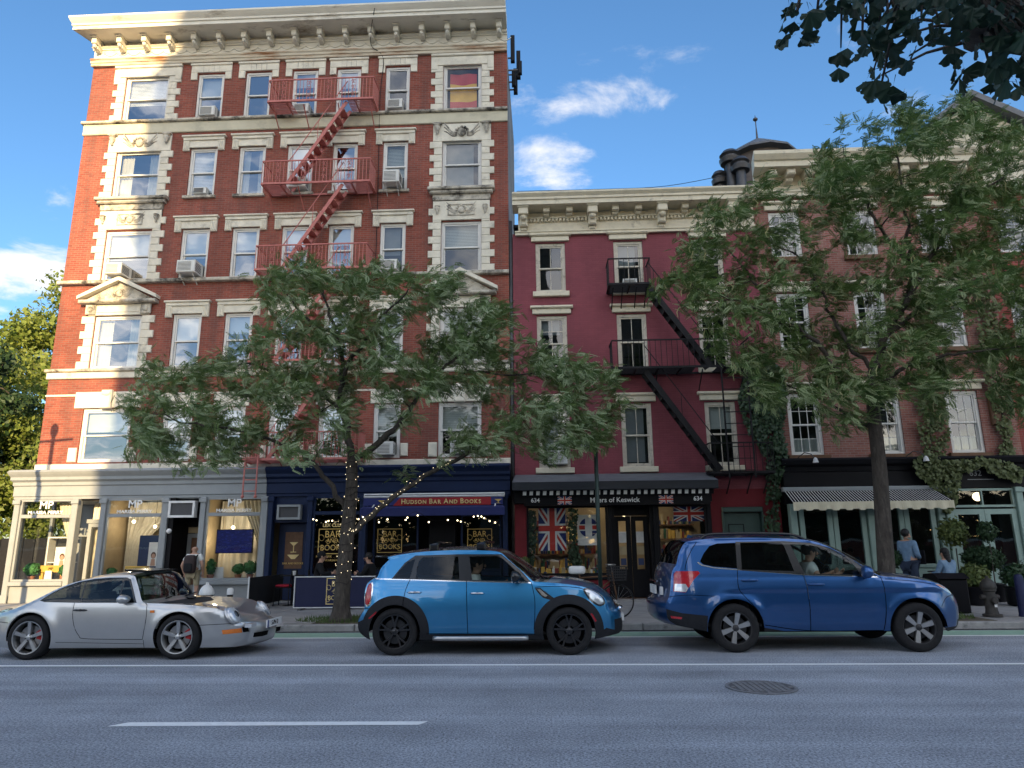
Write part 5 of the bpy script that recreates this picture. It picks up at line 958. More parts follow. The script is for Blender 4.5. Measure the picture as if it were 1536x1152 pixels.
def street_tree(label, trunk, limbs, poly, Y0, depth, ncl, nfr, leafm, gaps=(), seed=1, size=(.17, .27), trunk_r=(.17, .11), pods=0, wind=.7):
    rs = random.Random(seed); rg_ = np.random.default_rng(seed); base = P3(*trunk[0], Y0); base.z = .12
    t = root('honey_locust_tree', tuple(base), label, 'tree', 'street trees')
    tp = smooth_path([base]+[P3(*q, Y0) for q in trunk[1:]]); n = len(tp); rad = [trunk_r[0]+(trunk_r[1]-trunk_r[0])*i/(n-1) for i in range(n)]; rad[0] *= 1.75; rad[1] *= 1.3; rad[2] *= 1.1
    w_ = MB(); w_.tube(tp, rad, 12)
    nodes = []                                             # (point, radius)
    for pts, dy, r0 in limbs:
        k = len(pts); pp = smooth_path([P3(q[0], q[1], Y0+dy*i/(k-1)) for i, q in enumerate(pts)]); m_ = len(pp); rr = [r0*(1-.78*i/(m_-1)) for i in range(m_)]
        pp = [p+Vector((rs.gauss(0, .025), rs.gauss(0, .04), rs.gauss(0, .025))) if 0 < i < m_-1 else p for i, p in enumerate(pp)]; w_.tube(pp, rr, 8)
        nodes += [(p, r) for p, r in list(zip(pp, rr))[2:]]
    put(w_, 'trunk', 'bark', t, smooth=True, fix=False)
    cl = []; xs = [p[0] for p in poly]; ys = [p[1] for p in poly]; g = 0
    while len(cl) < ncl and g < ncl*60:
        g += 1; x, y = rs.uniform(min(xs), max(xs)), rs.uniform(min(ys), max(ys))
        if not in_poly(x, y, poly): continue
        if any(((x-a)/c)**2+((y-b)/d)**2 < 1 and rs.random() < e for a, b, c, d, e in gaps): continue
        Y = Y0+rs.gauss(0, depth*.5); p = P3(x, y, Y)
        if any((p-q).length < .27 for q in cl[-120:]): continue
        cl.append(p)
    tw = MB(); order = sorted(cl, key=lambda p: min((p-q).length for q, _ in nodes)); PP, DD = [], []
    for p in order:
        q, r = min(nodes, key=lambda a: (a[0]-p).length + (0.35 if a[0].z > p.z+.3 else 0)); v = p-q; ln = v.length
        if ln < .05: continue
        k = max(3, min(9, int(ln/.18))); mid = q+v*.5+Vector((rs.gauss(0, .07), rs.gauss(0, .07), .10*ln)); pts = []
        for i in range(k+1):
            a = i/k; pts.append((q*(1-a)+mid*a)*(1-a)+(mid*(1-a)+p*a)*a)
        r0 = min(r*.6, .011+.013*ln); rr = [r0*(1-.7*i/k) for i in range(k+1)]; tw.tube(pts, rr, 4, cap=False); nodes += [(a, b) for a, b in zip(pts[1:], rr[1:])]
        dirv = v.normalized(); m_ = nfr+rs.randrange(-3, 4)
        for i in range(m_):
            a = max(0.0, 1-abs(rs.gauss(0, .34))); c = pts[int(a*k)]; PP.append(c+Vector((rs.gauss(0, .10), rs.gauss(0, .12), rs.gauss(0, .09)))); dd = Vector((rs.gauss(wind, .75), rs.gauss(0, .8), rs.gauss(-.1, .55)))+dirv*.6; DD.append(dd)
    put(tw, 'branches', 'bark', t, smooth=True, fix=False)['kind'] = 'stuff'
    PA = np.array([tuple(p) for p in PP]); DA = np.array([tuple(d) for d in DD]); U = np.tile([0, 0, 1.0], (len(PA), 1))+rg_.normal(0, .55, (len(PA), 3)); V, F_ = fronds(PA, DA, rg_.uniform(size[0], size[1], len(PA)), U)
    place(mesh_np('crown', V, F_, leafm), 'crown', t)
    if pods:
        pm = MB()
        for i in range(pods):
            p = PP[rs.randrange(len(PP))]; l_ = rs.uniform(.12, .24); c = rs.choice((-1, 1))*rs.uniform(.03, .08); pm.add([(p.x, p.y, p.z), (p.x+.02, p.y+.01, p.z), (p.x+c+.02, p.y, p.z-l_*.5), (p.x+c, p.y, p.z-l_*.5), (p.x+c*.6+.012, p.y+.02, p.z-l_), (p.x+c*.6, p.y+.02, p.z-l_)], [(0, 1, 2, 3), (3, 2, 4, 5)])
        put(pm, 'seed_pods', 'pod', t, fix=False)['kind'] = 'stuff'
    return t, tp
T1P = [(168, 628), (200, 562), (222, 540), (290, 548), (340, 500), (372, 470), (385, 430), (402, 395), (470, 384), (520, 398), (560, 392), (620, 408), (676, 396), (700, 420), (668, 442), (745, 440), (775, 470), (790, 500), (860, 540), (920, 560), (945, 600), (925, 640), (900, 670), (850, 690), (805, 702), (770, 660), (720, 700), (680, 668), (640, 710), (560, 735), (530, 705), (480, 700), (430, 700), (400, 660), (340, 705), (260, 708), (200, 690), (172, 655)]
t1, tp1 = street_tree('honey locust with spreading crown and light wrapped trunk before the bar', [(511, 932), (514, 880), (521, 800), (527, 740), (528, 690)],
    [([(528, 700), (520, 645), (512, 600), (514, 560), (506, 510), (492, 465), (480, 420)], .5, .085), ([(528, 692), (582, 652), (612, 620), (640, 575), (690, 532), (740, 505)], -.6, .075), ([(523, 800), (560, 770), (612, 730), (680, 690), (742, 660), (800, 620), (880, 600)], .7, .07), ([(522, 772), (492, 722), (464, 690), (430, 668), (380, 652), (310, 640), (230, 622)], -.5, .06), ([(514, 620), (480, 590), (430, 565), (370, 545), (320, 560)], .9, .05), ([(512, 570), (545, 510), (580, 465), (620, 430)], -.9, .05), ([(640, 575), (700, 560), (760, 560), (850, 570)], .8, .04), ([(505, 505), (450, 470), (420, 430)], -.8, .04)],
    T1P, 14.45, 1.9, 560, 30, 'locust_leaf', gaps=((600, 645, 75, 50, .75), (690, 620, 45, 35, .5), (480, 655, 60, 40, .55), (560, 700, 90, 30, .8), (330, 490, 60, 40, .6), (610, 480, 50, 30, .4)), seed=4)
T2P = [(948, 432), (1000, 420), (1030, 335), (1062, 300), (1096, 322), (1112, 292), (1150, 262), (1192, 292), (1215, 258), (1232, 205), (1262, 172), (1302, 178), (1350, 152), (1400, 162), (1430, 136), (1462, 160), (1536, 190), (1640, 230), (1700, 380), (1660, 560), (1560, 640), (1480, 585), (1440, 565), (1405, 642), (1380, 602), (1340, 592), (1300, 625), (1262, 690), (1222, 622), (1182, 575), (1132, 628), (1112, 560), (1060, 520), (1010, 462)]
t2, tp2 = street_tree('tall honey locust with seed pods shading the right-hand brick house', [(1332, 905), (1326, 800), (1319, 700), (1309, 600), (1312, 545)],
    [([(1312, 550), (1330, 500), (1355, 460), (1366, 420), (1365, 375), (1358, 330), (1350, 280), (1345, 220)], .5, .085), ([(1352, 465), (1390, 400), (1420, 350), (1460, 300), (1510, 260)], -.7, .065), ([(1334, 500), (1400, 452), (1460, 422), (1540, 400), (1620, 390)], .6, .06), ([(1310, 610), (1262, 565), (1222, 512), (1172, 482), (1110, 452), (1040, 430)], -.7, .065), ([(1312, 560), (1262, 500), (1232, 440), (1200, 390), (1130, 350)], .9, .05), ([(1312, 575), (1380, 545), (1450, 530), (1540, 520)], -.9, .05), ([(1366, 400), (1320, 340), (1290, 280), (1265, 220)], .8, .045), ([(1172, 482), (1130, 420), (1090, 370), (1070, 330)], .5, .035), ([(1316, 650), (1270, 620), (1215, 590), (1150, 570)], .8, .045)],
    T2P, 14.55, 1.9, 800, 30, 'locust_leaf_pod', gaps=((1200, 330, 50, 40, .55), (1270, 400, 40, 30, .4), (1210, 480, 40, 40, .45), (1460, 470, 50, 35, .4), (1290, 560, 40, 30, .4)), seed=9, pods=500)
# fairy lights wound round the first trunk
fl = root('fairy_lights', (tp1[0].x, tp1[0].y, .3), 'warm fairy lights wound around the locust trunk', 'string lights'); pts = []
for i in range(150):
    a = i/149; k = a*(len(tp1)-1.01); j = int(k); c = tp1[j].lerp(tp1[j+1], k-j); r = .19-.06*a; pts.append(c+Vector((r*math.cos(i*.9), r*math.sin(i*.9), 0)))
pts = [p+Vector((random.gauss(0, .012), 0, random.gauss(0, .03))) for p in pts if p.z > .8]; put(MB().tube(pts, .004, 3), 'wire', 'shop_black', fl); mat('fairy_bulb', (1, .9, .7), .4, var=0, emit=(1, .82, .5), emit_s=1.3); bb2 = MB().sph((0, 0, 0), .0065, 6, 4).mesh('light_bulb', 'fairy_bulb', True)
limb = smooth_path([P3(q[0], q[1], 14.4+.7*i/6) for i, q in enumerate([(523, 800), (560, 770), (612, 730), (680, 690)])], 12)
for p in [q for q in pts if random.random() < .62]+[q+Vector((random.gauss(0, .03), -.08, random.gauss(0, .04))) for q in limb]: o = place(bb2, 'light_bulb', fl); o.location = p+Vector((0, -.012, 0))
# --------------------------------------- ginkgo hanging into the frame
gk = root('ginkgo_tree', (5.2, -4.2, .14), 'dark ginkgo branch hanging overhead with fan shaped leaves', 'tree')
def Pd(px, py, dist): d = (AR*((px-768)/FPX)-AU*((py-576)/FPX)+AF); return Vector((0, 0, HC))+d.normalized()*dist
w_ = MB(); w_.tube(smooth_path([Vector((5.2, -4.2, .1)), Vector((5.15, -4.2, 2.2)), Vector((5.0, -4.0, 4.2)), Vector((4.8, -3.6, 6.5))]), .15, 10)
lb = smooth_path([Vector((5.05, -4.05, 3.9)), Vector((3.8, -1.2, 4.3)), Pd(1640, -60, 3.3), Pd(1480, -20, 2.9), Pd(1330, -25, 2.8), Pd(1190, -20, 2.8)]); w_.tube(lb, [.07*(1-.85*i/(len(lb)-1)) for i in range(len(lb))], 8)
gl_v = [(0, 0, 0)]; nl = 17
for i in range(nl):
    a = R(-62+124*i/(nl-1)); r = .060*(1+.05*math.cos(i*1.3))*(.80 if i == nl//2 else 1)*(.93 if i in (0, nl-1) else 1); gl_v.append((r*math.sin(a), .006*math.sin(i*1.3), -r*math.cos(a)))
gmesh = [];
for sc in (.62, .74, .88):
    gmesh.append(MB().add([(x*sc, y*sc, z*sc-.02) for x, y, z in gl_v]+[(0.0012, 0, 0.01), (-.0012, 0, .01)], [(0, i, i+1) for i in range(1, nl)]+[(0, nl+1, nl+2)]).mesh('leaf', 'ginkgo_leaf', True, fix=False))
GP = [(1262, -30), (1300, 40), (1258, 80), (1262, 108), (1290, 118), (1286, 150), (1330, 165), (1352, 120), (1345, 92), (1388, 92), (1402, 55), (1422, 88), (1432, 116), (1472, 118), (1492, 70), (1492, 120), (1508, 155), (1545, 140), (1600, 60), (1600, -40)]
cnt = 0; spots = []
sprig = [(1195, 28), (1180, 46), (1207, 50), (1192, 60), (1222, 24), (1186, 8), (1215, 14), (1200, 44), (1234, 6), (1250, 8), (1262, 4), (1228, -6)]
while len(spots) < 272:
    x, y = random.uniform(1255, 1600), random.uniform(-40, 165)
    if in_poly(x, y, GP) and random.random() < (.45 if y > 90 else .9): spots.append((x, y))
for q, (x, y) in enumerate(sprig*2+spots):
    dist = random.uniform(2.45, 3.15); p = Pd(x+random.gauss(0, 3), y-7+random.gauss(0, 3), dist); o = place(random.choice(gmesh), 'leaf', gk); o.matrix_parent_inverse = INV[gk.name]; o.location = p; o.rotation_euler = (random.gauss(.2, .55), random.gauss(0, .6), random.uniform(0, 6.28))
    if q % 4 == 0:
        c = min(lb, key=lambda a: (a-p).length); w_.tube([c, c.lerp(p, .5)+Vector((0, 0, .02)), p], [.008, .005, .003], 4)
put(w_, 'trunk', 'bark', gk, smooth=True, fix=False)
# --------------------------------------- trees at the corner behind the tenement and on the far pavement
def leafy(label, x, y, h, r, zc, leafm, n, sz, seed, trunk_h=None, nm='leafy_tree', grp=None):
    rs = np.random.default_rng(seed); t = root(nm, (x, y, 0), label, 'tree', grp); w_ = MB(); top = Vector((x+.3, y, h*.8)); tp = smooth_path([Vector((x, y, 0)), Vector((x+.15, y, h*.3)), Vector((x-.1, y, h*.55)), top]); w_.tube(tp, [.028*h*(1-.8*i/(len(tp)-1)) for i in range(len(tp))], 8)
    K = 46; cen = []
    for k in range(K):
        d = rs.normal(size=3); d /= np.linalg.norm(d); rad = rs.uniform(.35, 1.0); c = np.array([x+d[0]*r*rad, y+d[1]*r*rad, zc+d[2]*(h-zc)*rad*(1 if d[2] > 0 else .9)]); cen.append(c); q = tp[rs.integers(len(tp)//3, len(tp))]; w_.tube([q, q.lerp(Vector(c), .5)+Vector((0, 0, .3)), Vector(c)], [.05, .035, .012], 5)
    put(w_, 'trunk', 'bark', t, smooth=True, fix=False); cen = np.array(cen); idx = rs.integers(0, K, n); off = rs.normal(size=(n, 3)); off /= np.linalg.norm(off, axis=1, keepdims=True); P = cen[idx]+off*(rs.uniform(.3, 1, (n, 1))**.5)*r*rs.uniform(.2, .34, (n, 1))*np.array([1.1, 1.1, .8])
    a = rs.normal(size=(n, 3)); a /= np.linalg.norm(a, axis=1, keepdims=True); b = np.cross(a, off+rs.normal(0, .4, (n, 3))); b /= np.linalg.norm(b, axis=1, keepdims=True)+1e-9; s = sz*rs.uniform(.6, 1.3, (n, 1)); V = np.stack([P-a*s, P+b*s*.55, P+a*s, P-b*s*.55], 1).reshape(-1, 3); F_ = np.arange(4*n).reshape(-1, 4); place(mesh_np('crown', V, F_, leafm), 'crown', t)
leafy('sunlit yellow green tree rising beside the tenement corner', -27.0, 37, 16.6, 5.6, 9.5, 'sunny_leaf', 26000, .16, 3, grp=None)
leafy('shorter sunlit tree behind the corner garden wall', -24.2, 33, 8.2, 3.4, 4.4, 'sunny_leaf', 13000, .13, 5)
leafy('tree with shade put into its leaf colour before the sunlit corner trees', -25.5, 29.5, 11.0, 2.6, 7.0, 'shade_leaf', 9000, .13, 8)  # its shade is put into the darker leaf colour
for i, (x, y, h) in enumerate(((-22, -7.4, 6.2), (9.5, -7.6, 6.5), (24, -7.5, 6.4))): leafy('leafy street tree on the opposite pavement', x, y, h, 2.4, 4.2, 'shade_leaf', 5000, .17, 20+i, nm='opposite_tree', grp='opposite street trees')
gw = root('garden_wall', (-24, 27, 0), 'dark garden fence at the corner below the trees', 'fence'); 
for i in range(40): put(MB().bbox(-34+i*.46, -34+i*.46+.43, 27, 27.05, .0, 2.0+.03*(i % 3), .01), 'fence_board', 'black_iron', gw)
put(MB().box(-34, -15.7, 27.055, 27.1, .4, .5).box(-34, -15.7, 27.055, 27.1, 1.5, 1.6), 'fence_rail', 'black_iron', gw)
pw = root('playground_wall', (0, -9.6, .14), 'low brick playground wall with railings on the far pavement', 'wall'); put(MB().box(-60, 70, -9.8, -9.4, 0, 1.6), 'wall_base', 'brick_main', pw); put(MB().box(-60, 70, -9.7, -9.5, 1.6, 1.75), 'coping', 'limestone', pw)
hd = root('glow_block_hedge', (0, -11.5, .1), 'tall unseen hedge added behind the playground wall to block low glow', 'hedge'); n = 30000; P = np.stack([rng.uniform(-60, 70, n), -11.5+rng.uniform(-1, 1, n), .3+4.4*rng.random(n)**.7*(1+.15*np.sin(np.arange(n)))], 1); a = rng.normal(size=(n, 3)); a /= np.linalg.norm(a, axis=1, keepdims=True); b = np.cross(a, rng.normal(size=(n, 3))); b /= np.linalg.norm(b, axis=1, keepdims=True); place(mesh_np('foliage', np.stack([P-a*.3, P+b*.2, P+a*.3, P-b*.2], 1).reshape(-1, 3), np.arange(4*n).reshape(-1, 4), 'shade_leaf'), 'foliage', hd)  # unseen hedge added to keep the low western glow out of the glass
# --------------------------------------- climbers
def climber(label, poly, y0, thick, n, leafm, sz, nm, seed, stems):
    rs = np.random.default_rng(seed); xs = [p[0] for p in poly]; ys = [p[1] for p in poly]; P = []
    while len(P) < n:
        x, y = rs.uniform(min(xs), max(xs)), rs.uniform(min(ys), max(ys))
        if in_poly(x, y, poly) and (math.sin(x*.21+seed)+math.sin(y*.17+x*.05)+1.3+rs.normal(0, .5)) > 0: Y = y0-abs(rs.normal(0, thick)); P.append(tuple(P3(x, y, Y)))
    P = np.array(P); base = P3(sum(xs)/len(xs), max(ys), y0); t = root(nm, tuple(base), label, 'plant'); k = len(P); u = np.tile([0, -1.0, .35], (k, 1))+rs.normal(0, .45, (k, 3)); dn = np.tile([0, -.2, -1.0], (k, 1))+rs.normal(0, .5, (k, 3)); d, s, _ = rot_frames(dn, u); S = sz*rs.uniform(.6, 1.3, (k, 1))
    V = np.stack([P, P+d*S*.35+s*S*.5, P+d*S, P+d*S*.35-s*S*.5], 1).reshape(-1, 3); place(mesh_np('foliage', V, np.arange(4*k).reshape(-1, 4), leafm), 'foliage', t); w_ = MB()
    for st in stems: w_.tube(smooth_path([P3(*q, y0-.03) for q in st]), .016, 5)
    put(w_, 'stem', 'bark', t, smooth=True, fix=False)
climber('dense dark ivy climbing between the burgundy and brick houses', [(1108, 600), (1118, 545), (1150, 530), (1176, 560), (1180, 600), (1174, 640), (1182, 690), (1168, 720), (1152, 735), (1150, 690), (1120, 640)], 19.97, .10, 3600, 'ivy_leaf', .10, 'ivy', 1, [[(1160, 860), (1162, 760), (1160, 680), (1140, 600)]])
climber('thin red wall creeper hanging beside the green street door', [(1150, 735), (1170, 720), (1168, 800), (1172, 850), (1150, 850), (1146, 790)], 19.95, .06, 420, 'ivy_leaf', .09, 'ivy', 2, [[(1160, 860), (1160, 740)]])
climber('pale green creeper draped over the cafe sign', [(1370, 690), (1392, 676), (1420, 690), (1470, 685), (1512, 690), (1536, 705), (1530, 722), (1500, 712), (1470, 700), (1440, 712), (1436, 745), (1424, 772), (1412, 760), (1404, 735), (1388, 720), (1374, 708)], 19.72, .10, 2300, 'creeper_leaf', .10, 'creeper', 3, [[(1440, 705), (1480, 692), (1530, 712)], [(1420, 770), (1424, 720), (1400, 690)]])
climber('yellowing creeper growing up past the upper windows of the brick house', [(1466, 455), (1500, 450), (1512, 500), (1494, 560), (1520, 600), (1516, 660), (1532, 700), (1500, 690), (1496, 640), (1484, 600), (1470, 540)], 19.95, .07, 1300, 'creeper_leaf', .10, 'creeper', 4, [[(1515, 700), (1505, 640), (1500, 580), (1485, 500)]])
climber('loose creeper beside the white sash windows above the cafe', [(1374, 560), (1420, 600), (1424, 650), (1416, 690), (1390, 690), (1376, 640)], 19.97, .06, 700, 'creeper_leaf', .10, 'creeper', 5, [[(1400, 695), (1395, 640), (1400, 590)]])
climber('dark leafy garland framing the tall flag in the grocer window', [(792, 765), (803, 765), (805, 800), (800, 850), (792, 850)], 19.68, .04, 420, 'shade_leaf', .08, 'garland', 6, [[(797, 850), (797, 765)]])
climber('dark leafy garland hanging between the flag and the tea towel', [(852, 762), (866, 762), (864, 800), (872, 850), (852, 852), (854, 800)], 19.68, .05, 520, 'shade_leaf', .08, 'garland', 7, [[(860, 850), (858, 765)]])
# grass in the tree pits
def tufts(px, py, n, nm):
    a = rng.uniform(0, 6.28, n); r = rng.uniform(.15, .95, n); P = np.stack([px+r*np.cos(a), np.clip(py+.0+r*np.sin(a)*.7, 14.02, 15.38), np.full(n, .13)], 1); u = rng.normal(size=(n, 3))*.5+np.array([0, 0, 1.0]); u /= np.linalg.norm(u, axis=1, keepdims=True); s = np.cross(u, rng.normal(size=(n, 3))); s /= np.linalg.norm(s, axis=1, keepdims=True); h = rng.uniform(.05, .13, (n, 1))
    o = place(mesh_np('grass', np.stack([P-s*.008, P+s*.008, P+u*h], 1).reshape(-1, 3), np.arange(3*n).reshape(-1, 3), 'grass_leaf'), nm); return o
for i, (px, py) in enumerate(pits): tag(tufts(px, py+.1, 1500, 'grass'), ('short grass around the light wrapped tree trunk', 'short grass at the foot of the pod bearing tree')[i], 'grass', None, 'stuff')
# ------------------------------------------------------------------ cars
def paint(name, col, metal=.55, rough=.32, flake=.06):
    m = mat(name, col, rough, metal, var=flake, vscale=2.0, spec=.5, coat=1.0); m.node_tree.nodes['Principled BSDF'].inputs['Coat Roughness'].default_value = .03; return m
paint('paint_silver', (.50, .50, .49), .75, .34); paint('paint_light_blue', (.035, .235, .47), .72, .30); paint('paint_deep_blue', (.018, .085, .25), .75, .30)
mat('car_black', (.012, .012, .013), .25, var=.1, coat=.4); mat('cladding', (.016, .017, .02), .7, var=.15, vscale=20, spec=.25); mat('tyre', (.02, .02, .021), .85, var=.2, vscale=20, bump=.3, bscale=60, spec=.2); mat('chrome', (.75, .76, .78), .12, 1.0, var=0); mat('alloy', (.48, .48, .47), .32, .85, var=.1); mat('alloy_black', (.05, .05, .052), .25, .7, var=.1); mat('alloy_dark', (.05, .05, .052), .4, .6)
mat('caliper_red', (.45, .02, .02), .4); mat('lamp_red', (.42, .012, .02), .15, var=.15, coat=1.0); mat('lamp_clear', (.62, .64, .66), .12, .4, var=.1, coat=1.0); mat('lamp_orange', (.75, .20, .02), .2, coat=1.0); mat('lamp_dark', (.05, .055, .06), .12, .3, coat=1.0); mat('car_inside', (.022, .022, .024), .8); mat('seat_dark', (.035, .035, .038), .8); mat('plate_white', (.75, .75, .73), .5); mat('plate_blue', (.02, .05, .2), .5); mat('shirt_white', (.72, .73, .70), .85, var=.1, vscale=12); mat('gap_black', (.004, .004, .004), .9, var=0, spec=.05); mat('disc_steel', (.3, .3, .3), .35, .9)
glass_mat('car_glass', (.62, .68, .66), .07, base=.022); glass_mat('car_glass_tint', (.10, .11, .11), .06, base=.022); glass_mat('windscreen_glass', (.5, .55, .55), .25, base=.08)
def dens(pts, step, closed=False):
    out = []; n = len(pts)
    for i in range(n if closed else n-1):
        a, b = np.array(pts[i], float), np.array(pts[(i+1) % n], float); k = max(1, int(np.ceil(np.linalg.norm(b-a)/step)))
        out += [tuple(a+(b-a)*t/k) for t in range(k)]
    return out if closed else out+[tuple(pts[-1])]
def catmull2(pts, k=4, closed=False):
    P = [np.array(p, float) for p in pts]; n = len(P); out = []
    for i in range(n if closed else n-1):
        g = (lambda j: P[j % n]) if closed else (lambda j: P[min(max(j, 0), n-1)]); p0, p1, p2, p3 = g(i-1), g(i), g(i+1), g(i+2)
        for t in np.arange(k)/k: out.append(.5*(2*p1+(p2-p0)*t+(2*p0-5*p1+4*p2-p3)*t*t+(3*p1-p0-3*p2+p3)*t**3))
    if not closed: out.append(P[-1])
    return out
def pip(pts, poly):
    x, y = pts[:, 0], pts[:, 1]; c = np.zeros(len(pts), bool); q = np.array(poly); j = len(q)-1
    for i in range(len(q)):
        cond = (q[i, 1] > y) != (q[j, 1] > y)
        with np.errstate(divide='ignore', invalid='ignore'): xi = (q[j, 0]-q[i, 0])*(y-q[i, 1])/(q[j, 1]-q[i, 1])+q[i, 0]
        c ^= cond & (x < xi); j = i
    return c
def buffer_line(pts, w_):
    P = [np.array(p, float) for p in catmull2(pts, 4)]; L_, R_ = [], []
    for i, p in enumerate(P):
        t = P[min(i+1, len(P)-1)]-P[max(i-1, 0)]; t /= np.linalg.norm(t)+1e-9; nrm = np.array([-t[1], t[0]])*w_/2; L_.append(tuple(p+nrm)); R_.append(tuple(p-nrm))
    return L_+R_[::-1]
def wheel(parent, x, y, r, rr, style, side, width=.2):
    """Road wheel facing -y when side = -1."""
    w_ = bpy.data.objects.new('wheel', None); C.objects.link(w_); w_.parent = parent; w_.location = (x, y, r); w_.empty_display_size = .1
    s = side; f = s*width/2
    prof = [(rr*.98, f*.92), (rr+.012, f*1.02), (r-.045, f*1.06), (r-.012, f*.92), (r, f*.70), (r, -f*.70), (r-.012, -f*.92), (r-.05, -f), (rr*.98, -f*.9)]
    put(MB().lathe(prof, 44, axis='y'), 'tyre', 'tyre', w_, smooth=40)
    rm, n, rimm, spoke = style['mat'], style['n'], style.get('lip', style['mat']), style.get('w', .05)
    put(MB().lathe([(rr*.985, f*.90), (rr*1.0, f*1.0), (rr*.94, f*.98), (rr*.91, f*.80), (rr*.90, -f*.8)], 40, axis='y'), 'rim_lip', rimm, w_, smooth=40); put(MB().lathe([(.001, -f*.1), (rr*.90, -f*.1)], 32, axis='y'), 'wheel_back', 'gap_black', w_)
    put(MB().lathe([(rr*.30, f*.30), (rr*.72, f*.30), (rr*.72, f*.18)], 32, axis='y'), 'brake_disc', style.get('disc', 'alloy_dark'), w_, smooth=40)
    if style.get('caliper'): put(MB().lathe([(rr*.45, f*.1), (rr*.45, f*.5), (rr*.80, f*.5), (rr*.80, f*.1)], 8, axis='y', a0=R(-12), a1=R(38)), 'brake_caliper', style['caliper'], w_)
    sp = MB(); a_ = style.get('a0', 90)
    for i in range(n):
        for da in ((-style['dbl'], style['dbl']) if style.get('dbl') else (0,)):
            a0 = R(a_+360*i/n); a1 = R(a_+360*i/n+da); r0, r1 = rr*.13, rr*.95; w0, w1 = spoke*style.get('hubw', 1.0), spoke*style.get('tipw', 1.0)
            pr = []
            for (rad, an, ww, dep) in ((r0, a0, w0, .72), (rr*.5, (a0+a1)/2, (w0+w1)/2, .80), (r1, a1, w1, .90)):
                c, q = math.cos(an), math.sin(an); pr.append([(rad*c-ww/2*q, f*dep, rad*q+ww/2*c), (rad*c+ww/2*q, f*dep, rad*q-ww/2*c), (rad*c+ww/2*q, f*(dep-.35), rad*q-ww/2*c), (rad*c-ww/2*q, f*(dep-.35), rad*q+ww/2*c)])
            o_ = [p for ring_ in pr for p in ring_]; sp.add(o_, [(j*4+k, j*4+(k+1) % 4, (j+1)*4+(k+1) % 4, (j+1)*4+k) for j in range(2) for k in range(4)]+[(8, 9, 10, 11)])
    put(sp, 'spokes', rm, w_); put(MB().lathe([(.001, f*.86), (rr*.14, f*.84), (rr*.20, f*.74), (rr*.20, f*.3)], 20, axis='y'), 'hub_cap', style.get('hub', rm), w_, smooth=40)
    bl = MB()
    for i in range(5): a = R(54+72*i); bl.sph((rr*.17*math.cos(a), f*.80, rr*.17*math.sin(a)), .011, 6, 4)
    put(bl, 'lug_nuts', 'alloy_dark', w_)['kind'] = 'stuff'
    return w_
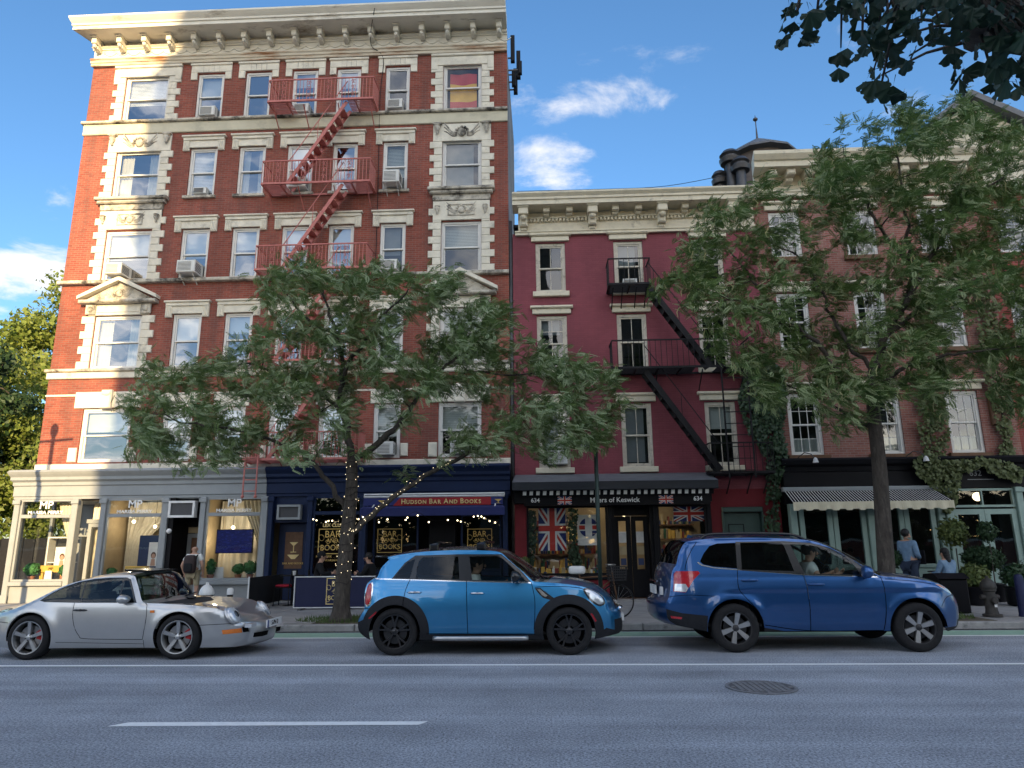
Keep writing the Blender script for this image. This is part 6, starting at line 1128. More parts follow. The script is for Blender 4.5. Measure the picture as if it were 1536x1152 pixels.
def build_car(s):
    Yn, W, X0 = s['Yn'], s['W'], s['X0']; sc, ox, oy = s['zoom']
    def cv(p):
        x, z = fx(ox+p[0]/sc, oy+p[1]/sc, Yn); return ((x-X0)*s.get('sx', 1), z*s.get('sz', 1))
    t = root(s['name'], (X0, Yn+W/2, 0), s['label'], 'car', 'cars in the near lane', local=True)
    S = [cv(p) for p in s['S']]; tags_ = s['seg']; K = 4
    Sd = [tuple(p) for p in catmull2(S, K)]
    xr, xf = min(p[0] for p in S), max(p[0] for p in S); wc = [(cv(c)[0], s['wr']) for c in s['wheels']]; ra, zb, zm = s['arch'], s['belt'], s.get('zmid', .60)
    SA = np.array(Sd)
    def hw(x, z):
        x, z = np.asarray(x, float), np.asarray(z, float); h = np.full(x.shape, W/2)
        h -= s['Ar']*np.clip((xr+s['Rr']-x)/s['Rr'], 0, 1.2)**2.2; h -= s['Af']*np.clip((x-(xf-s['Rf']))/s['Rf'], 0, 1.2)**2.2
        d = z-zb; h -= s['tum']*(d+np.sqrt(d*d+.0016))/2; h -= .075*(np.clip(zm-z, 0, 1)/.42)**2; h -= .03*(np.clip(z-zm, 0, zb-zm)/.32)**2
        for zc, amp, wd, xa, xb in s.get('crease', ()): h += amp*np.tanh((z-zc)/wd)*np.clip((x-xa)*4, 0, 1)*np.clip((xb-x)*4, 0, 1)
        for cx, cz in wc: r = np.hypot(x-cx, z-cz); h += s['flare']*np.exp(-((r-ra)/.10)**2)
        return h
    def edge(x, z):                                          # roll the sheet in towards the shoulder line
        P = np.stack([x, z], 1); dm = np.full(len(P), 9.)
        for i in range(len(SA)-1):
            a, b = SA[i], SA[i+1]; ab = b-a; tt = np.clip(((P-a)@ab)/(ab@ab+1e-12), 0, 1); dm = np.minimum(dm, np.linalg.norm(P-(a+tt[:, None]*ab), axis=1))
        e = s.get('edge', .05); return .55*e*(np.clip(1-dm/e, 0, 1))**2
    hh = lambda x, z: hw(x, z)-edge(x, z)
    # outline: shoulder line, then the underside with wheel arches
    zs = cv((0, s['sill']))[1]; bot = []; xs_ = sorted(wc, key=lambda c: -c[0])
    for cx, cz in xs_:
        dz = zs-cz; hx = math.sqrt(max(ra*ra-dz*dz, 1e-4)); a0 = math.atan2(dz, hx); n = 26
        bot += [(cx+ra*math.cos(a0+(math.pi-2*a0)*i/n), cz+ra*math.sin(a0+(math.pi-2*a0)*i/n)) for i in range(n+1)]
    ends = [(Sd[-1][0]-.02, Sd[-1][1])] if False else []
    outline = dens(Sd, .05)+dens([Sd[-1]]+bot+[Sd[0]], .05)[1:-1]
    regs = []
    for nm, m, poly, o_ in s['regions']:
        pl = [cv(p) for p in poly]
        if o_.get('line'): pl = buffer_line(pl, o_['line'])
        elif o_.get('smooth'): pl = [tuple(p) for p in catmull2(pl, 4, True)]
        regs.append((nm, m, dens(pl, .05, True), o_))
    for nm, m, r_, zlo, o_ in s.get('rings', ()):
        for cx, cz in wc: regs.append((nm, m, [(cx+r_*math.cos(a), cz+r_*math.sin(a)) for a in np.linspace(0, 2*math.pi, 60, endpoint=False)], o_))
    V2, E2 = [], []
    for pl in [outline]+[r_[2] for r_ in regs]:
        b0 = len(V2); V2 += [Vector(p) for p in pl]; E2 += [(b0+i, b0+(i+1) % len(pl)) for i in range(len(pl))]
    gx, gz = np.meshgrid(np.arange(xr, xf, .045), np.arange(.1, 2.0, .045)); G = np.stack([gx.ravel()+.011*np.sin(gz.ravel()*50), gz.ravel()], 1); G = G[pip(G, outline)]; V2 += [Vector(p) for p in G]
    vo, _, fo, *_r = delaunay_2d_cdt(V2, E2, [], 0, 1e-5); A = np.array([tuple(v) for v in vo]); T = np.array([f[:3] for f in fo]); cen = A[T].mean(1); ok = pip(cen, outline); T, cen = T[ok], cen[ok]
    cls = np.full(len(T), -1)
    for k, (_, _, pl, _) in reversed(list(enumerate(regs))): cls[pip(cen, pl)] = k
    x, z = A[:, 0], A[:, 1]; Y = hh(x, z); e = .012; nx = -(hh(x+e, z)-hh(x-e, z))/(2*e); nz = -(hh(x, z+e)-hh(x, z-e))/(2*e)
    def sheet_(tri, nm, m, parent, side, inset=0.0, link=True):
        u, inv = np.unique(tri, return_inverse=True); inv = inv.reshape(-1, 3); vv = np.stack([x[u], side*(Y[u]-inset), z[u]], 1); q = A[tri]; sg = (q[:, 1, 0]-q[:, 0, 0])*(q[:, 2, 1]-q[:, 0, 1])-(q[:, 1, 1]-q[:, 0, 1])*(q[:, 2, 0]-q[:, 0, 0]); flip = (sg < 0) if side < 0 else (sg > 0); inv = np.where(flip[:, None], inv[:, ::-1], inv)
        me = mesh_np(nm, vv, inv, m); me.polygons.foreach_set('use_smooth', [True]*len(me.polygons)); nn = np.stack([nx[u], np.full(len(u), side), nz[u]], 1); nn /= np.linalg.norm(nn, axis=1, keepdims=True); me.normals_split_custom_set_from_vertices([tuple(v) for v in nn]); return place(me, nm, parent)
    body = sheet_(T[cls == -1], 'body_side', s['paint'], t, -1); made = {}
    for k, (nm, m, _, o_) in enumerate(regs):
        sel = T[cls == k]
        if len(sel): par = made.get(o_.get('of')) or t; ob = sheet_(sel, nm, m, par, -1, o_.get('inset', 0.0)); made[nm] = ob; ob.get('label') or (o_.get('label') and tag(ob, o_['label']))
    # far side: same sheet mirrored
    glass_k = [k for k, r_ in enumerate(regs) if 'window' in r_[0]]; far = ~np.isin(cls, glass_k); sheet_(T[far], 'far_body_side', s['paint'], t, 1)
    for k in glass_k:
        if (cls == k).any(): sheet_(T[cls == k], regs[k][0], regs[k][1], t, 1, .006)
    # over-the-top surfaces lofted between the two shoulder lines
    Cn = [(p[0]+s['dx'][i], p[1]+s['dz'][i]) for i, p in enumerate(S)]; Cd = [tuple(p) for p in catmull2(Cn, K)]; yd = hh(np.array([p[0] for p in Sd]), np.array([p[1] for p in Sd]))
    U = np.linspace(-1, 1, 25); groups = {}
    for i in range(len(Sd)-1): groups.setdefault(tags_[min(i//K, len(tags_)-1)], []).append(i)
    pw = s.get('pow', 2.6)
    for (nm, m), idx in groups.items():
        runs = []; 
        for i in idx:
            if runs and runs[-1][-1] == i-1: runs[-1].append(i)
            else: runs.append([i])
        for run in runs:
            vs_ = []; rows = run+[run[-1]+1]
            for i in rows:
                for u in U:
                    a = abs(u)**pw; vs_.append((Cd[i][0]+(Sd[i][0]-Cd[i][0])*a, u*yd[i], Cd[i][1]+(Sd[i][1]-Cd[i][1])*a))
            nU = len(U); put(MB().add(vs_, [(j*nU+k, j*nU+k+1, (j+1)*nU+k+1, (j+1)*nU+k) for j in range(len(rows)-1) for k in range(nU-1)]), nm, m, t, smooth=True)
    # running gear, underside, cabin
    for (cx, cz), sd in [(c, q) for c in wc for q in (-1, 1)]:
        wheel(t, cx, sd*(W/2-s['track']), s['wr'], s['rr'], s['style'], sd, s.get('tw', .215)); put(MB().lathe([(ra+.004, sd*(W/2-.05)), (ra+.004, sd*(W/2-.36)), (.05, sd*(W/2-.36))], 24, (cx, 0, cz), 'y', 0 if True else 0, math.pi), 'wheel_well', 'gap_black', t)
    put(MB().box(xr+.55, xf-.75, -W/2+.13, W/2-.13, zs-.02, zs+.06), 'underside', 'gap_black', t)
    for kx in s['seats']:
        for sy in (-.36, .36):
            st = put(MB().bbox(kx-.02, kx+.46, sy-.24, sy+.24, .42, .58, .04), 'seat', 'seat_dark', t); vs_ = []
            put(MB().prism([(kx-.06, .5), (kx+.08, .5), (kx-.08, s['seat_z']), (kx-.20, s['seat_z'])], sy-.23, sy+.23), 'seat_back', 'seat_dark', st); put(MB().bbox(kx-.20, kx-.10, sy-.12, sy+.12, s['seat_z']+.03, s['seat_z']+.20, .03), 'headrest', 'seat_dark', st)
    dx_ = s['dash']; put(MB().prism([(dx_-.1, .55), (dx_+.5, .55), (dx_+.5, zb-.06), (dx_+.15, zb-.02), (dx_-.08, zb-.14)], -W/2+.16, W/2-.16), 'dashboard', 'car_inside', t); put(MB().box(xr+.55, dx_+.4, -W/2+.14, W/2-.14, zs+.06, zs+.10), 'cabin_floor', 'car_inside', t)
    sw_ = MB(); sw_.tube([(dx_-.24+.05*math.cos(a), .36+.19*math.sin(a), zb-.06+.18*math.cos(a)) for a in np.linspace(0, 6.283, 22)], .016, 6); put(sw_, 'steering_wheel', 'car_inside', t, smooth=True)
    return t, cv, hh, (xr, xf)
def blob(parent, name, m, c, r, sq, n=14, k=9, rot=None):
    mb = MB().sph((0, 0, 0), r, n, k, sq); M_ = Matrix.Translation(c) @ (rot or Matrix.Identity(4)); mb.v = [tuple(M_ @ Vector(v)) for v in mb.v]; return put(mb, name, m, parent, smooth=True)
def mirror(parent, x, y, z, m, sgn, w_=.20, h=.15, d=.10):
    mb = MB().sph((0, 0, 0), 1, 14, 9, (d, w_/2, h/2)); mb.v = [(x+a*(1.0 if a > 0 else .45), y+b, z+c) for a, b, c in mb.v]; o_ = put(mb, 'door_mirror', m, parent, smooth=True); put(MB().bar((x+.02, y+sgn*-w_*.35, z-h*.3), (x+.06, y-sgn*(w_*.5+.06), z-h*.5), .05, .04), 'mirror_arm', 'car_black', o_)
def handle(parent, c, hh_, m, ln=.2):
    x, z = c; y = -float(hh_(np.array([x]), np.array([z]))[0]); h_ = put(MB().tube([(x-ln/2, y+.004, z), (x-ln*.38, y-.03, z+.004), (x+ln*.38, y-.03, z+.004), (x+ln/2, y+.004, z)], [.009, .013, .013, .009], 8), 'door_handle', m, parent, smooth=True)
    put(MB().sph((x, y+.004, z-.008), .05, 12, 6, (1.0, .12, .55)), 'handle_recess', 'gap_black', h_, smooth=True)
# ---- light blue five-door hatch
BD, WS, RF, RG, FR, BK = ('bonnet', 'P'), ('windscreen', 'windscreen_glass'), ('roof', 'R'), ('rear_window', 'car_glass_tint'), ('front_fascia', 'P'), ('tailgate', 'P')
def segs(spec, paintm, roofm): return [(n, {'P': paintm, 'R': roofm}.get(m, m)) for (n, m), k in spec for _ in range(k)]
mini = dict(name='light_blue_hatchback', label='light blue compact five door hatchback with black wheel arches', Yn=10.80, W=1.79, X0=-.95, zoom=(3.491, 510, 800), paint='paint_light_blue',
    S=[(112, 545), (84, 520), (80, 470), (104, 425), (120, 395), (118, 320), (130, 268), (168, 240), (186, 230), (205, 182), (242, 140), (236, 128), (300, 113), (400, 99), (500, 92), (620, 88), (740, 90), (830, 99), (882, 140), (940, 190), (1000, 243), (1015, 253), (1080, 258), (1170, 265), (1250, 276), (1320, 296), (1375, 328), (1402, 360), (1412, 398), (1436, 424), (1446, 460), (1448, 525), (1436, 545)],
    wheels=[(283, 531), (1201, 526)], wr=.335, rr=.245, arch=.385, sill=562, belt=.985, tum=.30, Ar=.13, Rr=.45, Af=.24, Rf=.55, flare=.022, track=.115, edge=.05,
    seats=(-.25, -1.15), seat_z=1.12, dash=.62, style=dict(mat='alloy_black', lip='alloy_black', n=5, dbl=11, w=.026, tipw=1.0, hubw=1.0, hub='alloy_black', disc='alloy_dark'), pow=2.4)
n_ = len(mini['S']); mini['seg'] = segs([(('rear_bumper', 'cladding'), 3), (BK, 5), (RG, 3), (RF, 7), (WS, 4), (BD, 6), (('front_fascia', 'P'), 2), (('front_bumper', 'cladding'), 2)], 'paint_light_blue', 'car_black')
mini['dz'] = [0, 0, 0, 0, 0, .01, .01, .02, .02, .03, .03, .035, .045, .05, .055, .055, .055, .05, .06, .06, .05, .05, .06, .065, .06, .06, .04, .03, .01, 0, 0, 0, 0]; mini['dx'] = [-.10]*8+[-.08, -.05, -.03, -.03]+[0]*5+[.03, .09, .13, .15, .14, .10, .06, .06, .08, .10, .13, .16, .17, .17, .17, .17]
mini['regions'] = [
    ('door_gap', 'gap_black', [(660, 250), (664, 380), (668, 526)], dict(line=.010, inset=.008)), ('door_gap', 'gap_black', [(362, 243), (338, 310), (331, 400), (350, 420)], dict(line=.010, inset=.008)), ('door_gap', 'gap_black', [(1001, 258), (1019, 340), (1020, 430), (1016, 505)], dict(line=.010, inset=.008)), ('door_gap', 'gap_black', [(450, 527), (700, 529), (1020, 529)], dict(line=.010, inset=.008)), ('bonnet_gap', 'gap_black', [(1020, 283), (1120, 278), (1230, 284), (1285, 296)], dict(line=.008, inset=.006)), ('bumper_gap', 'gap_black', [(100, 395), (150, 396)], dict(line=.008, inset=.006)),
    ('quarter_window', 'car_glass_tint', [(276, 235), (302, 198), (345, 152), (384, 136), (360, 236)], dict(inset=.006)), ('rear_door_window', 'car_glass', [(391, 238), (395, 190), (404, 148), (422, 128), (612, 122), (622, 242)], dict(inset=.006)), ('front_door_window', 'car_glass', [(690, 245), (680, 180), (672, 122), (818, 120), (850, 136), (905, 186), (972, 252)], dict(inset=.006)),
    ('window_trim', 'car_black', [(264, 240), (330, 155), (384, 117), (620, 110), (840, 110), (882, 142), (942, 193), (1000, 256), (640, 250)], dict(inset=.002)), ('belt_moulding', 'chrome', [(176, 236), (400, 241), (640, 249), (1000, 257), (1000, 263), (640, 255), (400, 247), (172, 243)], dict()),
    ('tail_lamp', 'lamp_red', [(124, 372), (126, 320), (134, 282), (142, 268), (158, 266), (160, 310), (150, 366)], dict(smooth=True)), ('tail_lamp_surround', 'chrome', [(118, 380), (120, 320), (129, 275), (140, 260), (164, 260), (166, 312), (154, 376)], dict(smooth=True)),
    ('headlamp', 'lamp_clear', [(1286, 300), (1312, 298), (1352, 318), (1378, 345), (1380, 368), (1360, 374), (1330, 356), (1300, 326)], dict(smooth=True, inset=-.004)), ('headlamp_surround', 'lamp_dark', [(1274, 294), (1310, 288), (1358, 311), (1388, 344), (1390, 374), (1360, 384), (1322, 364), (1292, 332)], dict(smooth=True)),
    ('side_vent_bar', 'chrome', [(1032, 293), (1046, 292), (1086, 326), (1078, 334), (1058, 324)], dict(inset=-.006)), ('side_vent', 'car_black', [(1018, 288), (1048, 286), (1092, 318), (1122, 340), (1104, 350), (1062, 338), (1036, 312)], dict()),
    ('side_marker', 'lamp_red', [(1310, 418), (1322, 420), (1346, 458), (1338, 466)], dict(inset=-.004)), ('side_marker', 'lamp_red', [(146, 446), (190, 408), (196, 416), (154, 448)], dict(inset=-.004)),
    ('sill_cladding', 'cladding', [(380, 530), (1100, 532), (1100, 580), (380, 580)], dict(inset=-.004)), ('bumper_cladding', 'cladding', [(60, 480), (170, 430), (170, 580), (60, 580)], dict()), ('bumper_cladding', 'cladding', [(1330, 545), (1400, 500), (1460, 520), (1460, 580), (1330, 580)], dict())]
mini['rings'] = [('arch_cladding', 'cladding', .515, 0, dict(inset=-.012))]
mt, cv, mh, (mxr, mxf) = build_car(mini)
for p in ((388, 310), (718, 315)): handle(mt, cv(p), mh, 'chrome', .21)
mx_, mz_ = cv((912, 232)); mirror(mt, mx_, -.98, mz_+.02, 'car_black', -1, .2, .17, .11); mirror(mt, mx_, .98, mz_+.02, 'shirt_white', 1, .2, .14, .1)
x0, zz0 = cv((490, 541)); x1, _ = cv((985, 541)); put(MB().tube([(x0, -.93, zz0-.02), (x0+.08, -.95, zz0-.02), (x1-.08, -.95, zz0-.02), (x1, -.93, zz0-.02)], .032, 8), 'side_step', 'alloy', mt, smooth=True)
for p in ((476, 86), (730, 80)):
    a, b = cv(p); k = put(MB().bbox(a-.07, a+.07, -.62, -.50, b-.02, b+.085, .02), 'roof_rack_foot', 'car_black', mt); put(MB().tube([(a-.02, -.60, b+.07), (a+.06, -.4, b+.10), (a+.1, .62, b+.10)], .022, 8), 'roof_bar', 'car_black', k, smooth=True)
a, b = cv((236, 124)); put(MB().prism([(a-.04, b), (a+.14, b+.03), (a+.14, b-.02)], -.58, .58), 'roof_spoiler', 'paint_light_blue', mt)
put(MB().box(mxf-.02, mxf+.185, -.26, .26, .42, .53), 'licence_plate', 'plate_white', mt); put(MB().tube([(mxf+.10, -.45, .62), (mxf+.165, 0, .60), (mxf+.10, .45, .62)], .03, 8), 'grille_bar', 'chrome', mt, smooth=True)
for q in (1.0,): put(MB().tube([cv((620, 170))[:1]+(-.2, cv((620, 170))[1])]+[(cv((620, 170))[0]+.02, .1, cv((620, 170))[1])], .01, 5), 'grab_handle', 'car_inside', mt)
# ---- dark blue estate SUV
sub = dict(name='dark_blue_suv', label='dark blue five door SUV with black roof rails and silver wheels', Yn=11.0, W=1.80, X0=4.1, zoom=(2.954, 960, 780), paint='paint_deep_blue',
    S=[(168, 470), (134, 446), (124, 404), (124, 370), (136, 342), (142, 300), (146, 255), (156, 220), (170, 198), (182, 152), (200, 114), (220, 97), (276, 87), (350, 81), (500, 78), (640, 81), (760, 89), (832, 107), (900, 141), (962, 177), (1022, 217), (1074, 248), (1150, 254), (1230, 262), (1300, 273), (1350, 288), (1400, 313), (1432, 345), (1448, 372), (1458, 410), (1460, 450), (1450, 488), (1400, 500)],
    wheels=[(428, 490), (1243, 487)], wr=.345, rr=.235, arch=.415, sill=497, belt=1.07, tum=.27, Ar=.12, Rr=.5, Af=.26, Rf=.75, flare=.028, track=.115, edge=.06, zmid=.66, crease=((.87, .010, .018, -1.5, 1.9), (.58, .008, .014, -.9, .95), (.44, -.006, .02, -.9, 1.0)),
    seats=(-.15, -1.05), seat_z=1.22, dash=.78, style=dict(mat='alloy', lip='alloy_dark', n=6, w=.062, tipw=1.25, hubw=.75, hub='alloy_dark', disc='alloy_dark', a0=78), pow=2.5)
sub['seg'] = segs([(('rear_bumper', 'P'), 4), (BK, 4), (RG, 3), (RF, 6), (WS, 4), (BD, 6), (('front_fascia', 'P'), 3), (('front_bumper', 'cladding'), 2)], 'paint_deep_blue', 'paint_deep_blue')
sub['dz'] = [0, 0, 0, 0, 0, .01, .01, .02, .02, .03, .04, .04, .05, .055, .06, .06, .055, .06, .065, .065, .06, .06, .06, .06, .055, .05, .04, .03, .02, 0, 0, 0, 0]; sub['dx'] = [-.16]*4+[-.10]*5+[-.09, -.06, -.05]+[0]*5+[.06, .12, .16, .18, .18, .12, .08, .08, .10, .14, .18, .20, .2, .2, .2, .2]
sub['regions'] = [
    ('door_gap', 'gap_black', [(727, 240), (742, 300), (756, 400), (764, 494)], dict(line=.011, inset=.008)), ('door_gap', 'gap_black', [(437, 222), (438, 300), (470, 345), (528, 410), (546, 470)], dict(line=.011, inset=.008)), ('door_gap', 'gap_black', [(1072, 252), (1088, 320), (1092, 410), (1088, 490)], dict(line=.011, inset=.008)), ('door_gap', 'gap_black', [(556, 466), (760, 493), (1088, 491)], dict(line=.011, inset=.008)), ('bumper_gap', 'gap_black', [(134, 344), (170, 337), (230, 333), (330, 338)], dict(line=.008, inset=.006)), ('bumper_gap', 'gap_black', [(1345, 385), (1380, 345), (1424, 336)], dict(line=.008, inset=.006)), ('bonnet_gap', 'gap_black', [(1090, 262), (1200, 270), (1300, 284)], dict(line=.008, inset=.006)), ('tailgate_gap', 'gap_black', [(205, 222), (215, 180), (240, 130), (262, 98)], dict(line=.010, inset=.006)),
    ('quarter_window', 'car_glass_tint', [(273, 184), (290, 150), (318, 116), (354, 104), (436, 101), (436, 216), (335, 208), (286, 198)], dict(inset=.006)), ('rear_door_window', 'car_glass_tint', [(457, 220), (458, 101), (640, 99), (654, 116), (690, 228)], dict(inset=.006)), ('front_door_window', 'car_glass', [(736, 238), (706, 170), (682, 108), (760, 108), (852, 130), (926, 166), (962, 205), (982, 243)], dict(inset=.006)),
    ('window_trim', 'car_black', [(436, 220), (436, 96), (650, 93), (770, 100), (862, 124), (944, 165), (1064, 251), (740, 243), (460, 225)], dict(inset=.002)), ('belt_moulding', 'chrome', [(264, 186), (284, 199), (335, 210), (436, 218), (740, 241), (1064, 251), (1064, 255), (740, 246), (436, 223), (335, 215), (280, 204), (260, 190)], dict(inset=-.003)),
    ('tail_lamp_clear', 'lamp_clear', [(156, 316), (158, 284), (204, 284), (216, 302), (204, 320)], dict(inset=-.004)), ('tail_lamp', 'lamp_red', [(152, 318), (156, 240), (166, 228), (262, 227), (270, 236), (240, 266), (204, 322)], dict(inset=-.003)),
    ('indicator', 'lamp_orange', [(1322, 286), (1350, 288), (1384, 306), (1370, 306)], dict(inset=-.003)), ('headlamp', 'lamp_clear', [(1320, 283), (1372, 286), (1404, 302), (1420, 334), (1400, 328), (1350, 302)], dict(inset=-.004)),
    ('rear_reflector', 'lamp_red', [(140, 428), (190, 432), (186, 442), (144, 438)], dict(inset=-.004)), ('bumper_cladding', 'cladding', [(100, 392), (190, 414), (300, 424), (300, 520), (100, 520)], dict()), ('sill_cladding', 'cladding', [(540, 476), (660, 497), (760, 500), (1110, 498), (1110, 530), (540, 530)], dict(inset=-.004)), ('bumper_cladding', 'cladding', [(1360, 480), (1480, 478), (1480, 530), (1360, 530)], dict())]
stt, cv, shh, (sxr, sxf) = build_car(sub)
for p in ((488, 268), (782, 286)): handle(stt, cv(p), shh, 'paint_deep_blue', .24)
mx_, mz_ = cv((986, 238)); mirror(stt, mx_, -1.0, mz_+.03, 'paint_deep_blue', -1, .22, .19, .12); mirror(stt, mx_, 1.0, mz_+.03, 'paint_deep_blue', 1, .22, .19, .12)
for sd in (-1, 1):
    pts = [cv(q) for q in ((284, 86), (310, 68), (350, 61), (500, 58), (660, 60), (720, 68), (760, 86))]; put(MB().tube(smooth_path([Vector((a, sd*.60, b)) for a, b in pts]), .021, 8), 'roof_rail', 'car_black', stt, smooth=True)
a, b = cv((216, 92)); put(MB().prism([(a-.07, b-.01), (a+.24, b+.035), (a+.24, b-.02)], -.62, .62), 'roof_spoiler', 'paint_deep_blue', stt)
a, b = cv((275, 80)); put(MB().prism([(a-.07, b), (a+.09, b), (a-.03, b+.07)], -.02, .02), 'shark_fin_aerial', 'paint_deep_blue', stt)
put(MB().box(sxr-.085, sxr-.05, -.24, .24, .80, .93), 'licence_plate', 'plate_white', stt); o = put(MB().box(sxr-.04, sxr-.0, -.56, -.46, .80, .92), 'sticker', 'plate_white', stt); put(MB().box(sxr-.07, sxr-.035, -.34, .34, .98, 1.01), 'tailgate_trim', 'chrome', stt)
for cx in (cv((300, 0))[0], cv((1105, 0))[0]): put(MB().box(cx-.012, cx+.012, -.86, -.62, .20, .42), 'mud_flap', 'cladding', stt)
# ---- silver coupe
por = dict(name='silver_sports_coupe', label='silver rear engined sports coupe with five spoke wheels', Yn=10.50, W=1.735, X0=-6.45, zoom=(3.657, 0, 840), paint='paint_silver',
    S=[(-118, 486), (-150, 440), (-158, 385), (-150, 345), (-110, 318), (-50, 298), (20, 280), (90, 258), (150, 232), (200, 205), (262, 170), (330, 138), (410, 114), (500, 99), (600, 91), (685, 88), (712, 122), (738, 172), (764, 226), (790, 238), (870, 241), (960, 245), (1050, 251), (1130, 262), (1186, 280), (1222, 308), (1250, 345), (1280, 357), (1298, 372), (1306, 400), (1302, 440), (1286, 474), (1240, 494)],
    wheels=[(152, 430), (971, 431)], wr=.312, rr=.232, arch=.355, sill=487, belt=.80, tum=.42, Ar=.30, Rr=.9, Af=.42, Rf=.85, flare=.030, track=.10, edge=.07, zmid=.52, tw=.235,
    seats=(-.25,), seat_z=.92, dash=.55, style=dict(mat='alloy', lip='alloy', n=5, w=.042, tipw=1.35, hubw=.9, hub='alloy', caliper='caliper_red', disc='disc_steel', a0=90), pow=2.2)
por['seg'] = segs([(('rear_bumper', 'P'), 4), (('engine_lid', 'P'), 3), (RG, 5), (RF, 3), (WS, 3), (BD, 7), (('front_bumper', 'P'), 6), (('front_spoiler', 'P'), 1)], 'paint_silver', 'paint_silver')
por['dz'] = [0, 0, 0, .02, .04, .05, .05, .06, .06, .06, .06, .06, .06, .06, .06, .06, .07, .06, .02, -.005, -.02, -.03, -.045, -.055, -.06, -.04, -.01, .0, 0, 0, 0, 0, 0]; por['dx'] = [-.2]*6+[-.1, -.06, -.04]+[0]*6+[.03, .07, .10, .11, .10, .09, .08, .08, .10, .13, .16, .18, .19, .20, .20, .20, .20, .19]
por['regions'] = [
    ('door_gap', 'gap_black', [(402, 236), (397, 300), (408, 372), (428, 414), (450, 432), (600, 436), (776, 437)], dict(line=.009, inset=.007)), ('door_gap', 'gap_black', [(776, 437), (790, 380), (802, 310), (800, 252), (786, 240)], dict(line=.009, inset=.007)), ('door_gap', 'gap_black', [(780, 440), (779, 486)], dict(line=.008, inset=.007)), ('sill_gap', 'gap_black', [(300, 453), (550, 458), (778, 462)], dict(line=.006, inset=.005)), ('bumper_gap', 'gap_black', [(1082, 358), (1180, 358), (1268, 357)], dict(line=.008, inset=.006)), ('bumper_gap', 'gap_black', [(-120, 345), (-40, 344), (40, 346)], dict(line=.008, inset=.006)),
    ('quarter_window', 'car_glass', [(222, 222), (262, 192), (320, 158), (380, 134), (434, 122), (432, 230), (240, 227)], dict(inset=.006)), ('front_door_window', 'car_glass', [(440, 231), (443, 121), (520, 110), (600, 106), (642, 107), (640, 230)], dict(inset=.006)), ('vent_window', 'car_glass', [(649, 230), (650, 112), (676, 116), (704, 172), (728, 231)], dict(inset=.006)),
    ('window_trim', 'car_black', [(208, 224), (262, 184), (322, 150), (392, 124), (470, 108), (560, 100), (660, 99), (684, 108), (712, 165), (744, 236), (430, 236), (236, 232)], dict(inset=.002)),
    ('side_repeater', 'lamp_orange', [(822, 277), (846, 276), (847, 289), (823, 290)], dict(inset=-.006)), ('indicator', 'lamp_orange', [(1190, 392), (1272, 388), (1274, 414), (1192, 416)], dict(inset=-.004)), ('bumper_pad', 'gap_black', [(1276, 380), (1296, 380), (1300, 412), (1278, 413)], dict(inset=-.012))]
pt_, cv, ph, (pxr, pxf) = build_car(por)
handle(pt_, cv((438, 276)), ph, 'car_black', .2)
mx_, mz_ = cv((676, 214)); mirror(pt_, mx_, -.90, mz_, 'paint_silver', -1, .22, .13, .12); mirror(pt_, mx_, .90, mz_, 'paint_silver', 1, .22, .13, .12)
for sd in (-1, 1):
    hx, hz = cv((1226, 312)); rt = Matrix.Rotation(R(-20)*1, 4, 'Z') if sd < 0 else Matrix.Rotation(R(20), 4, 'Z'); rt = rt @ Matrix.Rotation(R(-38), 4, 'Y')
    yy = sd*(.60); hl = blob(pt_, 'headlamp', 'lamp_clear', (hx+.035, yy, hz+.005), .14, (.36, .82, 1.0), rot=rt); blob(hl, 'headlamp_ring', 'paint_silver', (hx+.005, yy, hz-.004), .155, (.36, .84, 1.0), rot=rt); blob(hl, 'headlamp_bulb', 'lamp_dark', (hx+.062, yy, hz+.012), .07, (.5, .8, 1.0), rot=rt)
pl = put(MB().box(pxf+.185, pxf+.205, -.30, .30, .375, .485), 'licence_plate', 'plate_white', pt_); put(MB().box(pxf+.206, pxf+.209, -.30, -.255, .376, .484), 'plate_band', 'plate_blue', pl); text('S-PN 0', 'plate_lettering', 'car_black', pl, pxf+.207, 0, .428, .095, rot=Matrix.Rotation(R(90), 4, 'Z'), extrude=.001, bold=.002)
put(MB().prism([(pxf+.02, .245), (pxf+.165, .26), (pxf+.175, .325), (pxf+.02, .31)], -.36, .36), 'lower_grille', 'gap_black', pt_)
a, b = cv((640, 76)); put(MB().prism([(a-.16, b+.02), (a+.26, b+.012), (a+.26, b+.03), (a-.16, b+.055)], -.40, .40), 'sunroof_panel', 'car_black', pt_)
for sd in (-.35, .25): a, b = cv((800, 232)); put(MB().bar((a+.02, sd, b+.02), (a-.02, sd+.45, b+.05), .015), 'wiper', 'car_black', pt_)
put(MB().box(pxf+.02, pxf+.12, -.70, -.50, .42, .47), 'fog_lamp', 'lamp_clear', pt_)
blob(pt_, 'wiper_pod', 'car_black', (cv((1000, 222))[0]-.35, .1, cv((1000, 222))[1]-.02), .06, (1.4, 1, .4))
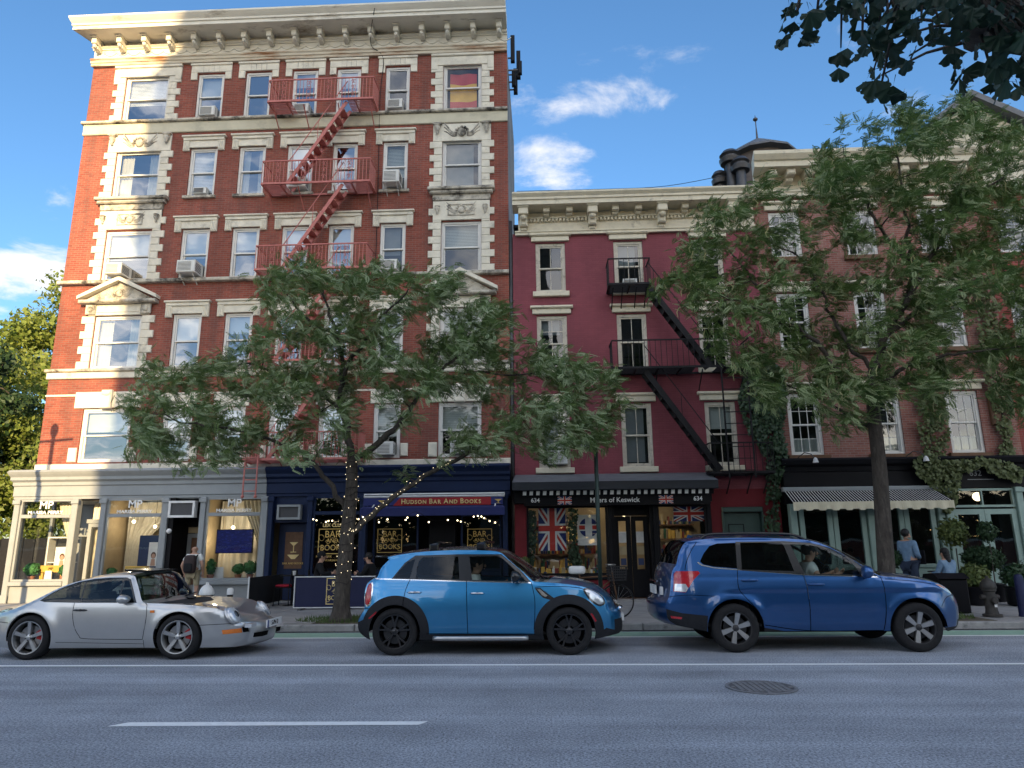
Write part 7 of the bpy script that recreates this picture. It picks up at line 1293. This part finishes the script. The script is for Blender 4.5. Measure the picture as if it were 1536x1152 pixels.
# ------------------------------------------------------------------ people
mat('khaki', (.36, .31, .20), .85, var=.12, vscale=10); mat('denim_light', (.17, .27, .40), .85, var=.2, vscale=9, dirt=(.28, .38, .48), dscale=6, dlo=.52, dhi=.75); mat('denim_dark', (.03, .045, .08), .85, var=.2, vscale=12); mat('hoodie_black', (.012, .012, .014), .9, var=.2); mat('backpack', (.035, .022, .022), .7, var=.2, vscale=10); mat('hair_black', (.010, .009, .009), .5, var=.2, vscale=40, bump=.5, bscale=80); mat('shoe', (.05, .045, .04), .6); mat('eye', (.02, .015, .012), .3)
def skin_surface(pts, edges, root_i, sub=2):
    me = bpy.data.meshes.new('figure'); me.from_pydata([p[:3] for p in pts], edges, []); o = bpy.data.objects.new('figure', me); C.objects.link(o); o.modifiers.new('s', 'SKIN'); sm = o.modifiers.new('u', 'SUBSURF'); sm.levels = sub; sm.render_levels = sub
    for i, p in enumerate(pts): sv = me.skin_vertices[0].data[i]; sv.radius = (p[3], p[4] if len(p) > 4 else p[3]); sv.use_root = (i == root_i)
    dg = bpy.context.evaluated_depsgraph_get(); dg.update(); out = bpy.data.meshes.new_from_object(o.evaluated_get(dg)); bpy.data.objects.remove(o); bpy.data.meshes.remove(me); out.polygons.foreach_set('use_smooth', [True]*len(out.polygons)); return out
def person(label, loc, rz, H, J, top, bottom, hair, sleeves=.5, legs=1.0, skinm='skin', bald=False, seated=False, lower=True, group=None):
    """J overrides joint positions for a 1.75 m figure facing +y; clothes are looser copies of the same limbs."""
    k = H/1.75; t = root('person', loc, label, 'person', group, rz, True)
    j = dict(pelvis=(0, 0, .96), spine=(0, .0, 1.14), chest=(0, .01, 1.34), neck=(0, .0, 1.50), jaw=(0, .02, 1.575), skull=(0, .005, 1.655), crown=(0, 0, 1.70), ls=(-.185, 0, 1.425), rs=(.185, 0, 1.425), le=(-.25, -.03, 1.14), re=(.25, -.03, 1.14), lw=(-.25, .06, .90), rw=(.25, .06, .90), lh=(-.25, .09, .81), rh=(.25, .09, .81), lp=(-.095, 0, .92), rp=(.095, 0, .92), lk=(-.11, .03, .51), rk=(.11, .03, .51), la=(-.11, -.02, .09), ra=(.11, -.02, .09), lt=(-.12, .14, .035), rt=(.12, .14, .035)); j.update(J); hp = j['pelvis']; j['collar'] = tuple(np.array(j['chest'])*.25+np.array(j['neck'])*.75); j['hem'] = (hp[0], hp[1], hp[2]-(.11 if not seated and hp[2] > .8 else .02))
    rad = dict(collar=(.062, .062), hem=(.15, .122), pelvis=(.155, .12), spine=(.145, .105), chest=(.165, .11), neck=(.058, .058), jaw=(.068, .085), skull=(.082, .10), crown=(.06, .075), ls=(.07, .07), rs=(.07, .07), le=(.044, .044), re=(.044, .044), lw=(.031, .031), rw=(.031, .031), lh=(.036, .022), rh=(.036, .022), lp=(.095, .095), rp=(.095, .095), lk=(.062, .062), rk=(.062, .062), la=(.042, .042), ra=(.042, .042), lt=(.042, .035), rt=(.042, .035))
    ed = [('pelvis', 'spine'), ('spine', 'chest'), ('chest', 'neck'), ('neck', 'jaw'), ('jaw', 'skull'), ('skull', 'crown'), ('chest', 'ls'), ('ls', 'le'), ('le', 'lw'), ('lw', 'lh'), ('chest', 'rs'), ('rs', 're'), ('re', 'rw'), ('rw', 'rh')]
    if lower: ed += [('pelvis', 'lp'), ('lp', 'lk'), ('lk', 'la'), ('la', 'lt'), ('pelvis', 'rp'), ('rp', 'rk'), ('rk', 'ra'), ('ra', 'rt')]
    def surf(names_edges, grow, over={}):
        nm = []; [nm.append(n) for e in names_edges for n in e if n not in nm]; P = [(*[c*k for c in over.get(n, j[n])], (rad[n][0]+grow)*k, (rad[n][1]+grow)*k) for n in nm]; return skin_surface(P, [(nm.index(a), nm.index(b)) for a, b in names_edges], 0)
    me = surf(ed, 0); bm = bmesh.new(); bm.from_mesh(me); ex = MB()
    jw, sk = Vector(j['jaw']), Vector(j['skull']); fwd = Vector(J.get('_face', (0, 1, 0))).normalized(); sd = fwd.cross(Vector((0, 0, 1)))
    ex.sph(jw+fwd*.105+Vector((0, 0, .035)), .017, 8, 6, (1, 1.2, 1.5)); [ex.sph(sk+sd*s*.088+Vector((0, 0, -.035)), .024, 8, 6, (.5, 1, 1.4)) for s in (-1, 1)]; ex.sph(jw+fwd*.092+Vector((0, 0, -.012)), .018, 8, 5, (1.3, .6, .45))
    for w_, h_ in (('lw', 'lh'), ('rw', 'rh')):               # five fingers rooted in each palm
        hv = (Vector(j[h_])-Vector(j[w_])).normalized(); sx_ = hv.cross(Vector((0, 1, 0.2))).normalized(); pm = Vector(j[h_])
        for q, (off, ln) in enumerate(((-.030, .062), (-.011, .074), (.010, .078), (.029, .070))):
            a = pm+sx_*off; cu = hv.cross(sx_)*.018; ex.tube([a, a+hv*ln*.5, a+hv*ln*.85+cu], [.010, .009, .007], 6)
        a = pm-hv*.035; ex.tube([a-sx_*.03, a-sx_*.055+hv*.03, a-sx_*.06+hv*.062], [.011, .010, .008], 6)
    ex.v = [tuple(Vector(v)*k) for v in ex.v]; me2 = ex.mesh('x', skinm, True); bm.from_mesh(me2); bm.to_mesh(me); bm.free(); me.materials.clear(); me.materials.append(MATS[skinm]); me.polygons.foreach_set('use_smooth', [True]*len(me.polygons)); place(me, 'body', t)
    ey = MB(); [ey.sph((sk+fwd*.094+sd*s*.033+Vector((0, 0, -.03)))*k, .011*k, 6, 5) for s in (-1, 1)]; put(ey, 'eyes', 'eye', t, smooth=True)
    sv = lambda a, b, f: tuple(np.array(j[a])*(1-f)+np.array(j[b])*f)
    if sleeves > .6: et = [('hem', 'pelvis'), ('pelvis', 'spine'), ('spine', 'chest'), ('chest', 'collar'), ('chest', 'ls'), ('ls', 'le'), ('le', 'lw'), ('chest', 'rs'), ('rs', 're'), ('re', 'rw')]; ov = {'lw': sv('le', 'lw', sleeves), 'rw': sv('re', 'rw', sleeves)}
    else: et = [('hem', 'pelvis'), ('pelvis', 'spine'), ('spine', 'chest'), ('chest', 'collar'), ('chest', 'ls'), ('ls', 'le'), ('chest', 'rs'), ('rs', 're')]; ov = {'le': sv('ls', 'le', .62), 're': sv('rs', 're', .62)}
    rs_ = dict(rad)
    if sleeves <= .6: rad['le'] = rad['re'] = (.062, .062)
    elif sleeves > .6: rad['lw'] = rad['rw'] = (.042, .042)
    m_ = surf(et, .016, ov); rad.update(rs_); m_.materials.clear(); m_.materials.append(MATS[top]); place(m_, 'shirt', t)
    if lower:
        el = [('pelvis', 'lp'), ('lp', 'lk'), ('pelvis', 'rp'), ('rp', 'rk')]; ov = {}
        if legs < 1: ov = {'lk': sv('lp', 'lk', .95), 'rk': sv('rp', 'rk', .95)}
        else: el += [('lk', 'la'), ('rk', 'ra')]
        m_ = surf(el, .02, ov); m_.materials.clear(); m_.materials.append(MATS[bottom]); place(m_, 'trousers', t)
        fs = MB(); [fs.sph((Vector(j[a])*.45+Vector(j[b])*.55+Vector((0, 0, .01)))*k, .10*k, 10, 7, (.55, 1.25, .5)) for a, b in (('la', 'lt'), ('ra', 'rt'))]; put(fs, 'shoes', 'shoe', t, smooth=True)
    if hair:
        hm = MB().sph((0, 0, 0), 1, 14, 10, (.096, .112, .105)); c = sk-fwd*.018+Vector((0, 0, .018)); hm.v = [tuple((c+Vector(v))*k) for v in hm.v]
        if hair[1] > 0: [hm.sph((sk-fwd*(.05+.01*q)+Vector((0, 0, -.06*q)))*k, .085*k*(1-.06*q), 10, 7) for q in range(int(hair[1]))]
        put(hm, 'hair', hair[0], t, smooth=True)
    return t
# man with a rucksack facing the jewellery shop
px, _ = fx(290, 850, 18.3); mp = person('man in white T-shirt and khaki shorts carrying a dark backpack', (px, 18.3, .14), R(4), 1.52, dict(le=(-.30, -.10, 1.16), re=(.30, -.10, 1.16), lw=(-.27, .03, .94), rw=(.28, .03, .94), lh=(-.24, .07, .86), rh=(.27, .07, .86), lp=(-.10, 0, .92), rp=(.10, 0, .92), lk=(-.14, .02, .51), rk=(.14, .02, .51), la=(-.15, -.02, .09), ra=(.15, -.02, .09), lt=(-.17, .13, .035), rt=(.17, .13, .035)), 'shirt_white', 'khaki', None, .5, .9)
k = 1.52/1.75; bp = root('backpack', (px, 18.15, 1.0), 'dark brown backpack worn over a white T-shirt', 'backpack'); by = 18.3
def rounded(c, d, m=14, n=10, p=.45):
    mb = MB(); f = lambda a: math.copysign(abs(a)**p, a); vs_ = [(c[0]+d[0]/2*f(math.sin(math.pi*i/n))*f(math.cos(2*math.pi*q/m)), c[1]+d[1]/2*f(math.sin(math.pi*i/n))*f(math.sin(2*math.pi*q/m)), c[2]-d[2]/2*f(math.cos(math.pi*i/n))) for i in range(n+1) for q in range(m)]; return mb.add(vs_, [(i*m+q, i*m+(q+1) % m, (i+1)*m+(q+1) % m, (i+1)*m+q) for i in range(n) for q in range(m)])
put(rounded((px, by-.19, .14+1.20*k), (.30, .17, .46)), 'bag_body', 'backpack', bp, smooth=True); put(rounded((px, by-.28, .14+1.10*k), (.22, .07, .22)), 'front_pocket', 'hoodie_black', bp, smooth=True)
for s in (-1, 1): put(MB().tube([(px+s*.10, by-.14, .14+1.02*k), (px+s*.12, by-.12, .14+1.42*k), (px+s*.11, by+.02, .14+1.49*k), (px+s*.12, by+.12, .14+1.30*k)], .02, 6), 'strap', 'backpack', bp, smooth=True)
# couple in denim outside the cafe
px2, _ = fx(1362, 830, 17.6); person('man in pale denim shirt standing by the cafe doors reading a card', (px2, 17.6, .14), R(-62), 1.72, dict(re=(.23, .02, 1.14), rw=(.12, .24, 1.06), rh=(.08, .32, 1.06), le=(-.22, .02, 1.14), lw=(-.12, .22, 1.04), lh=(-.07, .30, 1.04), jaw=(0, .04, 1.57)), 'denim_light', 'denim_dark', ('hair_black', 0), .8)
o = put(MB().box(px2+.30, px2+.32, 17.45, 17.70, 1.05, 1.38), 'menu_card', 'hoodie_black'); tag(o, 'dark menu card held by the standing man', 'menu')
px3, _ = fx(1421, 850, 17.2); person('long haired person in pale denim jacket seated with back to the street', (px3, 17.2, .14), R(20), 1.66, dict(pelvis=(0, 0, .52), spine=(0, -.02, .70), chest=(0, .0, .92), neck=(0, .02, 1.09), jaw=(0, .05, 1.165), skull=(0, .035, 1.245), crown=(0, .03, 1.29), ls=(-.18, 0, 1.01), rs=(.18, 0, 1.01), le=(-.24, .08, .76), re=(.24, .08, .76), lw=(-.16, .32, .72), rw=(.16, .32, .72), lh=(-.12, .40, .72), rh=(.12, .40, .72), lp=(-.1, .06, .50), rp=(.1, .06, .50), lk=(-.12, .46, .50), rk=(.12, .46, .50), la=(-.12, .44, .09), ra=(.12, .44, .09), lt=(-.12, .58, .035), rt=(.12, .58, .035)), 'denim_light', 'denim_dark', ('hair_black', 4), .95)
SEAT = dict(pelvis=(0, 0, .52), spine=(0, -.02, .70), chest=(0, .02, .92), neck=(0, .05, 1.09), jaw=(0, .09, 1.165), skull=(0, .075, 1.245), crown=(0, .07, 1.29), ls=(-.18, .02, 1.01), rs=(.18, .02, 1.01), le=(-.25, .12, .78), re=(.25, .12, .78), lw=(-.10, .34, .80), rw=(.10, .34, .80), lh=(-.06, .42, .82), rh=(.06, .42, .82), lp=(-.1, .06, .50), rp=(.1, .06, .50), lk=(-.12, .46, .50), rk=(.12, .46, .50), la=(-.12, .44, .09), ra=(.12, .44, .09), lt=(-.12, .58, .035), rt=(.12, .58, .035))
a, _ = fx(478, 850, 18.2); person('person in black hooded top seated behind the navy barrier', (a, 18.2, .14), R(-75), 1.72, SEAT, 'hoodie_black', 'denim_dark', ('hoodie_black', 1), .95)
b, _ = fx(556, 850, 18.4); person('person in black seated under the navy awning by the window', (b, 18.4, .14), R(80), 1.66, SEAT, 'hoodie_black', 'denim_dark', ('hair_black', 1), .95)
# drivers
for (cx, cy, cz, lab) in ((mt.location.x-.18, mt.location.y-.34, .08, 'driver in white shirt inside the light blue hatchback'), (stt.location.x+.0, stt.location.y-.34, .22, 'driver in white shirt inside the dark blue SUV')):
    person(lab, (cx, cy, cz), R(-90), 1.72, {**SEAT, 'lw': (-.16, .42, .88), 'rw': (.16, .42, .88), 'lh': (-.14, .50, .92), 'rh': (.14, .50, .92)}, 'shirt_white', 'denim_dark', ('hair_black', 0), .6, lower=False)
# ------------------------------------------------------------------ cafe furniture
mat('cushion_red', (.36, .01, .03), .8); mat('barrier_navy', (.008, .012, .055), .6, var=.1)
ba = root('cafe_barrier', (-4.7, 17, .14), 'long navy canvas barrier with a gold emblem before the bar', 'barrier')
x0, x1 = fx(441, 890, 17.0)[0], fx(606, 890, 17.0)[0]; zt = .90
put(MB().box(x0+.03, x1-.03, 16.99, 17.01, .20, zt-.02), 'canvas', 'barrier_navy', ba); put(ring(MB(), x0, x1, .18, zt, .022, 16.975, 17.025), 'frame', 'white_metal', ba)
for x in (x0+.2, (x0+x1)/2, x1-.2): put(MB().box(x-.03, x+.03, 16.8, 17.2, .141, .18), 'foot', 'iron', ba)
c, d = fx(490, 873, 16.98)[0], fx(524, 873, 16.98)[0]; bar_sign(ba, c, d, .26, .86, 16.982, 'gold_leaf')
bb_ = root('end_barrier', (-7.1, 17.6, .14), 'black end panel of the cafe enclosure with pale edge', 'barrier'); put(MB().box(-7.05, -7.02, 17.0, 19.2, .20, .88), 'canvas', 'hoodie_black', bb_); put(MB().bar((-7.035, 16.98, .15), (-7.035, 16.98, .90), .03), 'post', 'white_metal', bb_); put(MB().bar((-7.035, 17.0, .17), (-7.035, 19.2, .17), .04), 'bottom_rail', 'white_metal', bb_)
def bistro_chair(x, y, rz, label, cush='cushion_red'):
    t = root('bistro_chair', (x, y, .14), label, 'chair', None, rz, True); put(MB().bbox(-.2, .2, -.2, .2, .43, .455, .01), 'seat', 'black_paint', t); put(rounded((0, 0, .485), (.40, .40, .07)), 'cushion', cush, t, smooth=True)
    for sx_ in (-.18, .18):
        for sy in (-.18, .18): put(MB().tube([(sx_, sy, .43), (sx_*1.08, sy*1.08, 0)], .013, 6), 'leg', 'black_paint', t)
        put(MB().tube([(sx_, -.19, .43), (sx_, -.24, .88)], .013, 6), 'back_post', 'black_paint', t)
    for z in (.62, .74, .86): put(MB().bar((-.18, -.235, z), (.18, -.235, z), .025, .012), 'back_slat', 'black_paint', t)
bistro_chair(-7.0+.35, 18.3, R(90), 'black bistro chair with red cushion left of the small table'); bistro_chair(-5.85-.35, 18.4, R(-90), 'black bistro chair with red cushion right of the small table')
def bistro_table(x, y, label):
    t = root('bistro_table', (x, y, .14), label, 'table'); put(MB().lathe([(.001, .86), (.30, .86), (.30, .885), (.001, .885)], 20, (x, y, 0)), 'table_top', 'black_paint', t, smooth=30); put(MB().tube([(x, y, .16), (x, y, .86)], .025, 8), 'pedestal', 'black_iron', t); put(MB().lathe([(.001, .17), (.05, .17), (.22, .145), (.001, .145)], 16, (x, y, 0)), 'base', 'black_iron', t, smooth=30)
bistro_table(-6.45, 18.3, 'small round black table between red cushioned chairs'); o = put(MB().lathe([(.001, 0), (.045, 0), (.05, .11), (.001, .11)], 12, (-6.4, 18.25, .885)), 'napkin_holder', 'white_metal', None, 40); tag(o, 'small white pot on the round cafe table', 'pot')
bistro_table(px3+.15, 17.75, 'round table in front of the seated person in denim'); t_ = root('bistro_chair', (px3, 17.2, .14), 'dark chair under the seated person in denim', 'chair', None, R(20), True); put(MB().bbox(-.2, .2, -.2, .2, .40, .43, .01), 'seat', 'black_paint', t_)
for sx_ in (-.18, .18):
    for sy in (-.18, .18): put(MB().tube([(sx_, sy, .40), (sx_, sy, 0)], .014, 6), 'leg', 'black_paint', t_)
for (x, y, r_, lab) in ((a, 18.2, -75, 'dark chair under the person in the black hooded top'), (b, 18.4, 80, 'dark chair under the person by the bar window')): bistro_chair(x, y, R(r_), lab, 'hoodie_black')
# ------------------------------------------------------------------ street furniture
def hydrant(x, y, cap, m, label):
    t = root('fire_hydrant', (x, y, .14), label, 'fire hydrant'); c = (x, y, .14)
    put(MB().lathe([(.17, 0), (.17, .04), (.12, .05), (.105, .12), (.105, .46), (.13, .48), (.13, .52)], 18, c), 'barrel', m, t, smooth=40); put(MB().lathe([(.14, .52), (.15, .55), (.13, .62), (.08, .69), (.03, .72), (.03, .76), (.001, .76)], 18, c), 'bonnet', cap, t, smooth=40)
    for s in (-1, 1): put(MB().lathe([(.05, s*.09), (.05, s*.16), (.04, s*.175), (.001, s*.175)], 12, (x, y, .50), 'x'), 'side_nozzle', m, t, smooth=40)
    put(MB().lathe([(.065, -.09), (.065, -.16), (.05, -.18), (.001, -.18)], 12, (x, y, .44), 'y'), 'front_nozzle', m, t, smooth=40); return t
hx, _ = fx(310, 890, 14.35); hydrant(hx, 14.35, 'white_metal', 'iron', 'dark fire hydrant with white domed cap near the silver coupe'); hx2, _ = fx(1486, 905, 14.7)
mat('hydrant_brown', (.05, .045, .04), .6, .2, var=.3, vscale=12); h_ = hydrant(hx2, 14.7, 'hydrant_brown', 'hydrant_brown', 'weathered brown fire hydrant beside the cafe planters'); put(MB().box(hx2-.0, hx2+.05, 14.58, 14.585, .32, .38), 'painted_mark', 'letter_white', h_)
bx_, _ = fx(345, 893, 15.0); bo = root('bollard', (bx_, 15, .14), 'short black bollard with white top beside the hydrant', 'bollard'); put(MB().lathe([(.06, 0), (.06, .50)], 14, (bx_, 15, .14)), 'post', 'black_paint', bo, smooth=True); put(MB().lathe([(.068, .48), (.068, .58), (.05, .61), (.001, .615)], 14, (bx_, 15, .14)), 'cap', 'white_metal', bo, smooth=40)
bx2, _ = fx(1533, 900, 14.6); bo = root('bollard', (bx2, 14.6, .14), 'dark navy bollard past the brown hydrant', 'bollard'); put(MB().lathe([(.10, 0), (.09, .05), (.08, .72), (.06, .78), (.001, .80)], 14, (bx2, 14.6, .14)), 'post', 'barrier_navy', bo, smooth=40)
# sign pole with the bicycle
PX, PY = fx(898, 800, 14.3)[0], 14.3; sp_ = root('sign_pole', (PX, PY, .14), 'dark green sign pole standing before the grocer window', 'sign pole'); mat('pole_green', (.025, .045, .04), .5, .3, var=.2); put(MB().tube([(PX, PY, .14), (PX, PY, 3.75)], .042, 10), 'post', 'pole_green', sp_, smooth=True); put(MB().lathe([(.09, 0), (.07, .25), (.045, .3)], 12, (PX, PY, .14)), 'base', 'pole_green', sp_, smooth=40)
put(MB().box(PX-.30, PX-.045, PY-.015, PY-.005, 3.52, 3.64), 'sign_plate', 'white_metal', sp_); put(MB().tube([(PX, PY, 3.75), (PX, PY, 3.80)], .05, 8), 'cap', 'pole_green', sp_)
bk_ = root('bicycle', (PX+.0, 14.62, .14), 'black bicycle with wire basket leaning on the green pole', 'bicycle'); wx = fx(926, 905, 14.62)[0]; wz = .14+.335
for q, x in enumerate((wx, wx-1.05)):
    wh = put(MB().lathe([(.322+.014*math.cos(a), .014*math.sin(a)) for a in np.linspace(0, 2*math.pi, 9)], 36, (x, 14.62, wz), 'y'), 'wheel', 'tyre', bk_, smooth=True); put(MB().lathe([(.30, -.01), (.308, .01)], 36, (x, 14.62, wz), 'y'), 'rim', 'alloy', wh); sm = MB()
    for i in range(18): an = i*math.pi/9; sm.tube([(x, 14.62+(.02 if i % 2 else -.02), wz), (x+.30*math.cos(an), 14.62, wz+.30*math.sin(an))], .0022, 3)
    put(sm, 'spokes', 'alloy', wh)['kind'] = 'stuff'
Bp = lambda dx, dz, dy=0: (wx+dx, 14.62+dy, wz+dz); fr = MB()
for p, q in ((Bp(-.12, .40), Bp(-.62, -.03)), (Bp(-.10, .48), Bp(-.70, .45)), (Bp(-.62, -.03), Bp(-.74, .52)), (Bp(-.62, -.03), Bp(-1.05, 0)), (Bp(-.70, .40), Bp(-1.05, 0)), (Bp(-.08, .56), Bp(0, 0))): fr.tube([p, q], .016, 8)
put(fr, 'frame', 'wood_brown', bk_, smooth=True); put(MB().tube([Bp(-.08, .54), Bp(-.10, .68), Bp(-.02, .70, -.12), Bp(-.18, .70, -.28)], .012, 6), 'handlebar', 'alloy', bk_, smooth=True); put(MB().tube([Bp(-.10, .68), Bp(-.02, .70, .12), Bp(-.18, .70, .28)], .012, 6), 'handlebar', 'alloy', bk_, smooth=True); put(rounded(Bp(-.78, .60), (.34, .22, .16)), 'saddle', 'white_metal', bk_, smooth=True); put(MB().lathe([(.07, -.01), (.085, 0), (.07, .01)], 18, Bp(-.62, -.03), 'y'), 'chainring', 'iron', bk_); put(MB().tube([Bp(-.62, -.03, -.06), Bp(-.55, -.19, -.06), Bp(-.50, -.19, -.12)], .012, 6), 'pedal', 'iron', bk_)
bsk = MB(); bx0, bx1, by0, by1, bz0, bz1 = wx-.16, wx+.18, 14.46, 14.78, wz+.40, wz+.66
for z in np.linspace(bz0, bz1, 6):
    e_ = .03*(z-bz0)/(bz1-bz0)
    for p, q in (((bx0-e_, by0-e_, z), (bx1+e_, by0-e_, z)), ((bx0-e_, by1+e_, z), (bx1+e_, by1+e_, z)), ((bx0-e_, by0-e_, z), (bx0-e_, by1+e_, z)), ((bx1+e_, by0-e_, z), (bx1+e_, by1+e_, z))): bsk.bar(p, q, .011)
for x in np.linspace(bx0, bx1, 9): bsk.bar((x, by0, bz0), (x, by0-.03, bz1), .008); bsk.bar((x, by1, bz0), (x, by1+.03, bz1), .005); bsk.bar((x, by0, bz0), (x, by1, bz0), .005)
for y in np.linspace(by0, by1, 8): bsk.bar((bx0, y, bz0), (bx0-.03, y, bz1), .005); bsk.bar((bx1, y, bz0), (bx1+.03, y, bz1), .005)
put(bsk, 'basket', 'alloy_dark', bk_)['kind'] = 'stuff'
# planters and bin by the cafe
x0, x1 = fx(1410, 880, 15.3)[0], fx(1453, 880, 15.3)[0]; bn_ = root('litter_bin', ((x0+x1)/2, 15.5, .14), 'dark square litter bin with sloped lid by the SUV', 'bin'); put(MB().bbox(x0, x1, 15.3, 15.85, .14, .82, .03), 'bin_body', 'shop_black', bn_); put(MB().prism([(15.26, .82), (15.89, .82), (15.85, .90), (15.45, .93)], x0-.03, x1+.03, 'yz'), 'lid', 'shop_black', bn_)
def shrub(x, y, r, h, pot, leafm, label, n=1600, stem=0.0, sz=.045, seed=1):
    rs = np.random.default_rng(seed); t = root('potted_shrub', (x, y, .14), label, 'plant'); put(MB().lathe([(pot*.75, 0), (pot, .03), (pot, .36), (pot*1.06, .38), (pot*1.06, .42), (pot*.9, .42), (.001, .40)], 16, (x, y, .14)), 'pot', 'shop_black', t, smooth=40)
    if stem: put(MB().tube([(x, y, .5), (x+.02, y, .5+stem)], .014, 6), 'stem', 'bark', t)
    d = rs.normal(size=(n, 3)); d /= np.linalg.norm(d, axis=1, keepdims=True); P = np.array([x, y, .54+stem+h/2])+d*np.array([r, r, h/2])*(.45+.55*rs.random((n, 1))**.4)*(1+.12*rs.normal(size=(n, 1))); a_ = rs.normal(size=(n, 3)); a_ /= np.linalg.norm(a_, axis=1, keepdims=True); b_ = np.cross(a_, d); b_ /= np.linalg.norm(b_, axis=1, keepdims=True)+1e-9; place(mesh_np('foliage', np.stack([P-a_*sz, P+b_*sz*.6, P+a_*sz, P-b_*sz*.6], 1).reshape(-1, 3), np.arange(4*n).reshape(-1, 4), leafm), 'foliage', t)
X = lambda px, Y=17.4: fx(px, 870, Y)[0]
shrub(X(1512), 17.0, .32, .52, .30, 'ivy_leaf', 'clipped round boxwood in a black pot past the hydrant', 2600, 0, .04, 1); shrub(X(1343, 17.8), 17.8, .22, .36, .2, 'ivy_leaf', 'small ball topiary on a stem behind the tree trunk', 1300, .45, .04, 2); shrub(X(1480, 18.6), 18.6, .45, .6, .3, 'shade_leaf', 'wide leafy potted shrub before the mint doors', 2200, .3, .05, 3); shrub(X(1462, 17.2), 17.2, .30, .50, .24, 'creeper_leaf', 'loose pale green potted plant beside the litter bin', 900, 0, .06, 4); shrub(X(1440, 18.8), 18.8, .34, .7, .24, 'creeper_leaf', 'tall yellowing potted plant beside the mint cafe doors', 700, .9, .06, 5); shrub(X(1492, 18.2), 18.2, .22, .5, .22, 'shade_leaf', 'slender potted sapling with sparse leaves before the mint doors', 380, 1.0, .055, 6); shrub(-.55, 19.2, .14, .22, .10, 'creeper_leaf', 'small basket of dry flowers beside the grocer window', 300, .5, .05, 7)
# street lamp beyond the left edge whose shadow falls on the corner shop
sl_ = root('street_lamp', (-13.2, 14.0, .14), 'tall street lamp on the kerb outside the corner shop', 'street lamp'); put(MB().tube([(-13.2, 14.0, .14), (-13.2, 14.0, 6.45)], [.09, .06], 10), 'post', 'pole_green', sl_, smooth=True); put(MB().tube([(-13.75, 14.0, 6.22), (-12.6, 14.0, 6.30)], .04, 8), 'cross_arm', 'pole_green', sl_); put(MB().lathe([(.06, -.05), (.12, .1), (.12, .26), (.05, .36), (.001, .38)], 12, (-13.2, 14.0, 6.4)), 'lantern', 'pole_green', sl_, smooth=40)
# loose cable down the tenement front and roof line wire
cb = put(MB().tube(smooth_path([P3(562, 12, 19.05), P3(556, 50, 19.6), P3(558, 70, 19.8), P3(575, 88, 19.93), P3(570, 150, 19.95), P3(566, 320, 19.95), P3(560, 480, 19.95)]), .012, 5), 'cable', 'black_paint'); tag(cb, 'loose black cable hanging down the tenement front', 'cable')
cb = put(MB().tube(smooth_path([P3(775, 287, 19.6), P3(900, 284, 19.8), P3(1000, 279, 20.0), P3(1092, 262, 22.0)]), .010, 5), 'cable', 'black_paint'); tag(cb, 'thin black wire strung along the burgundy roof line', 'cable')
# ------------------------------------------------------------------ buildings across the street, behind the viewer
brick_mat('brick_far', (.34, .27, .2), (.3, .23, .17), (.3, .27, .24))
def block(name, label, x0, x1, yf, yb, h, px=2.7):
    sh = root(name, ((x0+x1)/2, (yf+yb)/2, .14), label, 'building')
    fo = [(x, x+1.3, z, z+1.8) for z in np.arange(4.5, h-3, 3.1) for x in np.arange(x0+1.2, x1-2, px)]
    m = holes(x0, x1, 0, h, fo, 0, -.2); m.v = [(x, yf+y, z) for x, y, z in m.v]
    put(m, 'wall', 'brick_far', sh, fix=False); put(MB().box(x0, x1, yb, yf-.22, 0, h-.1), 'core', 'brick_far', sh)
    put(MB().box(x0, x1+.1, yf-.2, yf+.3, h-.1, h+.5), 'cornice', 'limestone', sh)
TE = math.tan(SUN_EL)/math.cos(SUN_EL)*0 + SUNV.z/(-SUNV.y)
block('opposite_tower', 'slim tan brick apartment tower across the street', -12.85+.22*(20+18), 1.0, -10, -18, 19.2+TE*30)
block('distant_block', 'long tan brick block beyond the playground across the street', -12.85+.22*(20+75)+1, 48, -60, -75, 22.6+TE*80, 5.4)
